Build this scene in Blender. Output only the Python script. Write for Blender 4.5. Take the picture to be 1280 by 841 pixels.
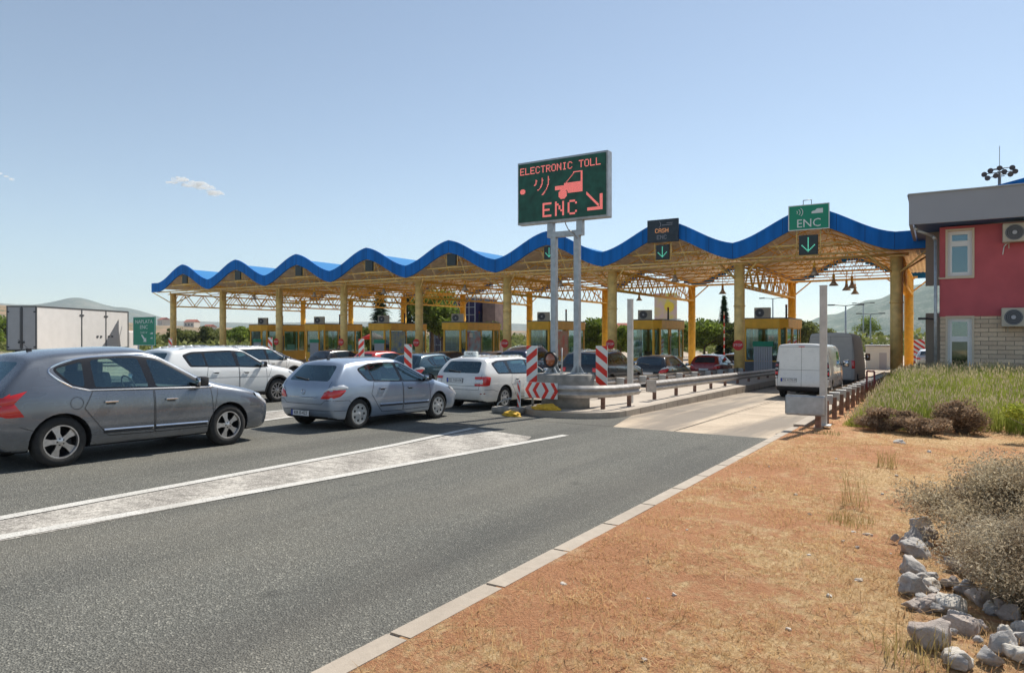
import bpy, bmesh, math, random
from mathutils import Vector, Matrix
from mathutils.bvhtree import BVHTree
R = math.radians
S = bpy.context.scene
for o in list(bpy.data.objects): bpy.data.objects.remove(o)
# ---------------------------------------------------------------- camera
cam_d = bpy.data.cameras.new('camera'); cam = bpy.data.objects.new('camera', cam_d)
S.collection.objects.link(cam); S.camera = cam
cam.location = (0, 0, 1.7); cam.rotation_euler = (R(89.9), 0, R(31.886))
cam_d.sensor_width = 36; cam_d.lens = 24.19; cam_d.clip_start = .05; cam_d.clip_end = 20000
# ---------------------------------------------------------------- daylight
SUN_EL, SUN_AZ = R(50), R(8)          # azimuth measured from +Y towards +X
w = bpy.data.worlds.new('World'); S.world = w; w.use_nodes = True
nt = w.node_tree; bg = nt.nodes['Background']
sky = nt.nodes.new('ShaderNodeTexSky'); sky.sky_type = 'NISHITA'; sky.sun_disc = False
sky.sun_elevation = SUN_EL; sky.sun_rotation = SUN_AZ
sky.air_density = 1.0; sky.dust_density = .12; sky.ozone_density = 1.6; sky.altitude = 100
tint = nt.nodes.new('ShaderNodeMix'); tint.data_type = 'RGBA'; tint.blend_type = 'MULTIPLY'; tint.inputs[0].default_value = 1
tint.inputs[7].default_value = (.93, .965, .965, 1)
hs = nt.nodes.new('ShaderNodeHueSaturation'); hs.inputs['Saturation'].default_value = .76; nt.links.new(sky.outputs[0], hs.inputs['Color']); nt.links.new(hs.outputs[0], tint.inputs[6])
nt.links.new(tint.outputs[2], bg.inputs[0]); bg.inputs[1].default_value = .082
sd = bpy.data.lights.new('sun', 'SUN'); sun = bpy.data.objects.new('sun', sd); S.collection.objects.link(sun)
sd.energy = 4.0; sd.angle = R(.53); sd.color = (1, .95, .86)
_d = Vector((math.cos(SUN_EL)*math.sin(SUN_AZ), math.cos(SUN_EL)*math.cos(SUN_AZ), math.sin(SUN_EL)))
sun.rotation_euler = _d.to_track_quat('Z', 'Y').to_euler(); sun.location = _d*60
S.view_settings.view_transform = 'Standard'; S.view_settings.look = 'None'
S.view_settings.exposure = .73; S.view_settings.gamma = 1; S.view_settings.use_curve_mapping = False
S.render.engine = 'CYCLES'
S.cycles.max_bounces = 8; S.cycles.transparent_max_bounces = 16; S.cycles.volume_bounces = 1
S.cycles.caustics_reflective = False; S.cycles.caustics_refractive = False
S.render.resolution_x = 1024; S.render.resolution_y = 672
# ---------------------------------------------------------------- helpers
rnd = random.Random(7)
def gz(x, y): return -.021*max(-30, min(42, y))
def T(x=0, y=0, z=0): return Matrix.Translation((x, y, z))
def RZ(a): return Matrix.Rotation(a, 4, 'Z')
def link(o): S.collection.objects.link(o); return o
def obj(name, bm, m, parent=None, smooth=False, mw=None):
    me = bpy.data.meshes.new(name)
    if smooth is not False:
        for f in bm.faces: f.smooth = True
        if smooth is not True:
            for e in bm.edges:
                if len(e.link_faces) == 2 and e.calc_face_angle(0) > R(smooth): e.smooth = False
    bm.to_mesh(me); bm.free()
    for mm in (m if isinstance(m, (list, tuple)) else [m]): me.materials.append(mm)
    o = link(bpy.data.objects.new(name, me))
    if parent: o.parent = parent
    if mw is not None: o.matrix_local = mw
    return o
def tag(o, label=None, cat=None, group=None, kind=None):
    if label: o['label'] = label
    if cat: o['category'] = cat
    if group: o['group'] = group
    if kind: o['kind'] = kind
    return o
def thing(name, label, cat, loc=(0, 0, 0), rz=0, group=None):
    o = link(bpy.data.objects.new(name, None)); o.empty_display_size = .2
    o.location = loc; o.rotation_euler = (0, 0, rz)
    return tag(o, label, cat, group)
def dup(root, loc, rz=0, label=None, par=None, group=None):
    r = root.copy(); link(r)
    if par is not None: r.parent = par
    else:
        r.location = loc; r.rotation_euler = (0, 0, rz)
        if label: r['label'] = label
        if group: r['group'] = group
    for ch in list(root.children): dup(ch, None, par=r)
    return r
def B(): return bmesh.new()
def box(bm, cx, cy, cz, sx, sy, sz, M=None, mi=0, bev=0):
    vs = [Vector((cx+a*sx/2, cy+b*sy/2, cz+c*sz/2)) for a in (-1, 1) for b in (-1, 1) for c in (-1, 1)]
    if M is not None: vs = [M @ v for v in vs]
    v = [bm.verts.new(p) for p in vs]
    F = [(0, 1, 3, 2), (4, 6, 7, 5), (0, 4, 5, 1), (2, 3, 7, 6), (0, 2, 6, 4), (1, 5, 7, 3)]
    fs = [bm.faces.new([v[i] for i in f]) for f in F]
    for f in fs: f.material_index = mi
    if bev:
        es = list({e for f in fs for e in f.edges})
        r = bmesh.ops.bevel(bm, geom=es, offset=bev, segments=2, affect='EDGES', profile=.6)
        for f in r['faces']: f.material_index = mi
    return v
def tube(bm, a, b, r, n=8, r2=None, mi=0, cap=True, M=None):
    a = Vector(a); b = Vector(b); d = b-a
    if d.length < 1e-6: return
    r2 = r if r2 is None else r2
    q = d.to_track_quat('Z', 'Y')
    A = []; C = []
    for i in range(n):
        t = 2*math.pi*(i+.5)/n; p = Vector((math.cos(t), math.sin(t), 0))
        pa = a+q@(p*r); pb = b+q@(p*r2)
        if M is not None: pa = M@pa; pb = M@pb
        A.append(bm.verts.new(pa)); C.append(bm.verts.new(pb))
    for i in range(n):
        f = bm.faces.new((A[i], A[(i+1) % n], C[(i+1) % n], C[i])); f.material_index = mi; f.smooth = n > 5
    if cap:
        bm.faces.new(A[::-1]).material_index = mi; bm.faces.new(C).material_index = mi
def path_tube(bm, pts, r, n=6, mi=0):
    for a, b in zip(pts, pts[1:]): tube(bm, a, b, r, n, mi=mi)
def lathe(bm, prof, n=32, M=None, mi=0, axis='Z', close=False):
    rings = []
    for (rr, z) in prof:
        ring = []
        for i in range(n):
            t = 2*math.pi*i/n; c, s_ = math.cos(t)*rr, math.sin(t)*rr
            p = Vector((c, s_, z)) if axis == 'Z' else Vector((z, c, s_))
            if M is not None: p = M@p
            ring.append(bm.verts.new(p))
        rings.append(ring)
    pr = list(zip(rings, rings[1:]))
    for a, b in pr:
        for i in range(n):
            f = bm.faces.new((a[i], a[(i+1) % n], b[(i+1) % n], b[i])); f.material_index = mi; f.smooth = True
    if close:
        bm.faces.new(rings[0][::-1]).material_index = mi; bm.faces.new(rings[-1]).material_index = mi
def quad(bm, pts, mi=0):
    f = bm.faces.new([bm.verts.new(p) for p in pts]); f.material_index = mi; return f
def prism(bm, pts, d, mi=0, M=None):
    """pts: list of 3D points (planar), extruded by vector d"""
    d = Vector(d); P = [Vector(p) for p in pts]; Q = [p+d for p in P]
    if M is not None: P = [M@p for p in P]; Q = [M@p for p in Q]
    a = [bm.verts.new(p) for p in P]; b = [bm.verts.new(p) for p in Q]; n = len(a)
    bm.faces.new(a[::-1]).material_index = mi; bm.faces.new(b).material_index = mi
    for i in range(n): bm.faces.new((a[i], a[(i+1) % n], b[(i+1) % n], b[i])).material_index = mi
def fixn(bm): bmesh.ops.recalc_face_normals(bm, faces=bm.faces)
# ---------------------------------------------------------------- materials
def mat(name, col, rough=.6, metal=0, var=0, scale=5, bump=0, bscale=30, coat=0, spec=.5, emit=0, alpha=1, col2=None, detail=6, stretch=(1, 1, 1), trans=0):
    m = bpy.data.materials.new(name); m.use_nodes = True
    n = m.node_tree.nodes; l = m.node_tree.links; p = n['Principled BSDF']
    p.inputs['Base Color'].default_value = (*col, 1); p.inputs['Roughness'].default_value = rough
    p.inputs['Metallic'].default_value = metal; p.inputs['Specular IOR Level'].default_value = spec
    p.inputs['Coat Weight'].default_value = coat; p.inputs['Coat Roughness'].default_value = .05
    p.inputs['Alpha'].default_value = alpha; p.inputs['Transmission Weight'].default_value = trans
    if emit: p.inputs['Emission Color'].default_value = (*col, 1); p.inputs['Emission Strength'].default_value = emit
    if var or bump:
        tc = n.new('ShaderNodeTexCoord'); mp = n.new('ShaderNodeMapping'); mp.inputs['Scale'].default_value = stretch
        l.new(tc.outputs['Object'], mp.inputs[0])
    if var:
        nz = n.new('ShaderNodeTexNoise'); nz.inputs['Scale'].default_value = scale; nz.inputs['Detail'].default_value = detail
        l.new(mp.outputs[0], nz.inputs['Vector'])
        mr = n.new('ShaderNodeMapRange'); mr.inputs[1].default_value = .3; mr.inputs[2].default_value = .7
        l.new(nz.outputs[0], mr.inputs[0])
        mx = n.new('ShaderNodeMix'); mx.data_type = 'RGBA'
        c2 = col2 or tuple(c*(1-var) for c in col); c1 = col if col2 else tuple(min(1, c*(1+var*.5)) for c in col)
        mx.inputs[6].default_value = (*c2, 1); mx.inputs[7].default_value = (*c1, 1)
        l.new(mr.outputs[0], mx.inputs[0]); l.new(mx.outputs[2], p.inputs['Base Color'])
    if bump:
        nb = n.new('ShaderNodeTexNoise'); nb.inputs['Scale'].default_value = bscale; nb.inputs['Detail'].default_value = 4
        l.new(mp.outputs[0], nb.inputs['Vector'])
        bn = n.new('ShaderNodeBump'); bn.inputs['Strength'].default_value = bump; bn.inputs['Distance'].default_value = .02
        l.new(nb.outputs[0], bn.inputs['Height']); l.new(bn.outputs[0], p.inputs['Normal'])
    return m
def paint(name, col, metal=.5, rough=.35, dirt=.25):
    dirt *= .5
    m = mat(name, col, rough, metal, var=dirt, scale=2.5, coat=1, bump=0)
    n = m.node_tree.nodes; l = m.node_tree.links; p = n['Principled BSDF']
    nz = n.new('ShaderNodeTexNoise'); nz.inputs['Scale'].default_value = 9
    mr = n.new('ShaderNodeMapRange'); mr.inputs[3].default_value = rough-.1; mr.inputs[4].default_value = rough+.08
    l.new(nz.outputs[0], mr.inputs[0]); l.new(mr.outputs[0], p.inputs['Roughness'])
    return m
def glassmat(name, tint, k):
    m = bpy.data.materials.new(name); m.use_nodes = True
    n = m.node_tree.nodes; l = m.node_tree.links; n.remove(n['Principled BSDF'])
    out = n['Material Output']; tr = n.new('ShaderNodeBsdfTransparent'); tr.inputs[0].default_value = (*tint, 1)
    gl = n.new('ShaderNodeBsdfGlossy'); gl.inputs['Roughness'].default_value = .03; gl.inputs[0].default_value = (.62, .86, .95, 1)
    fr = n.new('ShaderNodeFresnel'); fr.inputs[0].default_value = 1.5
    ad = n.new('ShaderNodeMath'); ad.operation = 'MULTIPLY_ADD'; ad.inputs[1].default_value = 1.6; ad.inputs[2].default_value = k
    mx = n.new('ShaderNodeMixShader'); l.new(fr.outputs[0], ad.inputs[0]); l.new(ad.outputs[0], mx.inputs[0])
    l.new(tr.outputs[0], mx.inputs[1]); l.new(gl.outputs[0], mx.inputs[2]); l.new(mx.outputs[0], out.inputs[0])
    return m
M = dict(
 rubber=mat('rubber', (.025, .024, .023), .85, var=.4, scale=14, bump=.2, bscale=60),
 black=mat('black_plastic', (.018, .018, .02), .55),
 void=mat('dark_underside', (.008, .008, .009), .9),
 trim=mat('gloss_black_trim', (.012, .012, .014), .2),
 chrome=mat('chrome', (.75, .75, .76), .15, 1),
 alloy=mat('alloy', (.55, .53, .52), .35, .85, var=.2, scale=20),
 hub=mat('silver_hubcap', (.5, .5, .49), .45, .35, var=.25, scale=12),
 glass=glassmat('car_glass', (.62, .80, .77), .07),
 dglass=glassmat('privacy_glass', (.12, .17, .19), .07),
 oglass=mat('dark_far_glass', (.015, .03, .045), .06, coat=.5),
 red=mat('red_lamp', (.62, .012, .012), .18, coat=1),
 dred=mat('dark_red_lamp', (.25, .01, .01), .2, coat=1),
 clear=mat('clear_lamp', (.7, .7, .7), .12, .35, coat=1),
 amber=mat('amber_lamp', (.8, .2, .01), .2, coat=1),
 seat=mat('seat_cloth', (.10, .10, .105), .9, var=.2, scale=30),
 plate=mat('number_plate_white', (.75, .75, .74), .5),
 eublue=mat('plate_blue', (.01, .05, .4), .5),
 ink=mat('black_ink', (.01, .01, .01), .5),
 white=mat('white_plastic', (.75, .75, .74), .4),
 skin=mat('skin', (.45, .26, .18), .6),
)
def text_bm(bm, s, size, Mx, mi=0, extrude=.002, align='CENTER'):
    cu = bpy.data.curves.new('lettering', 'FONT'); cu.body = s; cu.size = size; cu.align_x = align; cu.align_y = 'CENTER'; cu.extrude = extrude; cu.resolution_u = 2
    o = bpy.data.objects.new('lettering', cu); link(o)
    me = bpy.data.meshes.new_from_object(o.evaluated_get(bpy.context.evaluated_depsgraph_get()))
    me.transform(Mx); n0 = len(bm.faces); bm.from_mesh(me)
    bm.faces.ensure_lookup_table()
    for f in bm.faces[n0:]: f.material_index = mi
    bpy.data.objects.remove(o); bpy.data.meshes.remove(me); bpy.data.curves.remove(cu)
# text standing upright facing -Y: x right, z up
def UP(x, y, z, rz=0): return T(x, y, z)@RZ(rz)@Matrix.Rotation(R(90), 4, 'X')
# ---------------------------------------------------------------- vehicles
def pip(p, poly):
    x, y = p; c = False; n = len(poly)
    for i in range(n):
        x1, y1 = poly[i]; x2, y2 = poly[(i+1) % n]
        if (y1 > y) != (y2 > y) and x < (x2-x1)*(y-y1)/(y2-y1)+x1: c = not c
    return c
def cut_poly(bm, poly, ax, cand):
    """poly in (y,z) if ax=='x', in (x,z) if ax=='y'. cuts faces accepted by cand, returns faces inside."""
    k = 1 if ax == 'x' else 0
    lo = [min(p[i] for p in poly) for i in (0, 1)]; hi = [max(p[i] for p in poly) for i in (0, 1)]
    def bb(f):
        a = [v.co[k] for v in f.verts]; b = [v.co[2] for v in f.verts]
        return not (max(a) < lo[0] or min(a) > hi[0] or max(b) < lo[1] or min(b) > hi[1])
    cur = [f for f in bm.faces if bb(f) and cand(f)]
    n = len(poly)
    for i in range(n):
        (a1, b1), (a2, b2) = poly[i], poly[(i+1) % n]
        if ax == 'x': co = Vector((0, a1, b1)); no = Vector((0, b2-b1, -(a2-a1)))
        else: co = Vector((a1, 0, b1)); no = Vector((b2-b1, 0, -(a2-a1)))
        if no.length < 1e-6: continue
        no.normalize(); hitf = []; rest = []
        for f in cur:
            d = [(v.co-co).dot(no) for v in f.verts]
            (hitf if min(d) < -1e-4 and max(d) > 1e-4 else rest).append(f)
        if not hitf: continue
        g = set(hitf)
        for f in hitf: g.update(f.edges); g.update(f.verts)
        r = bmesh.ops.bisect_plane(bm, geom=list(g), dist=1e-4, plane_co=co, plane_no=no)
        new = {f for f in r['geom'] if isinstance(f, bmesh.types.BMFace)}
        cur = [f for f in rest if f.is_valid and f not in new]+[f for f in new if bb(f)]
    res = []
    for f in cur:
        if not f.is_valid: continue
        c = f.calc_center_median()
        if pip((c[k], c[2]), poly): res.append(f)
    return res
def split(bm, faces):
    """move faces into a new bmesh"""
    nb = bmesh.new(); vm = {}
    for f in faces:
        vs = []
        for v in f.verts:
            if v not in vm:
                vm[v] = nb.verts.new(v.co)
            vs.append(vm[v])
        g = nb.faces.new(vs); g.material_index = f.material_index; g.smooth = True
    bmesh.ops.delete(bm, geom=faces, context='FACES')
    return nb
def rounded(poly, r=.05, n=4):
    out = []; N = len(poly)
    for i in range(N):
        p0, p, p1 = Vector(poly[i-1]), Vector(poly[i]), Vector(poly[(i+1) % N])
        a = (p0-p); b = (p1-p); ra = min(r, a.length*.45); rb = min(r, b.length*.45)
        A = p+a.normalized()*ra; C = p+b.normalized()*rb
        for k in range(n+1):
            t = k/n; q = A*(1-t)**2+p*2*t*(1-t)+C*t*t; out.append((q.x, q.y))
    return out
def spline(pts, n=8):
    P = [Vector(p) for p in pts]; out = []
    for i in range(len(P)-1):
        p0 = P[max(0, i-1)]; p1 = P[i]; p2 = P[i+1]; p3 = P[min(len(P)-1, i+2)]
        for k in range(n):
            t = k/n; out.append(tuple(.5*((2*p1)+(p2-p0)*t+(2*p0-5*p1+4*p2-p3)*t*t+(3*p1-p0-3*p2+p3)*t**3)))
    out.append(tuple(P[-1])); return out
class Surf:
    def __init__(s, bm): s.t = BVHTree.FromBMesh(bm)
    def hit(s, ax, sgn, a, b):
        if ax == 'x': o, d = Vector((3*sgn, a, b)), Vector((-sgn, 0, 0))
        elif ax == 'y': o, d = Vector((a, 6*sgn, b)), Vector((0, -sgn, 0))
        elif ax == 'd': o, d = Vector((sgn*(s.W/2+a/2+1.5), a/2-1.5, b)), Vector((-sgn, 1, 0)).normalized()
        else: o, d = Vector((a, b, 4)), Vector((0, 0, -1))
        h, nn, _, _ = s.t.ray_cast(o, d)
        if h is None: return None, None
        if nn.dot(d) > 0: nn = -nn
        return h, nn
    def patch(s, bm, A, Bv, ax, sgn, rows=5, off=.004, mi=0, th=0):
        """quad patch between 2D polylines A and Bv laid on the surface"""
        g = []
        for a, b in zip(A, Bv):
            col = []
            for r in range(rows+1):
                t = r/rows; p = (a[0]+(b[0]-a[0])*t, a[1]+(b[1]-a[1])*t)
                h, nn = s.hit(ax, sgn, *p)
                if h is None: col.append(None)
                else:
                    e = min(t, 1-t)*2; e = 1-(1-e)**3
                    col.append(bm.verts.new(h+nn*(off+th*e)))
            g.append(col)
        for i in range(len(g)-1):
            for r in range(rows):
                q = [g[i][r], g[i+1][r], g[i+1][r+1], g[i][r+1]]
                if None in q: continue
                if max((q[k].co-q[k-1].co).length for k in range(4)) > .22: continue
                f = bm.faces.new(q); f.material_index = mi; f.smooth = True
                f.normal_update()
                h = sum((v.co for v in q), Vector())/4
                want = Vector((sgn, 0, 0)) if ax == 'x' else Vector((0, sgn, 0)) if ax == 'y' else Vector((sgn, -1, 0)) if ax == 'd' else Vector((0, 0, 1))
                if f.normal.dot(want) < 0: f.normal_flip()
    def ribbon(s, bm, pts, ax, sgn, wd=.006, off=.0015, mi=0, step=.04, th=0):
        L = []
        for a, b in zip(pts, pts[1:]):
            d = math.dist(a, b); n = max(1, int(d/step))
            for k in range(n): L.append((a[0]+(b[0]-a[0])*k/n, a[1]+(b[1]-a[1])*k/n))
        L.append(tuple(pts[-1])); A = []; C = []
        for i, p in enumerate(L):
            q0 = L[max(0, i-1)]; q1 = L[min(len(L)-1, i+1)]
            dx, dy = q1[0]-q0[0], q1[1]-q0[1]; l = math.hypot(dx, dy) or 1
            A.append((p[0]-dy/l*wd/2, p[1]+dx/l*wd/2)); C.append((p[0]+dy/l*wd/2, p[1]-dx/l*wd/2))
        s.patch(bm, A, C, ax, sgn, rows=2 if th else 1, off=off, mi=mi, th=th)

def car_shell(q):
    """q: dict with cols: list of (ys rows0..6, zs rows0..6, widths rows0..6)"""
    cols = q['cols']; NJ = len(cols); XF = q.get('xf', [0, .5, .84, 1]); NX = len(XF)-1; NR = 7
    bm = bmesh.new(); V = {}
    crt, crr, crf = q.get('crown', .05), q.get('bulge_r', .06), q.get('bulge_f', .14)
    def vert(sx, ix, j, r):
        if ix == 0: sx = 1
        key = (sx*ix, j, r)
        if key in V: return V[key]
        ys, zs, ws = cols[j]; f = XF[ix]; x = ws[r]*f; y = ys[r]; z = zs[r]; e = 1-f*f
        if r == NR-1: z += (crt if z > q['belt']+.15 else q.get('crown_b', .04))*e
        if j == 0: y -= crr*e
        if j == NJ-1: y += crf*e
        V[key] = bm.verts.new((sx*x, y, z)); return V[key]
    def F(*k):
        try: bm.faces.new([vert(*a) for a in k])
        except ValueError: pass
    for sx in (1, -1):
        for j in range(NJ-1):
            for r in range(NR-1): F((sx, NX, j, r), (sx, NX, j+1, r), (sx, NX, j+1, r+1), (sx, NX, j, r+1))
            for i in range(NX):
                F((sx, i, j, NR-1), (sx, i+1, j, NR-1), (sx, i+1, j+1, NR-1), (sx, i, j+1, NR-1))
                F((sx, i, j, 0), (sx, i, j+1, 0), (sx, i+1, j+1, 0), (sx, i+1, j, 0))
        for r in range(NR-1):
            for i in range(NX):
                F((sx, i, 0, r), (sx, i+1, 0, r), (sx, i+1, 0, r+1), (sx, i, 0, r+1))
                F((sx, i, NJ-1, r), (sx, i, NJ-1, r+1), (sx, i+1, NJ-1, r+1), (sx, i+1, NJ-1, r))
    fixn(bm)
    me = bpy.data.meshes.new('t'); bm.to_mesh(me); bm.free(); o = link(bpy.data.objects.new('t', me))
    md = o.modifiers.new('s', 'SUBSURF'); md.levels = q.get('lev', 3); md.render_levels = md.levels
    m2 = bpy.data.meshes.new_from_object(o.evaluated_get(bpy.context.evaluated_depsgraph_get()))
    bm = bmesh.new(); bm.from_mesh(m2)
    bpy.data.objects.remove(o); bpy.data.meshes.remove(me); bpy.data.meshes.remove(m2)
    for f in bm.faces: f.smooth = True
    return bm

def hatch_cols(p):
    """build the column table from car dimensions; y measured from the rear bumper"""
    L, W, H = p['L'], p['W']/2, p['H']; z0 = p.get('z0', .21); rw, fw = p['rw'], p['fw']
    br, bf, cz, nz = p['br'], p['bf'], p['cz'], p['nz']
    yc, yrf, yrr, ytg = p['yc'], p['yrf'], p['yrr'], p['ytg']
    zrr = p.get('zrr', H-.10); zrf = p.get('zrf', H-.10); rf = p.get('roofw', .70)
    low = [(.14, .02, 0, .03, ytg), (.26, .2, .18, .22, ytg+.12), (rw-.05,)*5, (rw+.55,)*5, ((rw+fw)/2,)*5, (fw-.75,)*5, (yc-.02, yc-.02, yc-.02, yc, yc), (fw+.02,)*5, (L-.30,)*5, (L-.10, L-.05, L-.05, L-.08, L-.15)]
    roofy = [yrr, yrr+.10, max(rw+.02, yrr+.3), max(rw+.55, yrr+.55), (rw+fw)/2-.05, yrf, yc+.02, fw+.10, L-.36, L-.22]
    roofz = [zrr, zrr+.018, 0, 0, H-.04, zrf, cz, cz-(cz-nz)*.30, cz-(cz-nz)*.72, nz-.0]
    for j in (2, 3): roofz[j] = zrr+.02+(H-.04-zrr-.02)*min(1, (roofy[j]-yrr)/((rw+fw)/2-yrr))**.6
    wj = p.get('wj', [.86, .95, 1, 1, 1, 1, .995, .985, .95, .80])
    wr = [.93, .985, 1.0, .985, .955, None, None]
    cols = []
    for j in range(10):
        l = low[j]; ys = list(l); bonnet = j >= 6
        bz = br+(bf-br)*min(1, max(0, (l[4]-ytg)/(yc-ytg))) if not bonnet else roofz[j]-.09
        zs = [z0, z0+.17, z0+.40, bz-.13 if not bonnet else min(bz-.09, bf-.13), bz]
        if j in (0, 9): zs[0] = z0+.02
        ry, rz_ = roofy[j], roofz[j]
        if not bonnet:
            t = p.get('t5', .86); ys += [ys[4]+(ry-ys[4])*t, ry]; zs += [bz+(rz_-bz)*t, rz_]
            w5 = .955+(rf-.955)*.72
            wsr = [w5, rf]
            if j == 0: wsr = [w5*p.get('rrw', 1.02), rf*p.get('rrw', 1.02)]
        else:
            ys += [ys[4]*.5+ry*.5, ry]; zs += [rz_-.035, rz_]; wsr = [.90, .80] if j > 6 else [.90, .82]
        ws = [W*wj[j]*a for a in wr[:5]]+[W*(wj[j] if (bonnet or j == 0) else 1)*a for a in wsr]
        if j == 0: ws[5] = W*wsr[0]; ws[6] = W*wsr[1]*.97; ws[4] = W*.95*max(wj[0], .93)
        cols.append((ys, zs, ws))
    return cols

def wheel(R_, wd, spokes=5, kind='alloy', rim=None, cap=None):
    """wheel facing +X, centre at origin -> (tyre bm, rim bm)"""
    rr = rim or R_*.66
    t = B(); h = wd/2
    lathe(t, [(rr-.01, -h*.8), (rr+.01, -h), (R_-.045, -h), (R_-.012, -h+.02), (R_, -h+.045), (R_, h-.045), (R_-.012, h-.02), (R_-.045, h), (rr+.012, h), (rr, h-.012)], 48, axis='X')
    r = B()
    lathe(r, [(rr+.004, h-.004), (rr-.012, h-.004), (rr-.02, h-.03), (rr-.03, -h*.5), (.02, -h*.5)], 48, axis='X', mi=0)
    for f in r.faces:
        c = f.calc_center_median()
        if c.x < h-.05: f.material_index = 1
    x = h-.035
    if kind == 'alloy':
        for k in range(spokes):
            a = 2*math.pi*k/spokes+.3; Mx = Matrix.Rotation(a, 4, 'X')
            w0, w1 = rr*.16, rr*.27
            if spokes > 6: w0, w1 = rr*.07, rr*.09
            pts = [(x+.012, -w0, rr*.16), (x+.012, w0, rr*.16), (x-.004, w0*.85, rr*.5), (x-.0, w1, rr*.97), (x-.0, -w1, rr*.97), (x-.004, -w0*.85, rr*.5)]
            prism(r, pts, (-.03, 0, 0), M=Mx)
        lathe(r, [(.0, x+.022), (rr*.12, x+.02), (rr*.24, x+.012), (rr*.25, x-.03)], 24, axis='X')
        for k in range(5):
            a = 2*math.pi*(k+.5)/5
            tube(r, (x+.005, math.cos(a)*rr*.19, math.sin(a)*rr*.19), (x+.0175, math.cos(a)*rr*.19, math.sin(a)*rr*.19), .011, 6, mi=1)
    else:
        n = 56; ring = []
        prof = [(rr-.012, x+.012), (rr*.86, x+.026), (rr*.62, x+.022), (rr*.3, x+.03), (rr*.12, x+.036), (.001, x+.038)]
        lathe(r, prof, n, axis='X')
        for k in range(7):
            a = 2*math.pi*k/7
            c, s_ = math.cos(a)*rr*.68, math.sin(a)*rr*.68
            tube(r, (x+.0, c, s_), (x+.0268, c, s_), .026, 10, mi=1)
            a += math.pi/7; c0, s0 = math.cos(a), math.sin(a)
            prism(r, [(x+.020, c0*rr*.3-s0*.012, s0*rr*.3+c0*.012), (x+.020, c0*rr*.3+s0*.012, s0*rr*.3-c0*.012), (x+.016, c0*rr*.88+s0*.03, s0*rr*.88-c0*.03), (x+.016, c0*rr*.88-s0*.03, s0*rr*.88+c0*.03)], (.012, 0, 0))
        lathe(r, [(.0, x+.048), (rr*.13, x+.046), (rr*.16, x+.03)], 20, axis='X')
    fixn(r)
    return t, r

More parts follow.
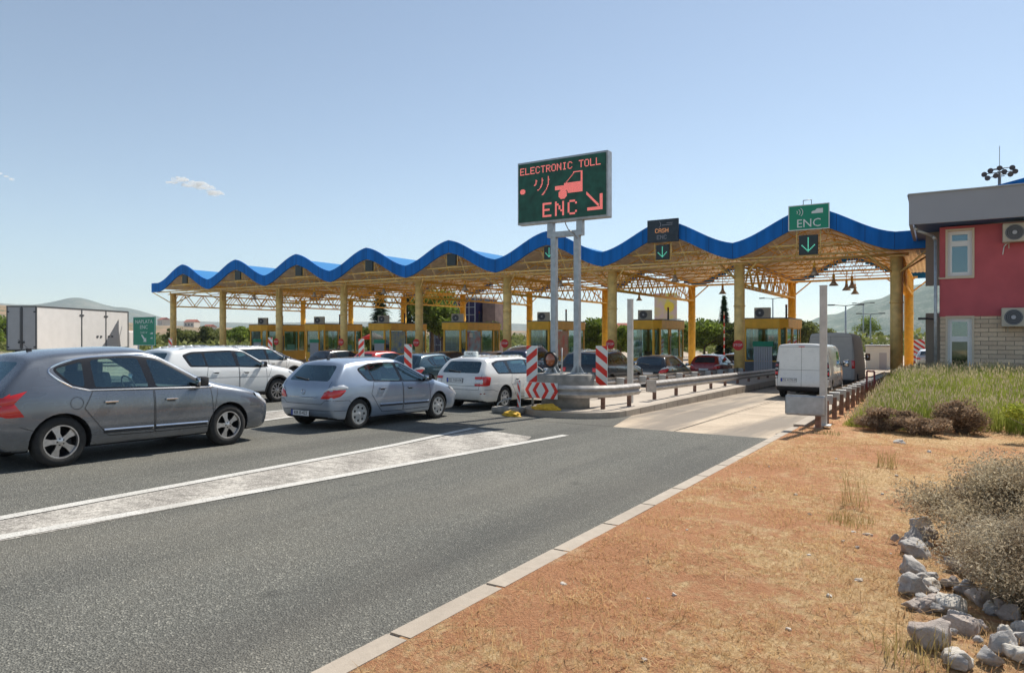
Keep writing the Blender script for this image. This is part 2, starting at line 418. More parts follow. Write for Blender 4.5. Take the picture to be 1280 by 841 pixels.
def build_car(name, label, cat, p, loc, yaw=0, group=None):
    root = thing(name, label, cat, loc, yaw, group)
    root.rotation_euler = (math.atan(-.021) if loc[1] < 42 else 0, 0, yaw)
    L, W, H, Rw = p['L'], p['W'], p['H'], p.get('R', .32); dt = p.get('dt', 1); rw, fw = p['rw'], p['fw']
    yo = -L/2
    bm = car_shell(dict(cols=p['cols'] if 'cols' in p else hatch_cols(p), belt=p['bf'], crown=p.get('crown', .05), bulge_r=p.get('bulge_r', .07), bulge_f=p.get('bulge_f', .10), lev=3 if dt else 2, crown_b=p.get('crown_b', .035)))
    sf = Surf(bm); sf.W = W; body = p['body']; gl = M['glass'] if dt else M['oglass']
    pm = [body, M['black'], M['void'], M['chrome'], M['trim']]
    sidef = lambda f: abs(f.normal.x) > .35 and abs(f.calc_center_median().x) > W*.22
    # wheel arches
    for yw in (rw, fw):
        ra = Rw+p.get('gap', .055); N = 28
        poly = [(yw+ra*math.cos(2*math.pi*(k+.5)/N), Rw+ra*math.sin(2*math.pi*(k+.5)/N)) for k in range(N)]
        fs = cut_poly(bm, poly, 'x', lambda f: abs(f.normal.x) > .25 and abs(f.calc_center_median().x) > W*.3)
        bmesh.ops.delete(bm, geom=fs, context='FACES')
        es = [e for e in bm.edges if e.is_boundary and all(abs(math.hypot(v.co.y-yw, v.co.z-Rw)-ra) < .03 for v in e.verts)]
        g = bmesh.ops.extrude_edge_only(bm, edges=es)
        vs = [v for v in g['geom'] if isinstance(v, bmesh.types.BMVert)]
        for v in vs: v.co.x -= math.copysign(.02, v.co.x)
        for f in g['geom']:
            if isinstance(f, bmesh.types.BMFace): f.material_index = 1 if p.get('clad') else 0
        es = [e for e in g['geom'] if isinstance(e, bmesh.types.BMEdge) and e.is_boundary and all(v in vs for v in e.verts)]
        g = bmesh.ops.extrude_edge_only(bm, edges=es)
        for v in g['geom']:
            if isinstance(v, bmesh.types.BMVert): v.co.x -= math.copysign(.24, v.co.x)
            elif isinstance(v, bmesh.types.BMFace): v.material_index = 2
        # clear the floor around the wheel
        for yy in (yw-ra, yw+ra):
            fs = [f for f in bm.faces if f.normal.z < -.6 and f.calc_center_median().z < .45]; gg = set(fs)
            for f in fs: gg.update(f.edges); gg.update(f.verts)
            bmesh.ops.bisect_plane(bm, geom=list(gg), dist=1e-4, plane_co=(0, yy, 0), plane_no=(0, 1, 0))
        fs = [f for f in bm.faces if f.normal.z < -.5 and abs(f.calc_center_median().y-yw) < ra and abs(f.calc_center_median().x) > W*.25 and f.calc_center_median().z < .45]
        bmesh.ops.delete(bm, geom=fs, context='FACES')
    for f in bm.faces:
        c = f.calc_center_median()
        if f.normal.z < -.7 and c.z < .45: f.material_index = 2
        elif c.z < p.get('cladz', 0) and f.material_index == 0: f.material_index = 1
    # daylight opening and side windows
    if p.get('dlo'):
        for f in cut_poly(bm, rounded(p['dlo'], p.get('dlor', .06)), 'x', lambda f: sidef(f) and f.calc_center_median().z > p['bf']-.25): f.material_index = 4
    panes = []
    for wpoly, dark in p['win']:
        for sgn in (1, -1):
            fs = cut_poly(bm, rounded(wpoly, .045), 'x', lambda f: sidef(f) and f.calc_center_median().x*sgn > 0 and f.calc_center_median().z > p['br']-.35)
            if fs: panes.append(('side_window', split(bm, fs), dark))
    if p.get('rwin'):
        fs = cut_poly(bm, rounded(p['rwin'], .07), 'y', lambda f: f.normal.y < -.25 and f.calc_center_median().y < rw+.5 and f.calc_center_median().z > p['br']-.25)
        if fs: panes.append(('rear_window', split(bm, fs), p.get('rdark', 0)))
    if p.get('fwin'):
        fs = cut_poly(bm, rounded(p['fwin'], .07), 'y', lambda f: f.normal.y > .12 and f.calc_center_median().y > (rw+fw)/2-.2 and f.calc_center_median().z > p['cz']-.03 and f.calc_center_median().y < fw+.6)
        if fs: panes.append(('windscreen', split(bm, fs), 0))
    # door skins
    doors = []
    for dp in p.get('doors', []):
        for sgn in (1, -1):
            fs = cut_poly(bm, dp, 'x', lambda f: sidef(f) and f.material_index in (0, 1) and f.calc_center_median().x*sgn > 0 and f.calc_center_median().z < p['bf']+.06 and f.calc_center_median().z > .2)
            if fs: doors.append((dp, sgn, split(bm, fs)))
    # seams, mouldings and clads on the body
    for sgn in (1, -1):
        for pts in p.get('seams', []): sf.ribbon(bm, pts, 'x', sgn, .009, .0012, 1)
        for pts, wd in p.get('chromes', []): sf.ribbon(bm, pts, 'x', sgn, wd, .004, 3, th=.006)
        if p.get('clad'):
            for yw in (rw, fw):
                ra = Rw+p.get('gap', .055)
                A = [(yw+(ra-.002)*math.cos(R(a)), Rw+(ra-.002)*math.sin(R(a))) for a in range(-14, 195, 8)]
                C = [(yw+(ra+.065)*math.cos(R(a)), Rw+(ra+.065)*math.sin(R(a))) for a in range(-14, 195, 8)]
                sf.patch(bm, A, C, 'x', sgn, 3, .003, 1, th=.008)
    for pts in p.get('rseams', []): sf.ribbon(bm, pts, 'y', -1, .009, .0012, 1)
    for pts, wd in p.get('rchromes', []): sf.ribbon(bm, pts, 'y', -1, wd, .005, 3, th=.008)
    for A_, B_ in p.get('rblack', []): sf.patch(bm, A_, B_, 'y', -1, 6, .004, 1)
    for A_, B_ in p.get('fblack', []): sf.patch(bm, A_, B_, 'y', 1, 6, .004, 1)
    MY = T(0, yo, 0)
    def add(nm, b, m, par=root, **k):
        b.transform(MY); return obj(nm, b, m, par, **k)
    bo = add('body', bm, pm, smooth=50)
    for nm, b, dark in panes:
        add(nm, b, M['dglass'] if (dark and dt) else gl, smooth=True)
    hz = p.get('hz')
    for dp, sgn, b in doors:
        ys = [a for a, _ in dp]; sf2 = sf
        for a, c in p.get('mould', []):
            lo, hi = max(min(ys)+.02, a[0]), min(max(ys)-.02, c[0])
            if hi-lo > .2: sf2.ribbon(b, [(lo, a[1]+(c[1]-a[1])*(lo-a[0])/(c[0]-a[0])), (hi, a[1]+(c[1]-a[1])*(hi-a[0])/(c[0]-a[0]))], 'x', sgn, .035, .003, 3 if p.get('mchrome') else 0, th=.012); sf2.ribbon(b, [(lo, a[1]-.032+(c[1]-a[1])*(lo-a[0])/(c[0]-a[0])), (hi, a[1]-.032+(c[1]-a[1])*(hi-a[0])/(c[0]-a[0]))], 'x', sgn, .03, .003, 1, th=.012)
        cl = dp+[dp[0]]
        sf2.ribbon(b, cl, 'x', sgn, .011, .0015, 1)
        d = add('door', b, pm, smooth=50)
        if hz:
            k = p['doors'].index(dp); hy, hzz = hz[k]
            h, nn = sf.hit('x', sgn, hy, hzz)
            hb = B(); box(hb, h.x+sgn*.022, hy, hzz+.012, .018, .19, .028, bev=.007)
            box(hb, h.x+sgn*.006, hy-.08, hzz+.012, .028, .02, .022); box(hb, h.x+sgn*.006, hy+.08, hzz+.012, .028, .02, .022)
            box(hb, h.x+sgn*.001, hy, hzz-.004, .006, .13, .05, mi=1)
            hb.transform(MY); obj('handle', hb, [M['chrome'] if p.get('hchrome') else body, M['black']], d)
    # wheels
    for yw in (rw, fw):
        for sgn in (1, -1):
            tb, rb = wheel(Rw, p.get('tw', .21), p.get('spk', 5), p.get('wk', 'alloy'), p.get('rim'))
            Mx = T(sgn*(W/2-.035-p.get('tw', .21)/2), yw+yo, Rw)
            if sgn < 0: Mx = Mx@RZ(math.pi)
            wh = link(bpy.data.objects.new('wheel', None)); wh.parent = root; wh.matrix_local = Mx; wh.empty_display_size = .1
            obj('tyre', tb, M['rubber'], wh, smooth=40)
            obj('rim', rb, [M['alloy'] if p.get('wk', 'alloy') == 'alloy' else M['hub'], M['void']], wh, smooth=35)
    # lamps
    for A_, B_, ax, sg, mk, nm in p.get('lamps', []):
        for mir in (1, -1):
            b = B()
            if ax == 'y':
                sf.patch(b, [(a[0]*mir, a[1]) for a in A_], [(a[0]*mir, a[1]) for a in B_], 'y', sg, 6, .005, 0, th=.012)
            else: sf.patch(b, A_, B_, ax, mir, 6, .005, 0, th=.012)
            if len(b.faces): add(nm, b, M[mk])
            else: b.free()
    for A_, B_, mk, nm in p.get('lamp1', []):
        b = B(); sf.patch(b, A_, B_, 'y', -1, 3, .006, 0, th=.01); add(nm, b, M[mk])
    # mirrors
    if p.get('mir'):
        my, mz = p['mir']
        for sgn in (1, -1):
            h, _ = sf.hit('x', sgn, my, mz-.03)
            if h is None: continue
            b = B(); sz = p.get('mirsz', (.2, .12, .15))
            box(b, h.x+sgn*(.05+sz[0]/2), my-.02, mz+.03, sz[0], sz[1], sz[2], bev=.045)
            box(b, h.x+sgn*.04, my-.0, mz-.02, .12, .05, .04, mi=1)
            box(b, h.x+sgn*(.05+sz[0]/2), my-.02-sz[1]/2-.0015, mz+.03, sz[0]*.8, .004, sz[2]*.75, mi=2)
            add('wing_mirror', b, [p.get('mircol', body), M['black'], M['chrome']], smooth=40)
    # plate
    if p.get('plate'):
        pz, txt, px_ = (*p['plate'], 0)[:3]; h, _ = sf.hit('y', -1, px_, pz)
        b = B(); y = h.y-.012
        box(b, px_, y, pz, .54, .012, .125, mi=2); box(b, px_, y-.007, pz, .52, .006, .11)
        if txt: box(b, px_-.235, y-.0085, pz, .045, .006, .11, mi=1); text_bm(b, txt, .1, UP(px_+.02, y-.0115, pz), 2, .001)
        add('number_plate', b, [M['plate'], M['eublue'], M['ink']])
    if p.get('wiper') and p.get('rwin'):
        b = B(); z = p['wiper']; A_ = [sf.hit('y', -1, x, z+dz)[0] for x, dz in ((0, 0), (-.2, .03), (-.42, .05))]
        path_tube(b, [a+Vector((0, -.025, 0)) for a in A_], .012, 5); tube(b, A_[0]+Vector((0, .02, 0)), A_[0]+Vector((0, -.03, 0)), .02, 8)
        add('wiper', b, M['black'])
    if p.get('rails'):
        for sgn in (1, -1):
            b = B(); zr, y0, y1, xr = p['rails']
            pts = []
            for k in range(9):
                y = y0+(y1-y0)*k/8; h, _ = sf.hit('z', 1, sgn*xr, y)
                pts.append(h+Vector((0, 0, zr if 0 < k < 8 else 0)))
            path_tube(b, pts, .016, 6); add('roof_rail', b, p.get('railm', M['chrome']))
    # interior
    b = B(); zf = .32
    box(b, 0, L*.45, zf, W*.8, L*.62, .06)
    if dt:
        sh = H-1.46
        for (sx, sy) in ((-.36, p['yc']-1.15), (.36, p['yc']-1.15), (-.36, p['yc']-1.95), (.36, p['yc']-1.95)):
            box(b, sx, sy, .55+sh*.6, .48, .5, .16, bev=.05)
            box(b, sx, 0, 0, .46, .12, .58, M=T(0, sy-.27, .86+sh*.7)@Matrix.Rotation(R(14), 4, 'X'), bev=.05)
            box(b, sx, sy-.37, 1.2+sh*.75, .24, .09, .17, bev=.035)
        box(b, 0, p['yc']-.28, p['cz']-.2, W*.74, .45, .24, bev=.06)
        lathe(b, [(.17, 0), (.185, .012), (.2, 0), (.185, -.012), (.17, 0)], 24, M=T(-.36, p['yc']-.62, p['cz']-.09)@Matrix.Rotation(R(-65), 4, 'X'))
        tube(b, (-.36, p['yc']-.62, p['cz']-.09), (-.36, p['yc']-.4, p['cz']-.15), .03, 8)
        # parcel shelf
        if not p.get('noshelf'): box(b, 0, rw-.2, p['br']-.08, W*.7, .5, .03)
    add('interior', b, M['seat'])
    b = B(); box(b, 0, L/2, .29, W*.5, L*.8, .14); add('underbody', b, M['void'])
    if p.get('antenna'):
        ay = p['antenna']; h, _ = sf.hit('z', 1, 0, ay); b = B(); box(b, 0, ay, h.z+.015, .035, .07, .04, bev=.01); tube(b, h+Vector((0, 0, .02)), h+Vector((0, -.14, .16)), .003, 4)
        add('antenna', b, M['black'])
    return root, sf
def lerp(a, b, t): return a+(b-a)*t
P_grey = paint('grey_metallic_paint', (.15, .165, .19), .55, .28, .3)
P_blue = paint('silver_blue_paint', (.29, .35, .44), .45, .34, .2)
P_white = paint('white_paint', (.74, .73, .70), 0, .3, .1)
P_white2 = paint('pearl_white_paint', (.80, .80, .78), 0, .25, .06)
P_black = paint('black_paint', (.018, .02, .024), .3, .25, .3)
P_teal = paint('dark_blue_green_paint', (.02, .06, .085), .4, .3, .3)
P_navy = paint('navy_paint', (.015, .025, .06), .3, .3, .3)
P_red = paint('red_paint', (.28, .012, .015), .2, .3, .2)
P_bronze = mat('bronze_grey_paint', (.42, .39, .36), .6, 0, var=.08, spec=.3)
P_silver = paint('silver_paint', (.5, .52, .56), .6, .35, .2)
def crossover_a():   # grey tall hatch in the foreground
    p = dict(L=4.37, W=1.84, H=1.64, rw=.80, fw=3.41, R=.342, br=1.06, bf=1.0, cz=1.085, nz=.84, yc=3.02, yrf=2.28, yrr=.50, ytg=.13,
             body=P_grey, z0=.22, zrr=1.47, zrf=1.53, roofw=.66, crown=.07, dlor=.10, spk=5, gap=.05, t5=.84)
    p['dlo'] = [(.70, 1.34), (.92, 1.09), (1.15, 1.035), (3.10, 1.00), (2.95, 1.08), (2.28, 1.47), (1.8, 1.515), (1.1, 1.475)]
    p['win'] = [([(.76, 1.335), (.94, 1.12), (1.10, 1.075), (1.12, 1.43)], 1), ([(1.24, 1.07), (2.02, 1.045), (1.93, 1.475), (1.60, 1.48), (1.24, 1.45)], 0),
                ([(2.14, 1.045), (2.90, 1.03), (2.62, 1.22), (2.24, 1.435), (2.06, 1.46)], 0)]
    p['rwin'] = [(-.52, 1.08), (.52, 1.08), (.50, 1.43), (-.50, 1.43)]
    p['fwin'] = [(-.62, 1.12), (.62, 1.12), (.52, 1.5), (-.52, 1.5)]
    p['doors'] = [[(1.30, .50), (1.42, .37), (2.10, .355), (2.08, 1.0), (1.20, 1.02), (1.08, .78)], [(2.12, .355), (3.05, .36), (3.10, .60), (3.06, .985), (2.10, .998)]]
    p['hz'] = [(1.44, .845), (2.36, .835)]; p['hchrome'] = 1
    p['mould'] = [((1.35, .455), (3.0, .435))]; p['mchrome'] = 1
    p['chromes'] = [(spline([(.93, 1.085), (.74, 1.22), (.70, 1.345), (1.1, 1.48), (1.8, 1.525), (2.28, 1.475), (2.95, 1.09), (3.12, .995)], 6), .022), ([(.93, 1.085), (1.15, 1.03), (3.12, .995)], .02)]
    p['seams'] = [[(.98+.085*math.cos(R(a)), .86+.085*math.sin(R(a))) for a in range(0, 361, 30)], [(0.3, .58), (.46, .52)], [(3.12, .62), (3.2, .98)]]
    tA = [(.10, .80), (.24, .875), (.40, .93), (.565, 1.0)]; tB = [(.10, .74), (.24, .72), (.38, .71), (.53, .705)]
    p['lamps'] = [([(-.44, .97), (-.3, .99), (-.1, 1.0), (.1, 1.02), (.33, 1.08)], [(-.46, .86), (-.3, .86), (-.1, .86), (.05, .865), (.16, .888)], 'd', 1, 'red', 'tail_lamp'),
                  ([(-.46, .868), (-.3, .868), (-.1, .868), (.05, .872), (.16, .893)], [(-.46, .75), (-.3, .73), (-.1, .715), (.1, .71), (.30, .715)], 'd', 1, 'red', 'tail_lamp'),
                  ([(3.95, .86), (4.1, .84), (4.25, .78)], [(3.98, .80), (4.1, .72), (4.25, .64)], 'x', 1, 'clear', 'headlight')]
    p['mir'] = (2.86, 1.07); p['mirsz'] = (.16, .15, .16); p['mircol'] = M['black']
    p['plate'] = (.60, '')
    p['rseams'] = [[(-.6, .5), (.6, .5)]]
    p['rchromes'] = [([(-.4, .76), (.4, .76)], .03)]
    p['antenna'] = .75; p['wiper'] = 1.1
    return p
def hatch_b():       # silver-blue compact hatchback
    p = dict(L=4.25, W=1.76, H=1.46, rw=.70, fw=3.314, R=.308, br=.965, bf=.90, cz=.985, nz=.72, yc=3.02, yrf=2.20, yrr=.48, ytg=.10,
             body=P_blue, z0=.19, zrr=1.325, zrf=1.37, roofw=.66, crown=.06, dlor=.10, wk='hub', gap=.045, t5=.85, rim=.205)
    p['dlo'] = [(.72, 1.22), (.93, .965), (3.05, .905), (2.85, 1.01), (2.20, 1.325), (1.7, 1.36), (1.15, 1.335)]
    p['win'] = [([(.80, 1.21), (.97, .995), (1.12, .985), (1.02, 1.285)], 0), ([(1.15, .985), (1.96, .955), (1.86, 1.325), (1.5, 1.325), (1.06, 1.29)], 0),
                ([(2.06, .952), (2.86, .935), (2.6, 1.09), (2.16, 1.30), (1.96, 1.318)], 0)]
    p['rwin'] = [(-.58, .98), (.58, .98), (.50, 1.29), (-.50, 1.29)]; p['rdark'] = 1
    p['fwin'] = [(-.6, 1.02), (.6, 1.02), (.5, 1.34), (-.5, 1.34)]
    p['doors'] = [[(1.24, .42), (1.36, .31), (2.02, .30), (2.01, .93), (1.12, .95), (1.02, .70)], [(2.04, .30), (2.92, .31), (2.98, .5), (2.95, .90), (2.03, .925)]]
    p['hz'] = [(1.36, .80), (2.26, .785)]
    p['mould'] = [((1.28, .47), (2.92, .455))]
    p['chromes'] = []
    p['seams'] = [[(.05, .60), (.4, .60), (.47, .52)], [(.0, .40), (.36, .40)]]
    p['rseams'] = [[(-.84, .605), (-.6, .60), (-.5, .525), (.5, .525), (.6, .60), (.84, .605)], [(-.82, .40), (.82, .40)], [(-.66, .98), (-.64, .62)], [(.66, .98), (.64, .62)]]
    p['rchromes'] = [([(-.40, .665), (.40, .665)], .022), ([(.05*math.cos(R(a)), .76+.05*math.sin(R(a))) for a in range(0, 361, 40)], .012)]
    p['lamps'] = [([(-.40, .66), (-.32, .755), (-.2, .80), (-.05, .81), (.12, .815), (.27, .81)], [(-.40, .635), (-.32, .635), (-.2, .64), (-.05, .65), (.12, .68), (.24, .76)], 'd', 1, 'red', 'tail_lamp'),
                  ([(-.33, .765), (-.22, .84), (-.08, .89), (.1, .91), (.24, .90), (.33, .865)], [(-.33, .755), (-.22, .80), (-.08, .81), (.1, .82), (.24, .82), (.31, .82)], 'd', 1, 'clear', 'reverse_lamp'),
                  ([(3.75, .76), (3.95, .74), (4.12, .66)], [(3.80, .70), (3.95, .62), (4.12, .52)], 'x', 1, 'clear', 'headlight')]
    p['lamp1'] = [([(-.13, 1.335), (.13, 1.335)], [(-.12, 1.315), (.12, 1.315)], 'red', 'brake_lamp')]
    p['mir'] = (2.80, .965); p['mirsz'] = (.17, .12, .14); p['mircol'] = M['black']; p['plate'] = (.33, 'KR 0-422', -.1); p['wiper'] = 1.0; p['antenna'] = .62
    return p
def estate_c(body=None):     # white estate taxi
    p = dict(L=4.66, W=1.81, H=1.48, rw=.99, fw=3.68, R=.316, br=.985, bf=.93, cz=1.0, nz=.74, yc=3.38, yrf=2.62, yrr=.42, ytg=.07,
             body=body or P_white, z0=.20, zrr=1.36, zrf=1.39, roofw=.67, crown=.05, dlor=.07, wk='hub', gap=.05, t5=.85, rim=.205)
    p['dlo'] = [(.50, 1.26), (.66, .975), (3.42, .93), (3.2, 1.04), (2.62, 1.345), (2.1, 1.375), (.8, 1.335)]
    p['win'] = [([(.60, 1.22), (.72, 1.01), (1.22, 1.005), (1.16, 1.30), (.85, 1.295)], 0), ([(1.36, 1.0), (2.30, .98), (2.22, 1.34), (1.32, 1.315)], 0),
                ([(2.40, .975), (3.2, .96), (2.98, 1.10), (2.58, 1.31), (2.34, 1.34)], 0)]
    p['rwin'] = [(-.62, 1.0), (.62, 1.0), (.53, 1.31), (-.53, 1.31)]
    p['fwin'] = [(-.6, 1.04), (.6, 1.04), (.5, 1.36), (-.5, 1.36)]
    p['doors'] = [[(1.50, .42), (1.62, .31), (2.36, .30), (2.35, .955), (1.36, .965), (1.28, .72)], [(2.38, .30), (3.26, .31), (3.32, .5), (3.30, .93), (2.37, .953)]]
    p['hz'] = [(1.60, .82), (2.60, .81)]
    p['mould'] = []
    p['seams'] = [[(.0, .56), (.4, .56), (.6, .5)]]
    p['rseams'] = [[(-.72, .97), (-.66, .56), (.66, .56), (.72, .97)], [(-.6, .66), (.6, .66)]]
    p['rblack'] = [([(-.62, .36), (-.3, .38), (.3, .38), (.62, .36)], [(-.66, .24), (-.3, .24), (.3, .24), (.66, .24)])]
    p['lamps'] = [([(-.10, .91), (0, .915), (.1, .91), (.24, .895)], [(-.10, .66), (0, .66), (.1, .665), (.19, .68)], 'd', 1, 'red', 'tail_lamp'),
                  ([(-.36, .905), (-.24, .91), (-.105, .912)], [(-.36, .84), (-.24, .84), (-.105, .84)], 'd', 1, 'red', 'tail_lamp'), ([(-.38, .72), (-.24, .72), (-.105, .72)], [(-.38, .665), (-.24, .66), (-.105, .66)], 'd', 1, 'red', 'tail_lamp'),
                  ([(-.35, .83), (-.24, .83), (-.105, .83)], [(-.35, .73), (-.24, .73), (-.105, .73)], 'd', 1, 'clear', 'reverse_lamp'),
                  ([(.42, .475), (.7, .475), (.8, .48)], [(.42, .445), (.7, .445), (.8, .45)], 'y', -1, 'dred', 'reflector')]
    p['lamp1'] = [([(-.25, 1.36), (.25, 1.36)], [(-.24, 1.335), (.24, 1.335)], 'dred', 'brake_lamp')]
    p['mir'] = (3.14, .99); p['plate'] = (.80, 'ZD 920-EK', -.1); p['wiper'] = 1.02; p['rails'] = (.03, .7, 2.6, .52)
    return p
def suv_d(body=None, dt=1):          # white mid-size SUV
    p = dict(L=4.5, W=1.84, H=1.66, rw=.90, fw=3.58, R=.35, br=1.10, bf=1.05, cz=1.12, nz=.92, yc=3.22, yrf=2.50, yrr=.36, ytg=.08, dt=dt,
             body=body or P_white2, z0=.24, zrr=1.50, zrf=1.55, roofw=.69, crown=.05, dlor=.06, gap=.06, clad=1, cladz=.36, spk=10, t5=.85)
    p['dlo'] = [(.58, 1.40), (.74, 1.09), (3.28, 1.05), (3.1, 1.15), (2.5, 1.50), (2.0, 1.54), (.85, 1.49)]
    p['win'] = [([(.68, 1.37), (.80, 1.13), (1.20, 1.12), (1.15, 1.45), (.88, 1.44)], 1), ([(1.26, 1.12), (2.14, 1.10), (2.06, 1.49), (1.22, 1.46)], 1),
                ([(2.26, 1.095), (3.06, 1.08), (2.84, 1.22), (2.46, 1.46), (2.20, 1.49)], 0)]
    p['rwin'] = [(-.62, 1.12), (.62, 1.12), (.56, 1.46), (-.56, 1.46)]; p['rdark'] = 1
    p['fwin'] = [(-.62, 1.16), (.62, 1.16), (.54, 1.52), (-.54, 1.52)]
    p['doors'] = [[(1.42, .50), (1.52, .37), (2.22, .37), (2.21, 1.07), (1.26, 1.08), (1.2, .8)], [(2.24, .37), (3.10, .37), (3.16, .6), (3.14, 1.04), (2.23, 1.07)]]
    p['hz'] = [(1.50, .93), (2.46, .92)]
    p['seams'] = [[(3.2, .75), (3.35, 1.03)], [(.9, .80), (3.4, .77)]]
    p['lamps'] = [([(-.38, .99), (-.2, 1.0), (0, 1.01), (.2, 1.0), (.36, .97)], [(-.38, .85), (-.2, .84), (0, .83), (.15, .84), (.26, .88)], 'd', 1, 'red', 'tail_lamp'),
                  ([(4.0, .93), (4.2, .90), (4.35, .84)], [(4.05, .86), (4.2, .80), (4.35, .74)], 'x', 1, 'clear', 'headlight')]
    p['mir'] = (2.98, 1.12); p['rails'] = (.04, .6, 2.5, .56); p['plate'] = (.62, ''); p['mircol'] = M['black'] 
    return p
def hatch_far(body, H=1.46, L=4.2, dt=0, W=1.78):
    p = hatch_b(); p.update(dt=dt, body=body); s = L/4.25
    def sy(pl): return [(a*s, b) for a, b in pl]
    for k in ('rw', 'fw', 'yc', 'yrf', 'yrr', 'ytg'): p[k] *= s
    p['dlo'] = sy(p['dlo']); p['win'] = [(sy(a), d) for a, d in p['win']]
    p['L'] = L; p['W'] = W; p['doors'] = []; p['hz'] = None; p['mould'] = []; p['seams'] = []; p['rseams'] = []; p['rchromes'] = []; p['rim'] = None; p['wk'] = 'alloy'; p['spk'] = 7
    p['lamps'] = p['lamps'][:2]; p['mir'] = (2.75*s, .965); p['plate'] = (.60, ''); p['antenna'] = None; p['mircol'] = body
    return p
def van_cols(p):
    L, W, H = p['L'], p['W']/2, p['H']; z0 = .25; rw, fw = p['rw'], p['fw']; bz = p['bf']; yc, yrf = p['yc'], p['yrf']; cz, nz = p['cz'], p['nz']
    low = [(.05, .0, .02, .05, .06), (.2,)*5, (rw,)*5, (rw+.6,)*5, ((rw+fw)/2,)*5, (fw-.75,)*5, (yc-.04,)*4+(yc,), (fw+.02,)*5, (L-.3,)*5, (L-.10, L-.05, L-.05, L-.08, L-.15)]
    ry = [.10, .22, rw, rw+.6, (rw+fw)/2, yrf, yc+.05, fw+.25, L-.36, L-.27]
    rz_ = [H-.07, H-.05, H-.04, H-.04, H-.04, H-.08, cz, lerp(cz, nz, .35), lerp(cz,nz,.8), nz-.03]
    wj = [.97, .995, 1, 1, 1, 1, .99, .97, .92, .78]; cols = []
    for j in range(10):
        l = low[j]; bon = j >= 6; b = bz if not bon else rz_[j]-.09
        zs = [z0, z0+.2, z0+.45, min(b-.2, bz-.2) if not bon else b-.09, b]; ys = list(l)
        if not bon:
            ys += [lerp(l[4], ry[j], .9), ry[j]]; zs += [lerp(b, rz_[j], .88), rz_[j]]; ws = [.95, .99, 1, 1, .985, .92, .84]
        else: ys += [l[4]*.5+ry[j]*.5, ry[j]]; zs += [rz_[j]-.035, rz_[j]]; ws = [.95, .985, 1, .98, .96, .90, .82]
        cols.append((ys, zs, [W*wj[j]*a for a in ws]))
    return cols
def van_e():        # white panel van
    p = dict(L=5.0, W=1.82, H=1.97, rw=.98, fw=4.08, R=.33, br=1.15, bf=1.12, cz=1.22, nz=1.0, yc=4.15, yrf=3.4, yrr=.1, ytg=.06, body=P_white, bulge_r=.03, crown=.05, tw=.2, wk='hub', gap=.05, cladz=.42, noshelf=1, rim=.2)
    p['cols'] = van_cols(p)
    p['dlo'] = None; p['win'] = [([(3.28, 1.15), (4.02, 1.13), (3.8, 1.32), (3.5, 1.62), (3.30, 1.66)], 1), ([(2.25, 1.15), (3.06, 1.15), (3.06, 1.68), (2.25, 1.68)], 1)]
    p['fwin'] = [(-.7, 1.28), (.7, 1.28), (.62, 1.78), (-.62, 1.78)]
    p['doors'] = [[(3.20, .45), (3.98, .45), (4.06, .7), (4.05, 1.08), (3.2, 1.10)]]; p['hz'] = [(3.36, 1.0)]; p['hzb'] = 1
    p['seams'] = [[(.12, .5), (.12, 1.8)], [(2.15, .5), (2.15, 1.8), (3.14, 1.8), (3.14, .5)], [(.2, .75), (3.15, .75)]]
    p['rseams'] = [[(.0, .44), (.0, 1.85)], [(-.8, .44), (-.8, 1.84), (.8, 1.84), (.8, .44), (-.8, .44)], [(-.78, 1.02), (.78, 1.02)]]
    p['rblack'] = [([(-.45, .80), (-.2, .80)], [(-.45, .775), (-.2, .775)]), ([(-.7, .80), (-.12, .80)], [(-.7, .76), (-.12, .76)]), ([(-.38, .99), (-.16, .99)], [(-.38, .965), (-.16, .965)]), ([(-.88, .52), (0, .52), (.88, .52)], [(-.88, .28), (0, .28), (.88, .28)])]
    p['lamps'] = [([(-.10, 1.30), (0, 1.30), (.08, 1.30)], [(-.10, .70), (0, .70), (.08, .70)], 'd', 1, 'trim', 'lamp_bezel'), ([(-.085, 1.24), (0, 1.24), (.06, 1.24)], [(-.085, 1.10), (0, 1.10), (.06, 1.10)], 'd', 1, 'dred', 'tail_lamp'), ([(-.085, 1.0), (0, 1.0), (.06, 1.0)], [(-.085, .82), (0, .82), (.06, .82)], 'd', 1, 'red', 'tail_lamp'), ([(-.085, 1.085), (0, 1.085), (.05, 1.085)], [(-.085, 1.015), (0, 1.015), (.05, 1.015)], 'd', 1, 'clear', 'reverse_lamp'), ([(-.085, .80), (0, .80), (.05, .80)], [(-.085, .74), (0, .74), (.05, .74)], 'd', 1, 'clear', 'reverse_lamp')]
    p['lamp1'] = [([(-.1, 1.86), (.1, 1.86)], [(-.1, 1.83), (.1, 1.83)], 'red', 'brake_lamp')]
    p['mir'] = (3.95, 1.2); p['mirsz'] = (.22, .12, .28); p['mircol'] = M['black']; p['plate'] = (.66, 'ZG 4170-IF', -.42)
    return p
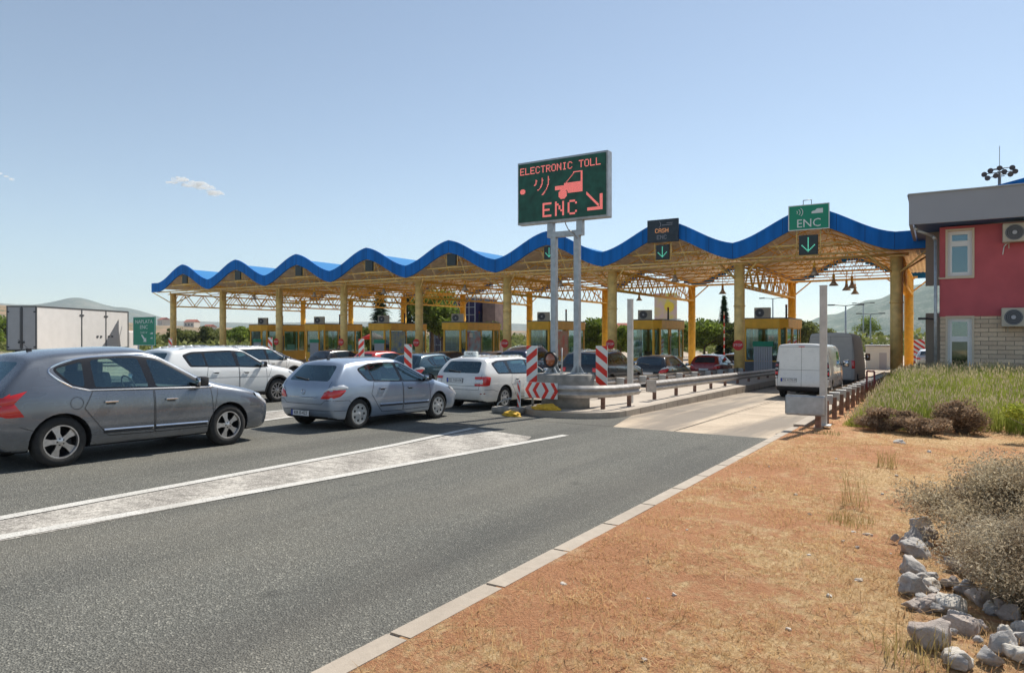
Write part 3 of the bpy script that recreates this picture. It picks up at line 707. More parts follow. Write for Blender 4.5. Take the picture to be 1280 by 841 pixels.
def van_f():        # taller bronze-grey van
    p = dict(L=5.93, W=1.98, H=2.52, rw=1.1, fw=4.9, R=.34, br=1.3, bf=1.28, cz=1.34, nz=1.05, yc=5.1, yrf=4.35, yrr=.1, ytg=.06, body=P_bronze, bulge_r=.03, crown=.06, tw=.2, wk='hub', gap=.05, cladz=.45, noshelf=1, rim=.2)
    p['cols'] = van_cols(p)
    p['dlo'] = None; p['win'] = [([(4.15, 1.32), (4.95, 1.30), (4.75, 1.5), (4.42, 1.95), (4.18, 2.0)], 1)]
    p['fwin'] = [(-.7, 1.4), (.7, 1.4), (.62, 2.2), (-.62, 2.2)]
    p['doors'] = []; p['seams'] = [[(.14, .5), (.14, 2.2)], [(.2, .8), (4.0, .8)]]
    p['rseams'] = [[(.0, .5), (.0, 2.35)], [(-.86, .5), (-.86, 2.34), (.86, 2.34), (.86, .5), (-.86, .5)]]
    p['rblack'] = [([(-.95, .55), (0, .55), (.95, .55)], [(-.95, .3), (0, .3), (.95, .3)])]
    p['lamps'] = [([(-.11, 1.30), (0, 1.30), (.06, 1.30)], [(-.11, .95), (0, .95), (.06, .95)], 'd', 1, 'red', 'tail_lamp')]
    p['lamp1'] = [([(-.12, 2.42), (.12, 2.42)], [(-.12, 2.38), (.12, 2.38)], 'red', 'brake_lamp')]
    p['mir'] = (4.85, 1.4); p['mirsz'] = (.22, .12, .34); p['mircol'] = M['black']; p['plate'] = (.7, '')
    return p
# ---------------------------------------------------------------- ground materials
def nd(m, t, **k):
    x = m.node_tree.nodes.new(t)
    for a, b in k.items(): setattr(x, a, b)
    return x
def ramp(m, src, stops):
    r = nd(m, 'ShaderNodeValToRGB'); e = r.color_ramp.elements
    while len(e) > 1: e.remove(e[-1])
    e[0].position = stops[0][0]; e[0].color = (*stops[0][1], 1)
    for p_, c in stops[1:]: q = e.new(p_); q.color = (*c, 1)
    m.node_tree.links.new(src, r.inputs[0]); return r.outputs[0]
def noise(m, vec, sc, det=5, rough=.55, stretch=None):
    l = m.node_tree.links
    if stretch:
        mp = nd(m, 'ShaderNodeMapping'); mp.inputs['Scale'].default_value = stretch; l.new(vec, mp.inputs[0]); vec = mp.outputs[0]
    n = nd(m, 'ShaderNodeTexNoise'); n.inputs['Scale'].default_value = sc; n.inputs['Detail'].default_value = det; n.inputs['Roughness'].default_value = rough
    l.new(vec, n.inputs['Vector']); return n.outputs[0]
def mixc(m, f, a, b, mode='MIX'):
    x = nd(m, 'ShaderNodeMix', data_type='RGBA', blend_type=mode); l = m.node_tree.links
    for i, v in ((0, f), (6, a), (7, b)):
        if isinstance(v, (int, float)): x.inputs[i].default_value = v
        elif isinstance(v, tuple): x.inputs[i].default_value = (*v, 1)
        else: l.new(v, x.inputs[i])
    return x.outputs[2]
def newmat(name):
    m = bpy.data.materials.new(name); m.use_nodes = True; tc = nd(m, 'ShaderNodeTexCoord')
    return m, m.node_tree.nodes['Principled BSDF'], tc.outputs['Object'], m.node_tree.links
def bumpn(m, src, st, dist=.01):
    b = nd(m, 'ShaderNodeBump'); b.inputs['Strength'].default_value = st; b.inputs['Distance'].default_value = dist
    m.node_tree.links.new(src, b.inputs['Height']); return b.outputs[0]
def mapr(m, src, a, b, c=0, d=1):
    r = nd(m, 'ShaderNodeMapRange'); 
    for i, v in enumerate((a, b, c, d)): r.inputs[i+1].default_value = v
    m.node_tree.links.new(src, r.inputs[0]); return r.outputs[0]
def asphalt_mat():
    m, p, v, l = newmat('asphalt')
    vo = nd(m, 'ShaderNodeTexVoronoi'); vo.inputs['Scale'].default_value = 90; l.new(v, vo.inputs['Vector'])
    stones = ramp(m, vo.outputs['Color'], [(0, (.035, .037, .036)), (.45, (.085, .087, .082)), (.78, (.21, .21, .19)), (.93, (.50, .48, .41))])
    big = noise(m, v, .45, 4); wear = noise(m, v, 1.2, 5, stretch=(1, .12, 1))
    base = mixc(m, mapr(m, big, .3, .7), (.142, .136, .118), (.20, .188, .155))
    base = mixc(m, mapr(m, wear, .45, .75, 0, .5), base, (.12, .118, .10))
    c = mixc(m, .52, base, stones)
    tr = noise(m, v, .7, 3, stretch=(1, .05, 1)); c = mixc(m, mapr(m, tr, .50, .70, 0, .45), c, (.05, .05, .05)); oil = noise(m, v, 1.1, 4, .7); c = mixc(m, mapr(m, oil, .64, .74, 0, .5), c, (.04, .04, .04)); dust = noise(m, v, .35, 5, .6, stretch=(1, .3, 1)); c = mixc(m, mapr(m, dust, .5, .75, 0, .35), c, (.22, .195, .155))
    l.new(c, p.inputs['Base Color']); p.inputs['Roughness'].default_value = .9; p.inputs['Specular IOR Level'].default_value = .2
    l.new(bumpn(m, vo.outputs['Distance'], .8, .012), p.inputs['Normal']); return m
def paintline_mat(name, k):
    m, p, v, l = newmat(name)
    n1 = noise(m, v, 60, 6, .7); n2 = noise(m, v, 3, 4); s_ = noise(m, v, 2.2, 4, stretch=(1, .5, 1))
    c = mixc(m, mapr(m, n2, .3, .7), (.48, .46, .42), (.62, .60, .56))
    if k:
        vo = nd(m, 'ShaderNodeTexVoronoi'); vo.inputs['Scale'].default_value = 95; l.new(v, vo.inputs['Vector'])
        # worn hatch bars: paint remains on about half of the stones
        wv = nd(m, 'ShaderNodeTexWave', wave_type='BANDS', bands_direction='DIAGONAL'); wv.inputs['Scale'].default_value = .42; wv.inputs['Distortion'].default_value = 2.2; wv.inputs['Detail Scale'].default_value = 2.5
        l.new(v, wv.inputs['Vector'])
        a = mapr(m, wv.outputs['Fac'], .1, .9, -.035, .04)
        ad = nd(m, 'ShaderNodeMath', operation='ADD'); l.new(n1, ad.inputs[0]); l.new(a, ad.inputs[1])
        f = mapr(m, ad.outputs[0], .36, .60); c = mixc(m, f, (.17, .155, .14), (.60, .56, .50)); n12 = noise(m, v, 11, 6, .8); c = mixc(m, mapr(m, n12, .46, .64, 0, .75), c, (.16, .145, .13)); n5 = noise(m, v, 3.2, 5, .7, stretch=(.6, 1.6, 1)); c = mixc(m, mapr(m, n5, .50, .64, 0, .5), c, (.15, .14, .125))
    else: c = mixc(m, mapr(m, n1, .38, .46), (.2, .19, .18), c); nw = noise(m, v, 5, 7, .75); c = mixc(m, mapr(m, nw, .60, .70, 0, .6), c, (.2, .19, .17))
    l.new(c, p.inputs['Base Color']); p.inputs['Roughness'].default_value = .95; p.inputs['Specular IOR Level'].default_value = .08
    l.new(bumpn(m, n1, .4, .008), p.inputs['Normal']); return m
def soil_mat():
    m, p, v, l = newmat('dry_soil')
    a = noise(m, v, .55, 5, .6); b_ = noise(m, v, 7, 8, .7); c_ = noise(m, v, 45, 6, .75); d = noise(m, v, 30, 5, .7, stretch=(1, .35, 1))
    straw = mixc(m, mapr(m, d, .35, .65), (.44, .26, .11), (.78, .56, .31))
    red = mixc(m, mapr(m, c_, .3, .7), (.42, .18, .085), (.64, .34, .18))
    f = nd(m, 'ShaderNodeMath', operation='MULTIPLY_ADD'); f.inputs[1].default_value = .6; l.new(b_, f.inputs[0])
    f2 = nd(m, 'ShaderNodeMath', operation='MULTIPLY'); f2.inputs[1].default_value = .55; l.new(a, f2.inputs[0]); l.new(f2.outputs[0], f.inputs[2])
    sx = nd(m, 'ShaderNodeSeparateXYZ'); l.new(v, sx.inputs[0]); fx = nd(m, 'ShaderNodeMath', operation='ADD'); l.new(f.outputs[0], fx.inputs[0]); l.new(mapr(m, sx.outputs[0], -2.6, .2, .045, -.045), fx.inputs[1]); c = mixc(m, mapr(m, fx.outputs[0], .50, .61), straw, red)
    pt = noise(m, v, 2.6, 6, .7); c = mixc(m, mapr(m, pt, .58, .74, 0, .4), c, (.30, .16, .075)); pt2 = noise(m, v, 1.7, 6, .65); c = mixc(m, mapr(m, pt2, .58, .72, 0, .5), c, (.74, .57, .35))
    peb = nd(m, 'ShaderNodeTexVoronoi'); peb.inputs['Scale'].default_value = 38; l.new(v, peb.inputs['Vector'])
    c = mixc(m, mapr(m, peb.outputs['Distance'], .07, .10, .6, 0), c, (.55, .45, .38))
    l.new(c, p.inputs['Base Color']); p.inputs['Roughness'].default_value = .95; p.inputs['Specular IOR Level'].default_value = .15
    hh = nd(m, 'ShaderNodeMath', operation='ADD'); l.new(b_, hh.inputs[0]); l.new(c_, hh.inputs[1])
    l.new(bumpn(m, hh.outputs[0], 1, .045), p.inputs['Normal']); return m
def conc_mat(name, c1, c2, bs=.3, stain=0):
    m, p, v, l = newmat(name)
    a = noise(m, v, .8, 6, .65); b_ = noise(m, v, 14, 8, .7); c_ = noise(m, v, 90, 4)
    c = mixc(m, mapr(m, a, .35, .65), c1, c2); c = mixc(m, mapr(m, b_, .3, .75, 0, .5), c, tuple(x*.7 for x in c1))
    if stain:
        s_ = noise(m, v, .9, 5, stretch=(1, .1, 1)); c = mixc(m, mapr(m, s_, .48, .62, 0, .75), c, (.13, .11, .09)); s2 = noise(m, v, 3.5, 6, .7); c = mixc(m, mapr(m, s2, .56, .66, 0, .5), c, (.2, .17, .13))
        wv = nd(m, 'ShaderNodeTexWave', wave_type='BANDS', bands_direction='X'); wv.inputs['Scale'].default_value = .27; wv.inputs['Distortion'].default_value = 1.5; l.new(v, wv.inputs['Vector'])
    l.new(c, p.inputs['Base Color']); p.inputs['Roughness'].default_value = .85; l.new(bumpn(m, c_, bs, .01), p.inputs['Normal']); return m
M['asphalt'] = asphalt_mat(); M['line'] = paintline_mat('road_paint', 0); M['hatch'] = paintline_mat('worn_road_paint', 1)
M['soil'] = soil_mat(); M['conc'] = conc_mat('pale_concrete', (.40, .31, .22), (.55, .44, .32), stain=1)
M['kerb'] = conc_mat('kerb_concrete', (.35, .29, .23), (.47, .40, .32)); M['island'] = conc_mat('island_concrete', (.42, .35, .28), (.50, .43, .35))
M['gravel'] = conc_mat('far_ground', (.30, .25, .17), (.22, .22, .12))
def mound(x, y):
    a = min(1, max(0, (y-16.6)/7)); c = min(1, max(0, (x+1.9)/1.2)); a = a*a*(3-2*a); c = c*c*(3-2*c); return .62*a*c
def sheet(name, x0, x1, y0, y1, dz, m, kind='structure', bumps=0, n=1):
    bm = B(); ny = max(1, int((y1-y0)/(1 if n == 1 else n))); ny = min(ny, 400); nx = 1 if n == 1 else max(1, int((x1-x0)/n))
    ys = sorted(set([y0+(y1-y0)*i/ny for i in range(ny+1)]+([42] if y0 < 42 < y1 else [])+([-30] if y0 < -30 < y1 else [])))
    from mathutils import noise as N
    g = []
    for y in ys:
        row = []
        for i in range(nx+1):
            x = x0+(x1-x0)*i/nx; e = 0
            if bumps: e = mound(x, y)+bumps*(N.noise(Vector((x*.6, y*.6, 0)))*.6+N.noise(Vector((x*2.3, y*2.3, 3)))*.3)*min(1, max(0, (x-x0)*2))
            row.append(bm.verts.new((x, y, gz(x, y)+dz+e)))
        g.append(row)
    for a, b in zip(g, g[1:]):
        for i in range(nx): bm.faces.new((a[i], a[i+1], b[i+1], b[i]))
    return tag(obj(name, bm, m, smooth=bumps > 0), kind=kind)
def slab_poly(name, poly, z0, z1, m, kind='structure', parent=None, bev=0):
    """extruded outline following the ground slope"""
    bm = B(); a = [bm.verts.new((x, y, gz(x, y)+z0)) for x, y in poly]; b = [bm.verts.new((x, y, gz(x, y)+z1)) for x, y in poly]; n = len(a)
    bm.faces.new(b)
    for i in range(n): bm.faces.new((a[i], a[(i+1) % n], b[(i+1) % n], b[i]))
    bmesh.ops.triangulate(bm, faces=[f for f in bm.faces if len(f.verts) > 4]); fixn(bm)
    return tag(obj(name, bm, m, parent), kind=kind)
def flat_poly(name, poly, dz, m, step=1.0):
    bm = B(); vs = [bm.verts.new((x, y, gz(x, y)+dz)) for x, y in poly]; f = bm.faces.new(vs)
    bmesh.ops.triangulate(bm, faces=[f]); fixn(bm)
    for f in bm.faces:
        if f.normal.z < 0: f.normal_flip()
    return tag(obj(name, bm, m), kind='structure')
# far ground reaching the horizon
bm = B()
for y0, y1 in ((-400, -30), (-30, 42), (42, 9000)):
    quad(bm, [(-9000, y0, gz(0, y0)-.06), (9000, y0, gz(0, y0)-.06), (9000, y1, gz(0, y1)-.06), (-9000, y1, gz(0, y1)-.06)])
tag(obj('ground', bm, M['gravel']), kind='structure')
sheet('road', -75, -2.62, -30, 13.9, 0, M['asphalt'])
sheet('toll_plaza_pavement', -75, -2.62, 13.9, 110, .0, M['conc'])
for _y in (18.6, 23.4, 28.2, 33.0): flat_poly('pavement_joint', [(-6.7, _y), (-2.75, _y), (-2.75, _y+.025), (-6.7, _y+.025)], .004, M['void'])
flat_poly('pavement_joint', [(-4.7, 13.9), (-4.675, 13.9), (-4.675, 50), (-4.7, 50)], .0045, M['void'])
# asphalt keeps running in the lanes left of the first island
flat_poly('asphalt_lane', [(-75, 13.9), (-9.45, 13.9), (-9.45, 19.5), (-75, 19.5)], .004, M['asphalt'])
flat_poly('asphalt_lane', [(-9.46, 13.9), (-6.05, 13.9), (-6.7, 16.6), (-9.46, 16.6)], .004, M['asphalt'])
sheet('verge', -2.62, 30, -12, 29, .04, M['soil'], bumps=.12, n=.25)
sheet('verge_far', -2.62, 60, 29, 60, .03, M['soil'])
# painted gore and lines
def line(name, a, b, w_, m=M['line'], dz=.008):
    a = Vector(a); b = Vector(b); d = (b-a).normalized(); n_ = Vector((-d.y, d.x))*w_/2
    return flat_poly(name, [tuple(a-n_), tuple(b-n_), tuple(b+n_), tuple(a+n_)], dz, m)
line('road_marking', (-7.05, -12), (-6.92, 2.72), .17); line('road_marking', (-6.92, 2.72), (-6.2, 11.95), .17, dz=.0085)
line('road_marking', (-7.6, -12), (-7.68, 3.02), .17); line('road_marking', (-7.68, 3.02), (-7.95, 8.9), .17, dz=.0085); line('road_marking', (-7.95, 8.9), (-8.3, 11.8), .17, dz=.009)
flat_poly('road_marking_hatch', [(-6.94, -12), (-6.8, 2.72), (-6.32, 10.6), (-6.62, 11.35), (-8.15, 11.75), (-7.85, 8.9), (-7.58, 3.02), (-7.5, -12)], .004, M['hatch'])
line('road_marking', (-12.4, 7.8), (-13.55, 13.9), .17, dz=.0125); line('road_marking', (-14.2, 7.8), (-14.55, 13.9), .17, dz=.0125)
flat_poly('road_marking_hatch', [(-12.48, 7.8), (-13.6, 13.8), (-14.45, 13.8), (-14.1, 7.8)], .008, M['hatch'])
for k, (xa, xb) in enumerate(((-20.4, -21.6), (-27.5, -28.8))): line('road_marking', (xa, 8), (xb, 18), .17, dz=.0125)
# kerb stones along the verge, one after the other
seg = []
def kx(y): return -2.62-.0035*max(0, y)
y = -6.0; kb = None; rk = random.Random(3)
kerbm = B()
while y < 15.3:
    L_ = 1.0; e = y+L_-.004; j = rk.uniform(-.006, .006)
    j *= .15; pts = [(kx(y)-.09+j, y), (kx(y)+.09+j, y), (kx(e)+.09+j, e), (kx(e)-.09+j, e)]
    vs = [kerbm.verts.new((px, py, gz(px, py)+zz)) for zz in (-.1, .045+j) for px, py in pts]
    for f in ((0, 1, 5, 4), (1, 2, 6, 5), (2, 3, 7, 6), (3, 0, 4, 7), (4, 5, 6, 7)): kerbm.faces.new([vs[i] for i in f])
    y += L_
fixn(kerbm); bmesh.ops.bevel(kerbm, geom=[e for e in kerbm.edges if all(v.co.z > gz(0, v.co.y)+.03 for v in e.verts)], offset=.014, segments=2, affect='EDGES')
tag(obj('kerb', kerbm, M['kerb']), kind='structure')
# lane 1 right kerb under the rail
slab_poly('kerb', [(-2.75, 16.2), (-2.5, 16.2), (-2.45, 60), (-2.75, 60)], -.1, .08, M['kerb'])
# islands with rounded nose: kerb ring + infill
def island(xc, w_, yn, ye):
    h = w_/2; nose = [(xc+h*math.cos(a), yn+h*1.0+h*1.0*math.sin(a)) for a in [math.pi*(1+k/14) for k in range(15)]]
    poly = nose+[(xc+h, ye), (xc-h, ye)]
    r = slab_poly('island_kerb', poly, -.1, .15, M['kerb'])
    h2 = h-.17; nose2 = [(xc+h2*math.cos(a), yn+h+h2*math.sin(a)) for a in [math.pi*(1+k/14) for k in range(15)]]
    slab_poly('island', nose2+[(xc+h2, ye-.2), (xc-h2, ye-.2)], .1, .154, M['island'])
    # joints in the kerb face
    b = B()
    ym = yn+h
    while ym < min(ye, 45):
        for sx in (-1, 1):
            prism(b, [(xc+sx*(h-.18), ym, gz(0, ym)+.155), (xc+sx*(h+.002), ym, gz(0, ym)+.155), (xc+sx*(h+.002), ym, gz(0, ym)-.05), (xc+sx*(h-.0), ym, gz(0, ym)-.05), (xc+sx*(h-.01), ym, gz(0, ym)+.149), (xc+sx*(h-.18), ym, gz(0, ym)+.149)], (0, .012, 0))
        ym += 1.0
    fixn(b); obj('kerb_joint', b, M['void'], r)
    return r
ISL = [(-8.05, 2.75, 14.75), (-15.3, 2.6, 16.6), (-22.6, 2.6, 21.0), (-29.85, 2.6, 22.5), (-37.1, 2.6, 24), (-44.4, 2.6, 25), (-51.7, 2.6, 26), (-58.9, 2.6, 38)]
for xc, w_, yn in ISL: island(xc, w_, yn, 62)
# ---------------------------------------------------------------- toll canopy
YF, YB, D, X0 = 37.3, 52.5, 7.27, -1.75
M['yel'] = mat('column_yellow_paint', (.88, .62, .22), .5, var=.25, scale=3, coat=.1)
M['ora'] = mat('steel_orange_paint', (.95, .54, .06), .5, var=.2, scale=4)
M['bluep'] = mat('fascia_blue', (.008, .16, .54), .75, var=.3, scale=.8, spec=.2, stretch=(3, 1, .35))
M['bluer'] = mat('roof_blue_sheet', (.06, .23, .48), .85, spec=.1)
M['soff'] = mat('soffit_sheet', (.88, .80, .68), .8, var=.2, scale=2)
can = thing('toll_canopy', 'long wavy blue roofed toll canopy on yellow columns over the lanes', 'canopy', (X0-4*D, YF, gz(0, YF)))
inv = T(-(X0-4*D), -YF, -gz(0, YF))
def cadd(name, bm, m, par=can, **k): bm.transform(inv); return obj(name, bm, m, par, **k)
ZT, ZC = 6.42, 7.92        # fascia top: trough, crest
def wave(x):
    u = (X0-x)/D
    if u < 0 or u > 8: return ZT
    f = u % 1.0; c = .5-.5*math.cos(2*math.pi*f)
    tri = 1-abs(2*f-1); s_ = c*.62+tri*.38
    return ZT+(ZC-ZT)*s_*.98
xs = [X0+1.55]+[X0-D*k/24 for k in range(0, 24*8+1)]+[X0-8*D-1.05]
yf = YF-1.45
bm = B(); A = []
for x in xs:
    z = wave(x); A.append([bm.verts.new(p) for p in ((x, yf, z-.82), (x, yf, z), (x, yf+.12, z), (x, yf+.12, z-.82))])
for a, b in zip(A, A[1:]):
    for i in range(4): bm.faces.new((a[i], a[(i+1) % 4], b[(i+1) % 4], b[i]))
bm.faces.new(A[0]); bm.faces.new(A[-1][::-1]); fixn(bm)
_x = X0+1.2
while _x > X0-8*D-.9:
    box(bm, _x, yf-.002, wave(_x)-.41, .014, .01, .80, mi=1); _x -= 1.21
cadd('fascia', bm, [M['bluep'], M['void']], smooth=40)
# roof sheet with ribs running along the slope
bm = B(); n = len(xs); yb = YB+1.8
ribs = []
xx = X0+1.5
while xx > X0-8*D-1.0: ribs.append(xx); xx -= .22
L = []
for i, x in enumerate(ribs):
    for dx, dz in ((0, 0), (.06, .035), (.12, .035), (.16, 0)): L.append((x-dx, wave(x-dx)-.42+dz))
for mi, off in ((0, 0), (1, -.05)):
    V = [[bm.verts.new((x, y, z+off)) for y in (yf+.13, yb)] for x, z in L]
    for a, b in zip(V, V[1:]):
        f = bm.faces.new((a[0], a[1], b[1], b[0])); f.material_index = mi
cadd('roof', bm, [M['bluer'], M['soff']])
# rear fascia
bm = B()
for a, b in zip(xs, xs[1:]):
    box(bm, (a+b)/2, yb+.06, (wave(a)+wave(b))/2-.5, abs(b-a), .1, .7)
cadd('rear_fascia', bm, M['bluep'])
def column(x, y, r, m, ztop=5.5):
    z0 = gz(x, y)+.1; bm = B()
    tube(bm, (x, y, z0), (x, y, ztop), r, 24, cap=True)
    tube(bm, (x, y, z0+3.9), (x, y, z0+3.96), r+.035, 24)
    tube(bm, (x, y, z0), (x, y, z0+.05), r+.12, 24)
    for k in range(8):
        a = math.pi*k/4; tube(bm, (x+math.cos(a)*(r+.07), y+math.sin(a)*(r+.07), z0+.05), (x+math.cos(a)*(r+.07), y+math.sin(a)*(r+.07), z0+.1), .02, 6)
    box(bm, x, y, ztop+.02, r*2.5, r*2.5, .06)
    c = cadd('column', bm, m)
    return c
for k in range(9):
    x = X0-k*D
    column(x, YF, .27, M['yel'], 5.42); column(x, YB, .27, M['ora'], 5.42)
# main front and back beams (tubes), purlins
bm = B()
for y in (YF, YB):
    tube(bm, (X0+.5, y, 5.52), (X0-8*D-.5, y, 5.52), .075, 10)
cadd('main_beam', bm, M['yel'])
bm = B()
for y in (YF-1.2,):
    tube(bm, (X0+1.2, y, 5.60), (X0-8*D-.5, y, 5.60), .05, 8)
for k in range(8):
    xc = X0-(k+.5)*D
    for y in (YF-1.2, YF, YB):
        tube(bm, (xc+1.9, y, 6.12), (xc-1.9, y, 6.12), .045, 8)
cadd('tie_rail', bm, M['yel'])
# transverse lattice girders between front and rear columns
def lattice(bm, p0, p1, zl0, zu0, zl1, zu1, n, r=.035, rc=.055, side=0):
    P0 = Vector(p0); P1 = Vector(p1)
    lo = [Vector((*(P0.lerp(P1, i/n)), zl0+(zl1-zl0)*i/n)) for i in range(n+1)]
    up = [Vector((*(P0.lerp(P1, i/n)), zu0+(zu1-zu0)*i/n)) for i in range(n+1)]
    tube(bm, lo[0], lo[-1], rc, 8); tube(bm, up[0], up[-1], rc, 8)
    for i in range(n):
        if i % 2 == 0: tube(bm, lo[i], up[i+1], r, 5)
        else: tube(bm, up[i], lo[i+1], r, 5)
    return lo, up
for k in range(9):
    x = X0-k*D; bm = B()
    for dx in (-.22, .22):
        lattice(bm, (x+dx, YF+.3), (x+dx, YB-.3), 4.35, 5.45, 4.35, 5.45, 16)
    for i in range(17):
        y = YF+.3+(YB-YF-.6)*i/16
        for z in (4.35, 5.45): tube(bm, (x-.22, y, z), (x+.22, y, z), .025, 4)
    for y in (YF+.3, YB-.3):
        for dx in (-.22, .22): tube(bm, (x+dx, y, 4.3), (x, y+(-.3 if y < 45 else .3), 4.3), .05, 6)
    cadd('lattice_girder', bm, M['ora'])
# wave trusses (one per two metres of depth): chord following the roof with webbing down to the tie
for j in range(8):
    y = YF-1.2+(YB+1.0-YF+1.2)*j/7; bm = B()
    for k in range(8):
        xa = X0-k*D; n = 12; top = []
        for i in range(n+1):
            x = xa-D*i/n; top.append(Vector((x, y, wave(x)-.62)))
        for a, b in zip(top, top[1:]): tube(bm, a, b, .032, 5, cap=False)
        lowz = 5.62 if j else 5.6
        lo = [Vector((xa-D*i/n, y, lowz)) for i in range(n+1)]
        if j: tube(bm, lo[0], lo[-1], .035, 5)
        for i in range(2, n-2, 1 if j else 2):
            if i % 2 == 0: tube(bm, lo[i], top[i+1], .02, 4, cap=False)
            else: tube(bm, top[i], lo[i+1], .02, 4, cap=False)
    cadd('roof_truss', bm, M['ora'] if j else M['yel'])
# purlins following depth
bm = B()
for k in range(8):
    for i in (0, 2, 4, 6, 8, 10):
        x = X0-k*D-D*i/12; z = wave(x)-.56; tube(bm, (x, yf+.15, z), (x, yb-.1, z), .03, 5)
cadd('purlin', bm, M['ora'])
# raking struts from the columns out to the front edge and sideways
for k in range(9):
    x = X0-k*D
    for sx in (-1, 1):
        bm = B()
        tube(bm, (x, YF, 4.55), (x+sx*1.35, YF-1.15, 5.62), .042, 8)
        tube(bm, (x, YF, 4.55), (x+sx*1.35, YF+1.4, 5.6), .042, 8)
        cadd('strut', bm, M['yel']); bm = B()
        tube(bm, (x, YB, 4.4), (x+sx*1.3, YB, 5.5), .045, 8)
        cadd('strut', bm, M['ora'])
# ---------------------------------------------------------------- signals hung under each crest
M['galv'] = mat('galvanised_steel', (.42, .45, .47), .5, .6, var=.2, scale=8)
M['rail'] = mat('weathered_rail', (.46, .43, .40), .55, .45, var=.3, scale=6)
M['sigbox'] = mat('signal_black', (.02, .035, .04), .5)
M['ledg'] = mat('green_led', (.12, .62, .42), .5, emit=.45)
M['ledr'] = mat('pink_led', (.95, .22, .20), .5, emit=.42)
M['ledo'] = mat('orange_led', (.85, .38, .14), .5, emit=.35)
M['screen'] = None
def arrow_signal(x, y, z, s_, lit, label, group=None):
    t = thing('lane_signal', label, 'signal', (x, y, z), 0, group)
    b = B(); box(b, 0, 0, 0, s_, .16, s_*1.1, bev=.02); obj('housing', b, M['sigbox'], t)
    b = B()
    for sx in (-1, 1): tube(b, (sx*s_*.62, .02, -s_*.62), (sx*s_*.62, .02, s_*.9), .03, 6)
    for sz in (-.62, .9): tube(b, (-s_*.62, .02, sz*s_), (s_*.62, .02, sz*s_), .03, 6)
    obj('frame', b, M['yel'], t)
    if lit:
        b = B(); y0 = -.085
        for i in range(11):
            zz = s_*.38-i*s_*.075; box(b, 0, y0, zz, s_*.055, .006, s_*.055)
        for i in range(1, 6):
            for sx in (-1, 1): box(b, sx*i*s_*.065, y0, -s_*.37+i*s_*.068, s_*.06, .006, s_*.055)
        obj('arrow', b, M['ledg'], t)
    return t
names = ['first', 'second', 'third', 'fourth', 'fifth', 'sixth', 'seventh', 'eighth']
for k in range(8):
    x = X0-(k+.5)*D
    lab = ['dark signal box with green arrow under the green ENC board', 'dark signal box with green arrow under the dark variable board', 'dark signal box under the crest behind the tall message sign posts',
           'dark signal box hung under the fourth crest from the right', 'dark signal box hung under the fourth crest from the left', 'dark signal box hung under the third crest from the left', 'dark signal box hung under the second crest from the left', 'dark signal box hung under the leftmost canopy crest'][k]
    if k < 2: arrow_signal(x, yf-.16, 6.05 if k == 0 else 6.16, .85 if k == 0 else .72, 1, lab, 'lane signals under the canopy crests')
    else: arrow_signal(x+.15, yf+.2, 6.62, .70, 1 if k < 3 else 0, lab, 'lane signals under the canopy crests')
# ---------------------------------------------------------------- pendant lamps
M['lampsh'] = mat('lamp_shade_metal', (.42, .36, .30), .4, .5)
def pendant(x, y, z):
    t = thing('pendant_lamp', 'grey bell shaped pendant lamp hanging below the canopy girders', 'lamp', (x, y, z), 0, 'pendant lamps under the toll canopy')
    b = B(); lathe(b, [(.001, .32), (.07, .30), (.10, .12), (.26, -.1), (.25, -.1), (.08, .1), (.001, .14)], 16); obj('lamp_shade', b, M['lampsh'], t, smooth=40)
    b = B(); tube(b, (0, 0, .3), (0, 0, .55), .07, 8); tube(b, (0, 0, .55), (0, 0, 1.15), .02, 5); obj('stem', b, M['ora'], t)
    return t
pl = None
spots = [(X0-.5*D, YF+.2, 4.8)]+[(X0-(k+.5)*D, YF+.4, 4.8) for k in range(1, 7)]+[(X0-.45*D, YF+4.6, 4.55), (X0-.5*D+.6, YF+8.5, 4.5), (X0-.4*D, YF+12, 4.45), (X0-1.45*D, YF+9, 4.55), (X0-1.45*D, YF+13, 4.5), (X0-2.5*D, YF+13.5, 4.5), (X0-.35*D, YF+6.6, 4.5)]
plab = ['pendant lamp below the green ENC board', 'pendant lamp below the dark variable board', 'pendant lamp behind the posts of the tall message sign', 'pendant lamp in the fourth bay from the right', 'pendant lamp in the fourth bay from the left', 'pendant lamp in the third bay from the left', 'pendant lamp in the second bay from the left']
for i, s_ in enumerate(spots):
    t = pendant(*s_)
    if i < len(plab): t['label'] = plab[i]
    else: t['label'] = 'grey bell shaped lamp hanging deeper inside the canopy'
    if i < len(plab): del t['group']; t['group'] = 'front pendant lamps'
# ---------------------------------------------------------------- dot matrix sign
FONT = {'E': ['#####', '#....', '#....', '####.', '#....', '#....', '#####'], 'L': ['#....', '#....', '#....', '#....', '#....', '#....', '#####'],
 'C': ['.###.', '#...#', '#....', '#....', '#....', '#...#', '.###.'], 'T': ['#####', '..#..', '..#..', '..#..', '..#..', '..#..', '..#..'],
 'R': ['####.', '#...#', '#...#', '####.', '#.#..', '#..#.', '#...#'], 'O': ['.###.', '#...#', '#...#', '#...#', '#...#', '#...#', '.###.'],
 'N': ['#...#', '##..#', '#.#.#', '#.#.#', '#..##', '#...#', '#...#'], 'I': ['.###.', '..#..', '..#..', '..#..', '..#..', '..#..', '.###.'], ' ': ['.....']*7,
 'A': ['.###.', '#...#', '#...#', '#####', '#...#', '#...#', '#...#'], 'S': ['.####', '#....', '#....', '.###.', '....#', '....#', '####.'], 'H': ['#...#', '#...#', '#...#', '#####', '#...#', '#...#', '#...#']}
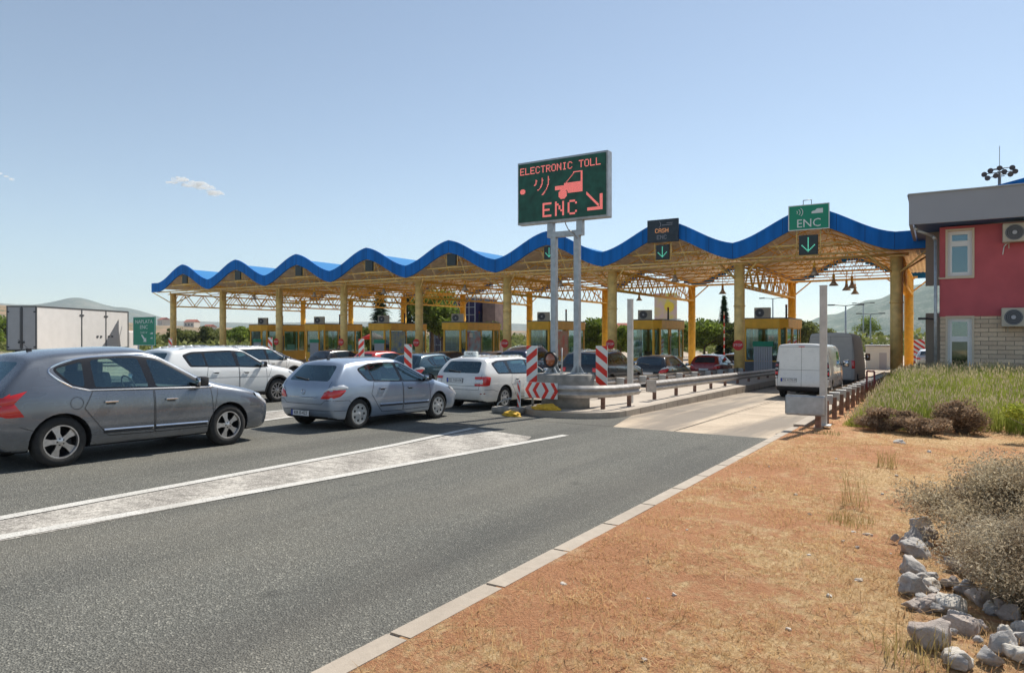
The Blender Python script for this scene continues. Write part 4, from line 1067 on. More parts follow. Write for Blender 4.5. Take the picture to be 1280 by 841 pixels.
def screen_mat(name, a, b_, sc):
    m, p, v, l = newmat(name)
    wx = nd(m, 'ShaderNodeTexWave', wave_type='BANDS', bands_direction='X'); wz = nd(m, 'ShaderNodeTexWave', wave_type='BANDS', bands_direction='Z')
    for w__ in (wx, wz): w__.inputs['Scale'].default_value = sc; l.new(v, w__.inputs['Vector'])
    mm = nd(m, 'ShaderNodeMath', operation='MULTIPLY'); l.new(wx.outputs['Fac'], mm.inputs[0]); l.new(wz.outputs['Fac'], mm.inputs[1])
    nz = noise(m, v, 4, 3); c = mixc(m, mm.outputs[0], a, b_); c = mixc(m, mapr(m, nz, .3, .7, 0, .35), c, tuple(x*1.6 for x in b_))
    l.new(c, p.inputs['Base Color']); p.inputs['Roughness'].default_value = .6; return m
M['screen'] = screen_mat('led_screen_green', (.004, .025, .02), (.02, .15, .10), 16)
M['screend'] = screen_mat('led_screen_dark', (.012, .022, .035), (.03, .05, .07), 16)
def dots(b, cells, px, pz, x0, z0, y, f=.78):
    for (cx, cz) in cells: box(b, x0+(cx+.5)*px, y, z0-(cz+.5)*pz, px*f, .004, pz*f)
def word(s_, cx, cz, k=1, bold=0, sp=6):
    out = set()
    for i, ch in enumerate(s_):
        for r, row in enumerate(FONT[ch]):
            for c, v in enumerate(row):
                if v == '#':
                    for a in range(k):
                        for d in range(k): out.add((cx+i*sp*k+c*k+a, cz+r*k+d))
    return out
vx, vy = -8.42, 15.95; W_, H_ = 2.56, 1.56; zb = 4.74
vms = thing('variable_message_sign', 'large dark green LED board reading ELECTRONIC TOLL ENC on two grey posts', 'sign', (vx, vy, gz(0, vy)+.15))
g0 = gz(0, vy)+.15
def vadd(n_, b, m, par=vms, **k): b.transform(T(-vx, -vy, -g0)); return obj(n_, b, m, par, **k)
b = B(); box(b, vx, vy+.14, zb+H_/2, W_+.1, .26, H_+.12, bev=.02); cab = vadd('cabinet', b, M['galv'])
b = B(); box(b, vx, vy-.005, zb+H_/2, W_, .03, H_); vadd('screen', b, M['screen'])
NX_, NZ_ = 96, 58; px_, pz_ = W_/NX_, H_/NZ_
b = B(); cells = set()
for i, ch in enumerate('ELECTRONIC'): cells |= word(ch, 2+i*6, 4)
for i, ch in enumerate('TOLL'): cells |= word(ch, 2+11*6+i*6, 4)
cells = {(int(c*1.0), r) for c, r in cells}
cells |= word('E', 28, 41, 2) | word('N', 42, 41, 2) | word('C', 56, 41, 2)
# arrow down right
for i in range(13):
    for d in range(3): cells.add((76+i, 36+i+d-1)); 
for i in range(15):
    for d in range(3): cells.add((79+i-2, 50+d)); cells.add((90+d, 38+i))
# radio arcs
for rr in (7, 14, 21):
    for a in range(-8, 52, 2):
        c = 14+rr*math.cos(R(a))*1.0; r = 18+rr*math.sin(R(a))*.9
        cells.add((int(c), int(r)))
for c in range(2, 8):
    for r in range(25, 30):
        if (c-4.5)**2+(r-27)**2*1.3 < 9: cells.add((c, r))
# vehicle symbol
for c in range(52, 72):
    for r in range(24, 34): cells.add((c, r))
for i in range(12):
    cells |= {(54+i//1, 23-i//1) if i < 9 else (63, 14)}
for c in range(62, 72): cells.add((c, 14))
for r in range(14, 24): cells.add((71, r)); cells.add((70, r))
for c in range(42, 54):
    for r in range(26, 30): cells.add((c, r))
cells = {(c, r) for c, r in cells if not (30 < r < 39 and (c-50)**2+(r-34)**2 < 34)} if True else cells
for c in range(44, 58):
    for r in range(29, 41):
        if (c-50)**2+(r-34)**2 < 22: cells.add((c, r))
dots(b, cells, px_, pz_, vx-W_/2, zb+H_, vy-.024)
vadd('lettering', b, M['ledr'])
for sx in (-1, 1):
    b = B(); px = vx+sx*.34+.06; z0 = gz(0, vy)+1.03
    box(b, px, vy+.16, (z0+4.3)/2, .15, .15, 4.3-z0, bev=.01); box(b, px, vy+.16, z0+.012, .42, .42, .024)
    for a in range(4):
        q = RZ(a*math.pi/2); prism(b, [(.07, -.006, 0), (.2, -.006, 0), (.07, -.006, .22)], (0, .012, 0), M=T(px, vy+.16, z0+.025)@q)
    vadd('post', b, M['galv'])
b = B(); box(b, vx+.06, vy+.16, 4.36, 1.02, .17, .14)
for sx in (-1, 1): box(b, vx+.06+sx*.43, vy+.16, 4.58, .17, .15, .38)
vadd('bracket', b, M['galv'])
b = B(); path_tube(b, [(vx+.1, vy+.05, 4.74), (vx+.12, vy+.04, 4.6), (vx+.2, vy+.04, 4.45), (vx+.34, vy+.06, 4.34), (vx+.43, vy+.07, 4.2)], .014, 6); vadd('cable', b, M['rail'])
# ---------------------------------------------------------------- ENC board above lane 1 and dark board above lane 2
M['green'] = mat('sign_green', (.0, .26, .15), .5, var=.08, scale=3); M['swhite'] = mat('sign_white', (.72, .76, .74), .5)
def car_icon(b, x, y, z, s_, mi=1):
    P = [(-.5, 0), (-.5, .16), (-.38, .24), (-.2, .27), (-.02, .44), (.5, .44), (.5, 0)]
    prism(b, [(x+a*s_, y, z+c*s_) for a, c in P], (0, -.006, 0), mi=mi)
sx_ = X0-.5*D+.02
t = thing('toll_lane_sign', 'green ENC board with radio waves and a car symbol above the right lane', 'sign', (sx_, yf-.2, 6.75))
b = B(); box(b, 0, 0, .62, 1.82, .1, 1.2); obj('board', b, M['green'], t)
b = B()
for zz in (.03, 1.21): box(b, 0, -.055, zz, 1.84, .02, .04)
for sx in (-1, 1): box(b, sx*.9, -.055, .62, .04, .02, 1.14)
obj('border', b, M['swhite'], t)
b = B(); text_bm(b, 'ENC', .56, UP(0, -.053, .32), 0, .003)
for rr in (.12, .24, .36):
    pts = [(-.62+rr*math.cos(R(a)), -.056, .88+rr*.8*math.sin(R(a))) for a in range(-40, 50, 12)]; path_tube(b, pts, .018, 5)
car_icon(b, .38, -.052, .78, .5, 0)
obj('lettering', b, M['swhite'], t)
b = B(); 
for sx in (-.25, .12): tube(b, (sx, 0, 1.22), (sx, 0, 1.45), .02, 6)
tube(b, (-.25, 0, 1.45), (.12, 0, 1.45), .02, 6); obj('bracket', b, M['galv'], t)
sx2 = X0-1.5*D+.02
t = thing('toll_lane_board', 'dark variable board with faint orange writing beside the tall message sign', 'sign', (sx2, yf-.2, 6.68))
b = B(); box(b, 0, 0, .62, 1.72, .14, 1.22, bev=.02); obj('cabinet', b, M['screend'], t)
b = B(); cells = word('CASH', 14, 16, 1); dots(b, cells, .032, .032, -.86, 1.25, -.073); obj('lettering', b, M['ledo'], t)
b = B(); cells = word('ENC', 17, 27, 1) | {(int(16+8*math.cos(R(a))), int(9+6*math.sin(R(a)))) for a in range(-50, 50, 8)} | {(c, 10) for c in range(26, 44)} | {(c, 7) for c in range(34, 44)}
dots(b, cells, .032, .032, -.86, 1.25, -.073); obj('symbol', b, mat('dim_led', (.25, .27, .32), .5, emit=.08), t)
# green board far left behind the truck
gx, gy = -32.4, 18.7
t = thing('direction_sign', 'green road sign reading NAPLATA ENC with a white arrow beside the box truck', 'sign', (gx, gy, .17))
t.scale = (.95, .66, .72)
b = B(); box(b, 0, 0, 2.4, 1.95, .06, 1.9); obj('board', b, M['green'], t)
b = B(); text_bm(b, 'NAPLATA', .36, UP(0, -.035, 3.02), 0); text_bm(b, 'ENC', .36, UP(0, -.035, 2.66), 0); text_bm(b, '5-01-V', .22, UP(0, -.035, 2.3), 0)
prism(b, [(-.24, -.031, 2.12), (-.16, -.031, 2.18), (.12, -.031, 1.9), (.2, -.031, 1.98), (.22, -.031, 1.68), (-.06, -.031, 1.7), (.02, -.031, 1.79)], (0, -.006, 0))
car_icon(b, .68, -.031, 2.2, .25, 0); car_icon(b, .68, -.031, 1.9, .2, 0)
for zz in (1.47, 3.33): box(b, 0, -.034, zz, 1.93, .01, .025)
for sx in (-1, 1): box(b, sx*.955, -.034, 2.4, .02, .01, 1.86)
obj('lettering', b, M['swhite'], t)
for sx in (-.6, .6): b = B(); tube(b, (sx, .06, -.8), (sx, .06, 3.2), .05, 8); obj('post', b, M['galv'], t)
# round stop signs on the front columns
M['sred'] = mat('sign_red', (.62, .02, .015), .5); M['sred2'] = mat('striped_red', (.72, .035, .02), .55, var=.12, scale=5)
for k in range(1, 7):
    x = X0-k*D; z = 1.18
    t = thing('stop_sign', ['', 'round red STOP sign on the column beside the white van', 'round red STOP sign on the column behind the black sport utility', 'round red STOP sign beside the dark blue people carrier', 'round red STOP sign on the column behind the dark hatchback', 'round red STOP sign on the column right of the second booth from left', 'round red STOP sign on the leftmost booth column'][k], 'sign', (x, YF-.30, z), 0, 'round stop signs on the canopy columns')
    b = B(); tube(b, (0, 0, 0), (0, -.03, 0), .27, 28); obj('disc', b, M['sred'], t)
    b = B(); text_bm(b, 'STOP', .19, UP(0, -.033, 0), 0); obj('lettering', b, M['swhite'], t)
    b = B(); box(b, 0, .035, 0, .06, .05, .3); obj('clamp', b, M['galv'], t)
# striped hazard boards on the island noses
def stripes(b, x, z, w_, h_, y, n, dirn, mi=1):
    """diagonal bars clipped to the board"""
    per = h_/n
    for i in range(-2, n+2):
        za = z-h_/2+i*per; sh = w_*.75*dirn
        pts = [(-w_/2, za-sh/2), (w_/2, za+sh/2), (w_/2, za+sh/2+per*.5), (-w_/2, za-sh/2+per*.5)]
        # clip against z range
        def clip(P, lim, keep):
            out = []
            for a, c in zip(P, P[1:]+P[:1]):
                ia, ic = keep(a[1], lim), keep(c[1], lim)
                if ia: out.append(a)
                if ia != ic:
                    t_ = (lim-a[1])/(c[1]-a[1]); out.append((a[0]+(c[0]-a[0])*t_, lim))
            return out
        P = clip(pts, z-h_/2, lambda v, l: v >= l)
        if len(P) > 2: P = clip(P, z+h_/2, lambda v, l: v <= l)
        if len(P) > 2:
            f = b.faces.new([b.verts.new((x+a, y, c)) for a, c in P]); f.material_index = mi
def hazard(x, y, zc, dirn, label, h_=1.08, group='striped hazard boards on the island noses'):
    g = gz(x, y)+.15; t = thing('hazard_board', label, 'traffic board', (x, y, g), 0, group)
    zc = zc-g
    b = B(); box(b, 0, 0, zc, .33, .02, h_); obj('board', b, M['swhite'], t)
    b = B(); stripes(b, 0, zc, .33, h_, -.0125, 3, dirn, 0); obj('stripes', b, M['sred2'], t)
    b = B(); tube(b, (0, .04, 0), (0, .04, zc+h_*.4), .03, 8); obj('post', b, M['galv'], t)
hazard(-9.35, 16.05, .88, 1, 'red striped board just left of the orange lamp on the near island')
hazard(-7.62, 16.75, .88, -1, 'red striped board right of the message sign posts')
hazard(-15.1, 17.7, .86, -1, 'red striped board rising behind the silver blue hatchback bonnet')
hazard(-22.1, 22.7, 1.0, 1, 'red striped board behind the roof of the silver blue hatchback')
hazard(-28.9, 23.2, 1.05, -1, 'red striped board in front of the second white car')
hazard(-38.2, 23.6, 1.0, -1, 'red striped board showing above the white sport utility roof')
# ---------------------------------------------------------------- things on the near island
def chev_mat(): return M['sred2']
def wbeam(b, pts, h0, wface=1, mi=0):
    """W-beam rail swept along pts (x,y); height h0 of rail centre above ground; profile bulges to the right of travel * wface"""
    prof = [(-.155, 0), (-.14, .012), (-.10, .05), (-.07, .075), (-.04, .05), (-.012, .0), (.012, .0), (.04, .05), (.07, .075), (.10, .05), (.14, .012), (.155, 0)]
    rows = []
    for i, (x, y) in enumerate(pts):
        a = Vector(pts[max(0, i-1)]); c = Vector(pts[min(len(pts)-1, i+1)]); d = (c-a).normalized(); nrm = Vector((d.y, -d.x))*wface
        rows.append([[b.verts.new((x+nrm.x*(o+e), y+nrm.y*(o+e), gz(x, y)+h0+z)) for z, o in prof] for e in (0, -.006)])
    for r0, r1 in zip(rows, rows[1:]):
        for s_ in (0, 1):
            for i in range(len(prof)-1):
                f = b.faces.new((r0[s_][i], r1[s_][i], r1[s_][i+1], r0[s_][i+1])); f.material_index = mi; f.smooth = True
def post(b, x, y, h, w_=.1, base=0.1):
    g = gz(x, y)+base
    # C-section
    box(b, x, y, (g+gz(x, y)+h)/2, w_, .012, gz(x, y)+h-g); box(b, x-w_/2+.004, y+.03, (g+gz(x, y)+h)/2, .008, .06, gz(x, y)+h-g); box(b, x+w_/2-.004, y+.03, (g+gz(x, y)+h)/2, .008, .06, gz(x, y)+h-g)
M['rust'] = mat('rusty_post', (.26, .15, .11), .8, .2, var=.4, scale=12); M['pale'] = mat('pale_post', (.55, .54, .51), .6, .2, var=.15, scale=6)
M['drumc'] = mat('cast_concrete_block', (.30, .28, .25), .85, var=.3, scale=5, bump=.3)
# concrete base block of the sign
t = thing('concrete_block', 'round grey concrete plinth carrying the sign posts on the near island', 'plinth', (-8.36, 16.1, gz(0, 16.1)+.15))
b = B(); lathe(b, [(.001, 0), (.62, 0), (.62, .45), (.60, .455), (.60, .475), (.72, .48), (.73, .62), (.74, .86), (.72, .88), (.001, .885)], 40, M=Matrix.Diagonal((1.05, .9, 1, 1))); obj('block', b, M['drumc'], t, smooth=40)
# curved rail around the nose
t = thing('guard_rail', 'curved steel guard rail wrapping the nose of the near island', 'guard rail', (-8.05, 16.0, gz(0, 16)))
IN = T(8.05, -16.0, -gz(0, 16))
b = B(); cx, cy, rx, ry = -8.12, 16.6, 1.13, 1.35
pts = [(-9.28, 18.3), (-9.27, 17.4)]+[(cx+rx*math.cos(R(a)), cy+ry*math.sin(R(a))) for a in range(186, 356, 10)]+[(-6.98, 17.1), (-6.97, 17.75)]
wbeam(b, pts, .62); b.transform(IN); obj('rail', b, M['rail'], t)
for (x, y) in ((-9.1, 16.9), (-8.75, 15.75), (-7.3, 16.1), (-7.08, 17.3)):
    b = B(); post(b, x, y, .72); b.transform(IN); obj('post', b, M['rust'], t)
# chevron plate on the rail
t = thing('chevron_sign', 'low plate of red and white chevrons on the island nose rail', 'sign', (-8.62, 15.24, gz(0, 15.2)+.62))
al = R(-6)
b = B(); Mz = RZ(al); box(b, 0, 0, 0, 1.02, .02, .40, M=Mz); obj('board', b, M['swhite'], t)
b = B()
def chev(x, dirn):
    P = [(x, .2), (x+.11, .2), (x+.11+dirn*.13, 0), (x+.11, -.2), (x, -.2), (x+dirn*.13, 0)]
    f = [b.verts.new(Mz@Vector((a, -.0125, c))) for a, c in P]
    b.faces.new([f[0], f[1], f[2], f[5]]); b.faces.new([f[5], f[2], f[3], f[4]])
chev(-.36, -1); chev(-.12, -1); chev(.02, 1); chev(.3, 1)
for f in b.faces:
    f.normal_update()
obj('chevrons', b, M['sred2'], t)
hx, hy = -9.18, 15.1
t = thing('marker_panel', 'narrow low red and white striped panel at the corner of the island', 'traffic board', (hx, hy, gz(0, hy)))
b = B(); box(b, 0, 0, .48, .2, .02, .78, M=RZ(R(-40))); obj('board', b, M['swhite'], t)
b = B(); stripes(b, 0, .48, .2, .78, -.0125, 3, -1, 0); b.transform(RZ(R(-40))); obj('stripes', b, M['sred2'], t)
b = B(); tube(b, (0, .03, 0), (0, .03, .6), .025, 8); obj('post', b, M['rust'], t)
# grey kerb-like rubber foot with bent hoops
t = thing('rubber_foot', 'long grey rubber sign foot lying at the left of the island nose', 'sign foot', (-9.45, 15.0, gz(0, 15)))
b = B(); box(b, 0, 0, .09, .85, .34, .17, bev=.06); obj('foot', b, M['drumc'], t, smooth=40)
b = B(); path_tube(b, [(-.35, 0, .16), (-.3, 0, .26), (-.1, 0, .36), (.1, 0, .40)], .015, 6); obj('hoop', b, M['galv'], t)
# yellow crumpled bags
from mathutils import noise as NZ
M['ybag'] = mat('yellow_bag', (.72, .42, .03), .7, var=.25, scale=9, bump=.4, bscale=18)
def bag(x, y, z, sx, sy, sz, rz, label, seed):
    b = B(); bmesh.ops.create_icosphere(b, subdivisions=4, radius=1)
    for v in b.verts:
        n_ = NZ.noise(v.co*2.3+Vector((seed, 0, 0)))*.3+NZ.noise(v.co*6+Vector((seed, 3, 0)))*.12
        v.co *= 1+n_; v.co = Vector((v.co.x*sx, v.co.y*sy, max(-.1, v.co.z)*sz))
    tag(obj('sandbag', b, M['ybag'], smooth=True, mw=T(x, y, z)@RZ(rz)), label, 'sandbag')
bag(-8.35, 15.05, gz(0, 15)+.17, .36, .16, .13, .1, 'flat yellow sandbag on the kerb of the near island', 1)
bag(-9.0, 14.45, gz(0, 14.4)+.02, .30, .15, .11, -.3, 'crumpled yellow sandbag on the road before the island nose', 5)
# round amber warning lamp with rod
t = thing('warning_lamp', 'round black warning lamp with an amber lens on the concrete plinth', 'lamp', (-8.72, 15.98, gz(0, 16)+1.03))
Mz = T(0, -.02, .36)@RZ(R(-14))@Matrix.Rotation(R(90), 4, 'X')
b = B(); lathe(b, [(.001, -.16), (.1, -.15), (.2, -.05), (.215, .06), (.20, .06), (.19, .02), (.001, .02)], 28, M=Mz); obj('housing', b, M['black'], t, smooth=40)
b = B(); lathe(b, [(.17, .03), (.12, .06), (.001, .075)], 24, M=Mz); obj('lens', b, mat('amber_lens', (.35, .09, .02), .25, coat=1), t, smooth=True)
b = B(); prism(b, [(-.19, 0, 0), (-.14, 0, 0), (.0, 0, .2), (.14, 0, 0), (.19, 0, 0), (.03, 0, .26), (-.03, 0, .26)], (0, .03, 0)); obj('bracket', b, M['galv'], t)
b = B(); tube(b, (.0, .0, 0), (0, 0, .68), .016, 6); box(b, 0, 0, .01, .08, .08, .02); tag(obj('rod', b, M['pale'], mw=T(-8.28, 15.75, gz(0, 16)+1.03)), 'thin pale upright rod beside the amber warning lamp', 'rod')
# tall pale posts
for x, y, lab in ((-7.45, 18.32, 'tall pale square post on the island left of the van lane'), (-2.13, 16.1, 'tall pale square post on the verge right of the van lane')):
    g = gz(x, y)+.1; b = B(); box(b, x-x, 0, 1.5, .14, .14, 3.0, bev=.015); box(b, 0, 0, .01, .3, .3, .02); box(b, 0, 0, 3.0, .15, .15, .02)
    t = thing('height_post', lab, 'post', (x, y, g)); obj('post', b, M['pale'], t)
# double rail along the island: right hand run and left hand run with spacer blocks
def rail_run(x, y0, y1, face, label, h=.62, step=2.0, blocks=0, endplate=0, pm=None, off=.0, xe=None):
    t = thing('guard_rail', label, 'guard rail', (x, y0, gz(0, y0))); IN = T(-x, -y0, -gz(0, y0))
    n_ = max(2, int((y1-y0)/1.0)); xe = x if xe is None else xe; X = lambda y: x+(xe-x)*(y-y0)/(y1-y0)
    b = B(); P = [(X(y0+(y1-y0)*i/n_), y0+(y1-y0)*i/n_) for i in range(n_+1)]
    wbeam(b, P, h, face); b.transform(IN); obj('rail', b, M['rail'], t)
    y = y0+.5; i = 0
    while y < y1:
        b = B(); post(b, X(y)-face*.14*(1+blocks), y, h+.08); b.transform(IN); obj('post', b, pm or M['rust'], t)
        if blocks:
            b = B(); box(b, X(y)-face*.12, y, gz(0, y)+h+.02, .26, .12, .22, bev=.02); b.transform(IN); obj('spacer_block', b, M['pale'], t)
        y += step
    if endplate:
        b = B(); box(b, x-face*.02, y0-.05, gz(0, y0)+h, .3, .03, .36, bev=.015); b.transform(IN); obj('end_plate', b, M['rail'], t)
    return t
rail_run(-7.15, 19.3, 38, 1, 'galvanised guard rail along the right side of the near island', endplate=1)
rail_run(-9.0, 18.5, 38, -1, 'guard rail with spacer blocks along the left side of the near island', blocks=1)
rail_run(-14.4, 18.5, 37, 1, 'guard rail on the second island behind the white estate')
# right verge rail: seen from behind with posts and blocks
t = rail_run(-2.38, 15.8, 40, -1, 'guard rail on rusty posts along the verge by the van lane', h=.54, step=1.35, blocks=1)
b = B(); box(b, 0, 0, 0, .78, .05, .42, bev=.04); box(b, .2, .06, 0, .2, .12, .3); obj('end_plate', b, M['galv'], t, mw=T(.0, -.45, .58))
b = B(); post(b, -2.16, 15.55, .5, .11); b.transform(T(2.38, -15.8, -gz(0, 15.8))); obj('post', b, M['rust'], t)
# hoop marker at the grass
t = thing('hoop_stand', 'small dark red steel hoop standing in the grass near the canopy column', 'hoop', (-1.95, 25.6, gz(0, 25.6)))
b = B(); path_tube(b, [(-.11, 0, 0), (-.11, 0, 1.05), (.11, 0, 1.05), (.11, 0, 0)], .03, 6); obj('hoop', b, mat('dark_red_paint', (.18, .03, .03), .6), t)
# ---------------------------------------------------------------- toll booths
M['byel'] = mat('booth_yellow', (.92, .50, .035), .5, var=.12, scale=3); M['bgrey'] = mat('booth_grey_panel', (.12, .14, .17), .6, var=.1, scale=3)
M['bglass'] = glassmat('booth_glass', (.34, .46, .45), .10); M['louv'] = mat('grey_shutter', (.45, .47, .52), .6)
M['acw'] = mat('ac_casing', (.50, .46, .38), .5, var=.12, scale=4); M['acd'] = mat('ac_dark', (.04, .045, .055), .6)
posters = [mat('poster_blue', (.06, .20, .55), .5, var=.7, scale=2.5, col2=(.5, .55, .25)), mat('poster_cyan', (.20, .62, .80), .5, var=.7, scale=1.8, col2=(.45, .12, .12)),
           mat('poster_red', (.70, .12, .08), .5, var=.7, scale=2.2, col2=(.5, .4, .25)), mat('poster_green', (.10, .42, .33), .5, var=.5, scale=1.5)]
def ac_unit(loc, rz, label, group, par=None, s_=1.0, brk=0):
    t = thing('air_conditioner', label, 'air conditioner', loc, rz, group)
    b = B(); box(b, 0, 0, .30*s_, .86*s_, .32*s_, .6*s_, bev=.02); obj('casing', b, M['acw'], t)
    b = B(); tube(b, (-.12*s_, -.162*s_, .30*s_), (-.12*s_, -.155*s_, .30*s_), .25*s_, 28); obj('fan_opening', b, M['acd'], t)
    b = B()
    for rr in (.07, .12, .17, .22, .25):
        pts = [(-.12*s_+rr*s_*math.cos(R(a)), -.172*s_, .30*s_+rr*s_*math.sin(R(a))) for a in range(0, 361, 24)]; path_tube(b, pts, .005*s_, 4)
    tube(b, (-.12*s_, -.165*s_, .30*s_), (-.12*s_, -.178*s_, .30*s_), .06*s_, 14)
    obj('fan_grille', b, M['louv'], t)
    if brk:
        b = B()
        for sx in (-.3, .3): prism(b, [(sx, .16, -.02), (sx, -.16, -.02), (sx, -.16, 0), (sx, .2, 0), (sx, .2, -.2), (sx, .16, -.2)], (.03, 0, 0))
        obj('bracket', b, M['acw'], t)
    return t
def booth(k):
    xr = X0-k*D-7.27+7.27-1.85+3.7 if False else (-7.2-(k-1)*D); y0, y1, w_ = 40.1, 45.1, (2.25 if k == 1 else 1.85); xl = xr-w_
    g = gz(0, 42)+.15; top = 2.62
    lab = {1: 'yellow toll booth with grey base behind the white van', 2: 'yellow toll booth beside the red hatchback, third column from right', 3: 'yellow toll booth with red poster behind the tall sign posts', 4: 'yellow toll booth with blue and red poster behind the white taxi',
           5: 'yellow toll booth with dark blue poster by the conifers', 6: 'yellow toll booth with grey doorway, second from the left', 7: 'leftmost small yellow toll booth under the canopy', 8: 'far yellow toll booth behind the leftmost column'}[k]
    t = thing('toll_booth', lab, 'toll booth', ((xl+xr)/2, (y0+y1)/2, g)); I = T(-(xl+xr)/2, -(y0+y1)/2, -g)
    def ad(n_, b, m, par=t, **q): b.transform(I); return obj(n_, b, m, par, **q)
    # base walls
    ch = .35
    out = [(xl, y0), (xr-ch, y0), (xr, y0+ch), (xr, y1-ch), (xr-ch, y1), (xl, y1)]
    b = B(); prism(b, [(x, y, g) for x, y in out], (0, 0, .95)); fixn(b); ad('base_panel', b, M['bgrey'] if k == 1 else M['byel'])
    ro = [(xl-.08, y0-.08), (xr-ch+.03, y0-.08), (xr+.08, y0+ch-.03), (xr+.08, y1-ch+.03), (xr-ch+.03, y1+.08), (xl-.08, y1+.08)]
    b = B(); prism(b, [(x, y, top-.5) for x, y in ro], (0, 0, .5)); prism(b, [(x+(.05 if x < xr-1 else -.05)*0, y, top) for x, y in ro], (0, 0, .06), mi=1); fixn(b); ad('roof', b, [M['byel'], M['bgrey']])
    zt = top-.5
    fr = B(); 
    posts = [(xl+.06, y0+.06), (xr-ch, y0+.06), (xr-.06, y0+ch), (xr-.06, y0+1.9), (xr-.06, y0+2.2), (xr-.06, y1-1.1), (xr-.06, y1-ch), (xr-ch, y1-.06), (xl+.06, y1-.06), (xl+.06, y0+1.6), (xl+.06, y0+3.0)]
    for px, py in posts: box(fr, px, py, (g+.95+zt)/2, .13, .13, zt-g-.95)
    for zz in (g+.99, zt-.03):
        pp = [(xl+.06, y0+.06), (xr-ch, y0+.06), (xr-.06, y0+ch), (xr-.06, y1-ch), (xr-ch, y1-.06), (xl+.06, y1-.06)]
        for a_, c_ in zip(pp, pp[1:]+pp[:1]): tube(fr, (*a_, zz), (*c_, zz), .05, 4)
    ad('frame', fr, M['byel'])
    def pane(a, c, z0=g+1.0, z1=zt, m=None, nm='window'):
        bb = B(); quad(bb, [(*a, z0), (*c, z0), (*c, z1), (*a, z1)]); return ad(nm, bb, m or M['bglass'])
    rp = random.Random(k)
    pane((xl+.1, y0+.03), (xr-ch-.05, y0+.03)); pane((xr-ch+.05, y0+.08), (xr-.04, y0+ch-.05)); 
    pane((xr-.03, y0+ch+.06), (xr-.03, y0+1.84)); pane((xr-.03, y0+2.26), (xr-.03, y1-1.16)); pane((xr-.03, y1-1.04), (xr-.03, y1-ch-.05))
    pane((xl+.03, y0+.1), (xl+.03, y1-.1)); pane((xl+.1, y1-.03), (xr-ch, y1-.03))
    b = B(); box(b, xr+.02, y0+2.05, (g+zt)/2+.3, .04, .24, 1.3); ad('door_panel', b, M['trim'])
    # poster / shutter facing the traffic and facing the lane
    if k in (3, 4, 5):
        b = B(); box(b, xr+.04, y0+1.2, 1.15, .03, 1.6, 1.7); ad('poster', b, posters[{3: 2, 4: 1, 5: 0}[k]])
        if k == 4:
            b = B(); box(b, xr+.062, y0+.8, 1.7, .01, .4, .3); ad('notice', b, M['swhite'])
    if k in (1, 5, 6, 7):
        b = B(); n_ = 8
        for i in range(n_): box(b, xl+.55+1.0*(i+.5)/n_, y0-.06, g+1.05, 1.0/n_*.82, .03, 1.5)
        ad('shutter', b, M['louv'])
        b = B(); box(b, xl+1.05, y0-.07, g+1.95, 1.1, .04, .28); ad('notice', b, M['green'])
    if k in (2, 3, 6, 7):
        b = B(); box(b, xr+.04, y0+3.0, g+1.35, .03, .9, .5); ad('notice', b, posters[3])
    b = B(); box(b, (xl+xr)/2, y0+1.6, g+1.0, 1.4, 1.0, .06); box(b, xl+.5, y0+1.8, g+1.22, .4, .35, .4); box(b, xl+1.2, y0+1.7, g+1.15, .5, .3, .26); ad('desk', b, M['acd'])
    return (xl+xr)/2, y0, top+.06
for k in range(1, 8):
    cx_, y0, zt = booth(k)
    r_ = {1: 'booth behind the white van', 2: 'booth beside the red hatchback', 3: 'booth with the red poster', 4: 'booth with the blue and red poster', 5: 'booth by the conifers', 6: 'second booth from the left', 7: 'leftmost booth'}[k]
    ac_unit((cx_-.3, y0+.9, zt), 0 if k in (1,) else R(25), 'air conditioner unit on the roof of the '+r_, 'air conditioners on the booth roofs')
    t = thing('signal_mast', 'short dark rod on the '+r_, 'lamp', (cx_+.75, y0+2.2, zt), 0, 'lamps on the booth roofs')
    b = B(); tube(b, (0, 0, 0), (0, 0, .65), .055, 8); obj('rod', b, M['acd'], t)
    b = B(); tube(b, (0, 0, .65), (0, 0, .8), .06, 10); obj('lamp', b, M['dred'], t)
# LED price display and tall striped barrier pole by the lane 2 exit
t = thing('led_display', 'small black display with red digits in front of the orange column', 'display', (-9.6, 47, 1.55))
b = B(); box(b, 0, 0, 0, 1.35, .15, .42, bev=.02); obj('housing', b, M['black'], t)
b = B(); text_bm(b, '3.5', .3, UP(.25, -.08, 0), 0); obj('digits', b, mat('red_led', (.9, .03, .02), .5, emit=.8), t)
b = B(); tube(b, (0, .05, -2.4), (0, .05, -.2), .04, 8); obj('post', b, M['ora'], t)
M['rw'] = None
def barrier_pole(x, y, h, label):
    g = gz(0, y)+.1; t = thing('barrier_arm', label, 'barrier', (x, y, g), 0, 'raised barrier arms in the toll lanes')
    b = B(); n_ = int(h/.35)
    for i in range(n_): tube(b, (0, 0, 1.0+i*(h-1)/n_), (0, 0, 1.0+(i+1)*(h-1)/n_), .045, 8, mi=i % 2)
    obj('arm', b, [M['sred2'], M['swhite']], t)
    b = B(); box(b, 0, 0, .5, .35, .3, 1.0, bev=.03); obj('cabinet', b, mat('barrier_cabinet', (.6, .25, .05), .5), t)
barrier_pole(-13.3, 50.5, 4.2, 'raised red and white barrier arm right of the price display')
barrier_pole(-6.83, 50.5, 4.2, 'raised red and white barrier arm behind the bronze grey van')
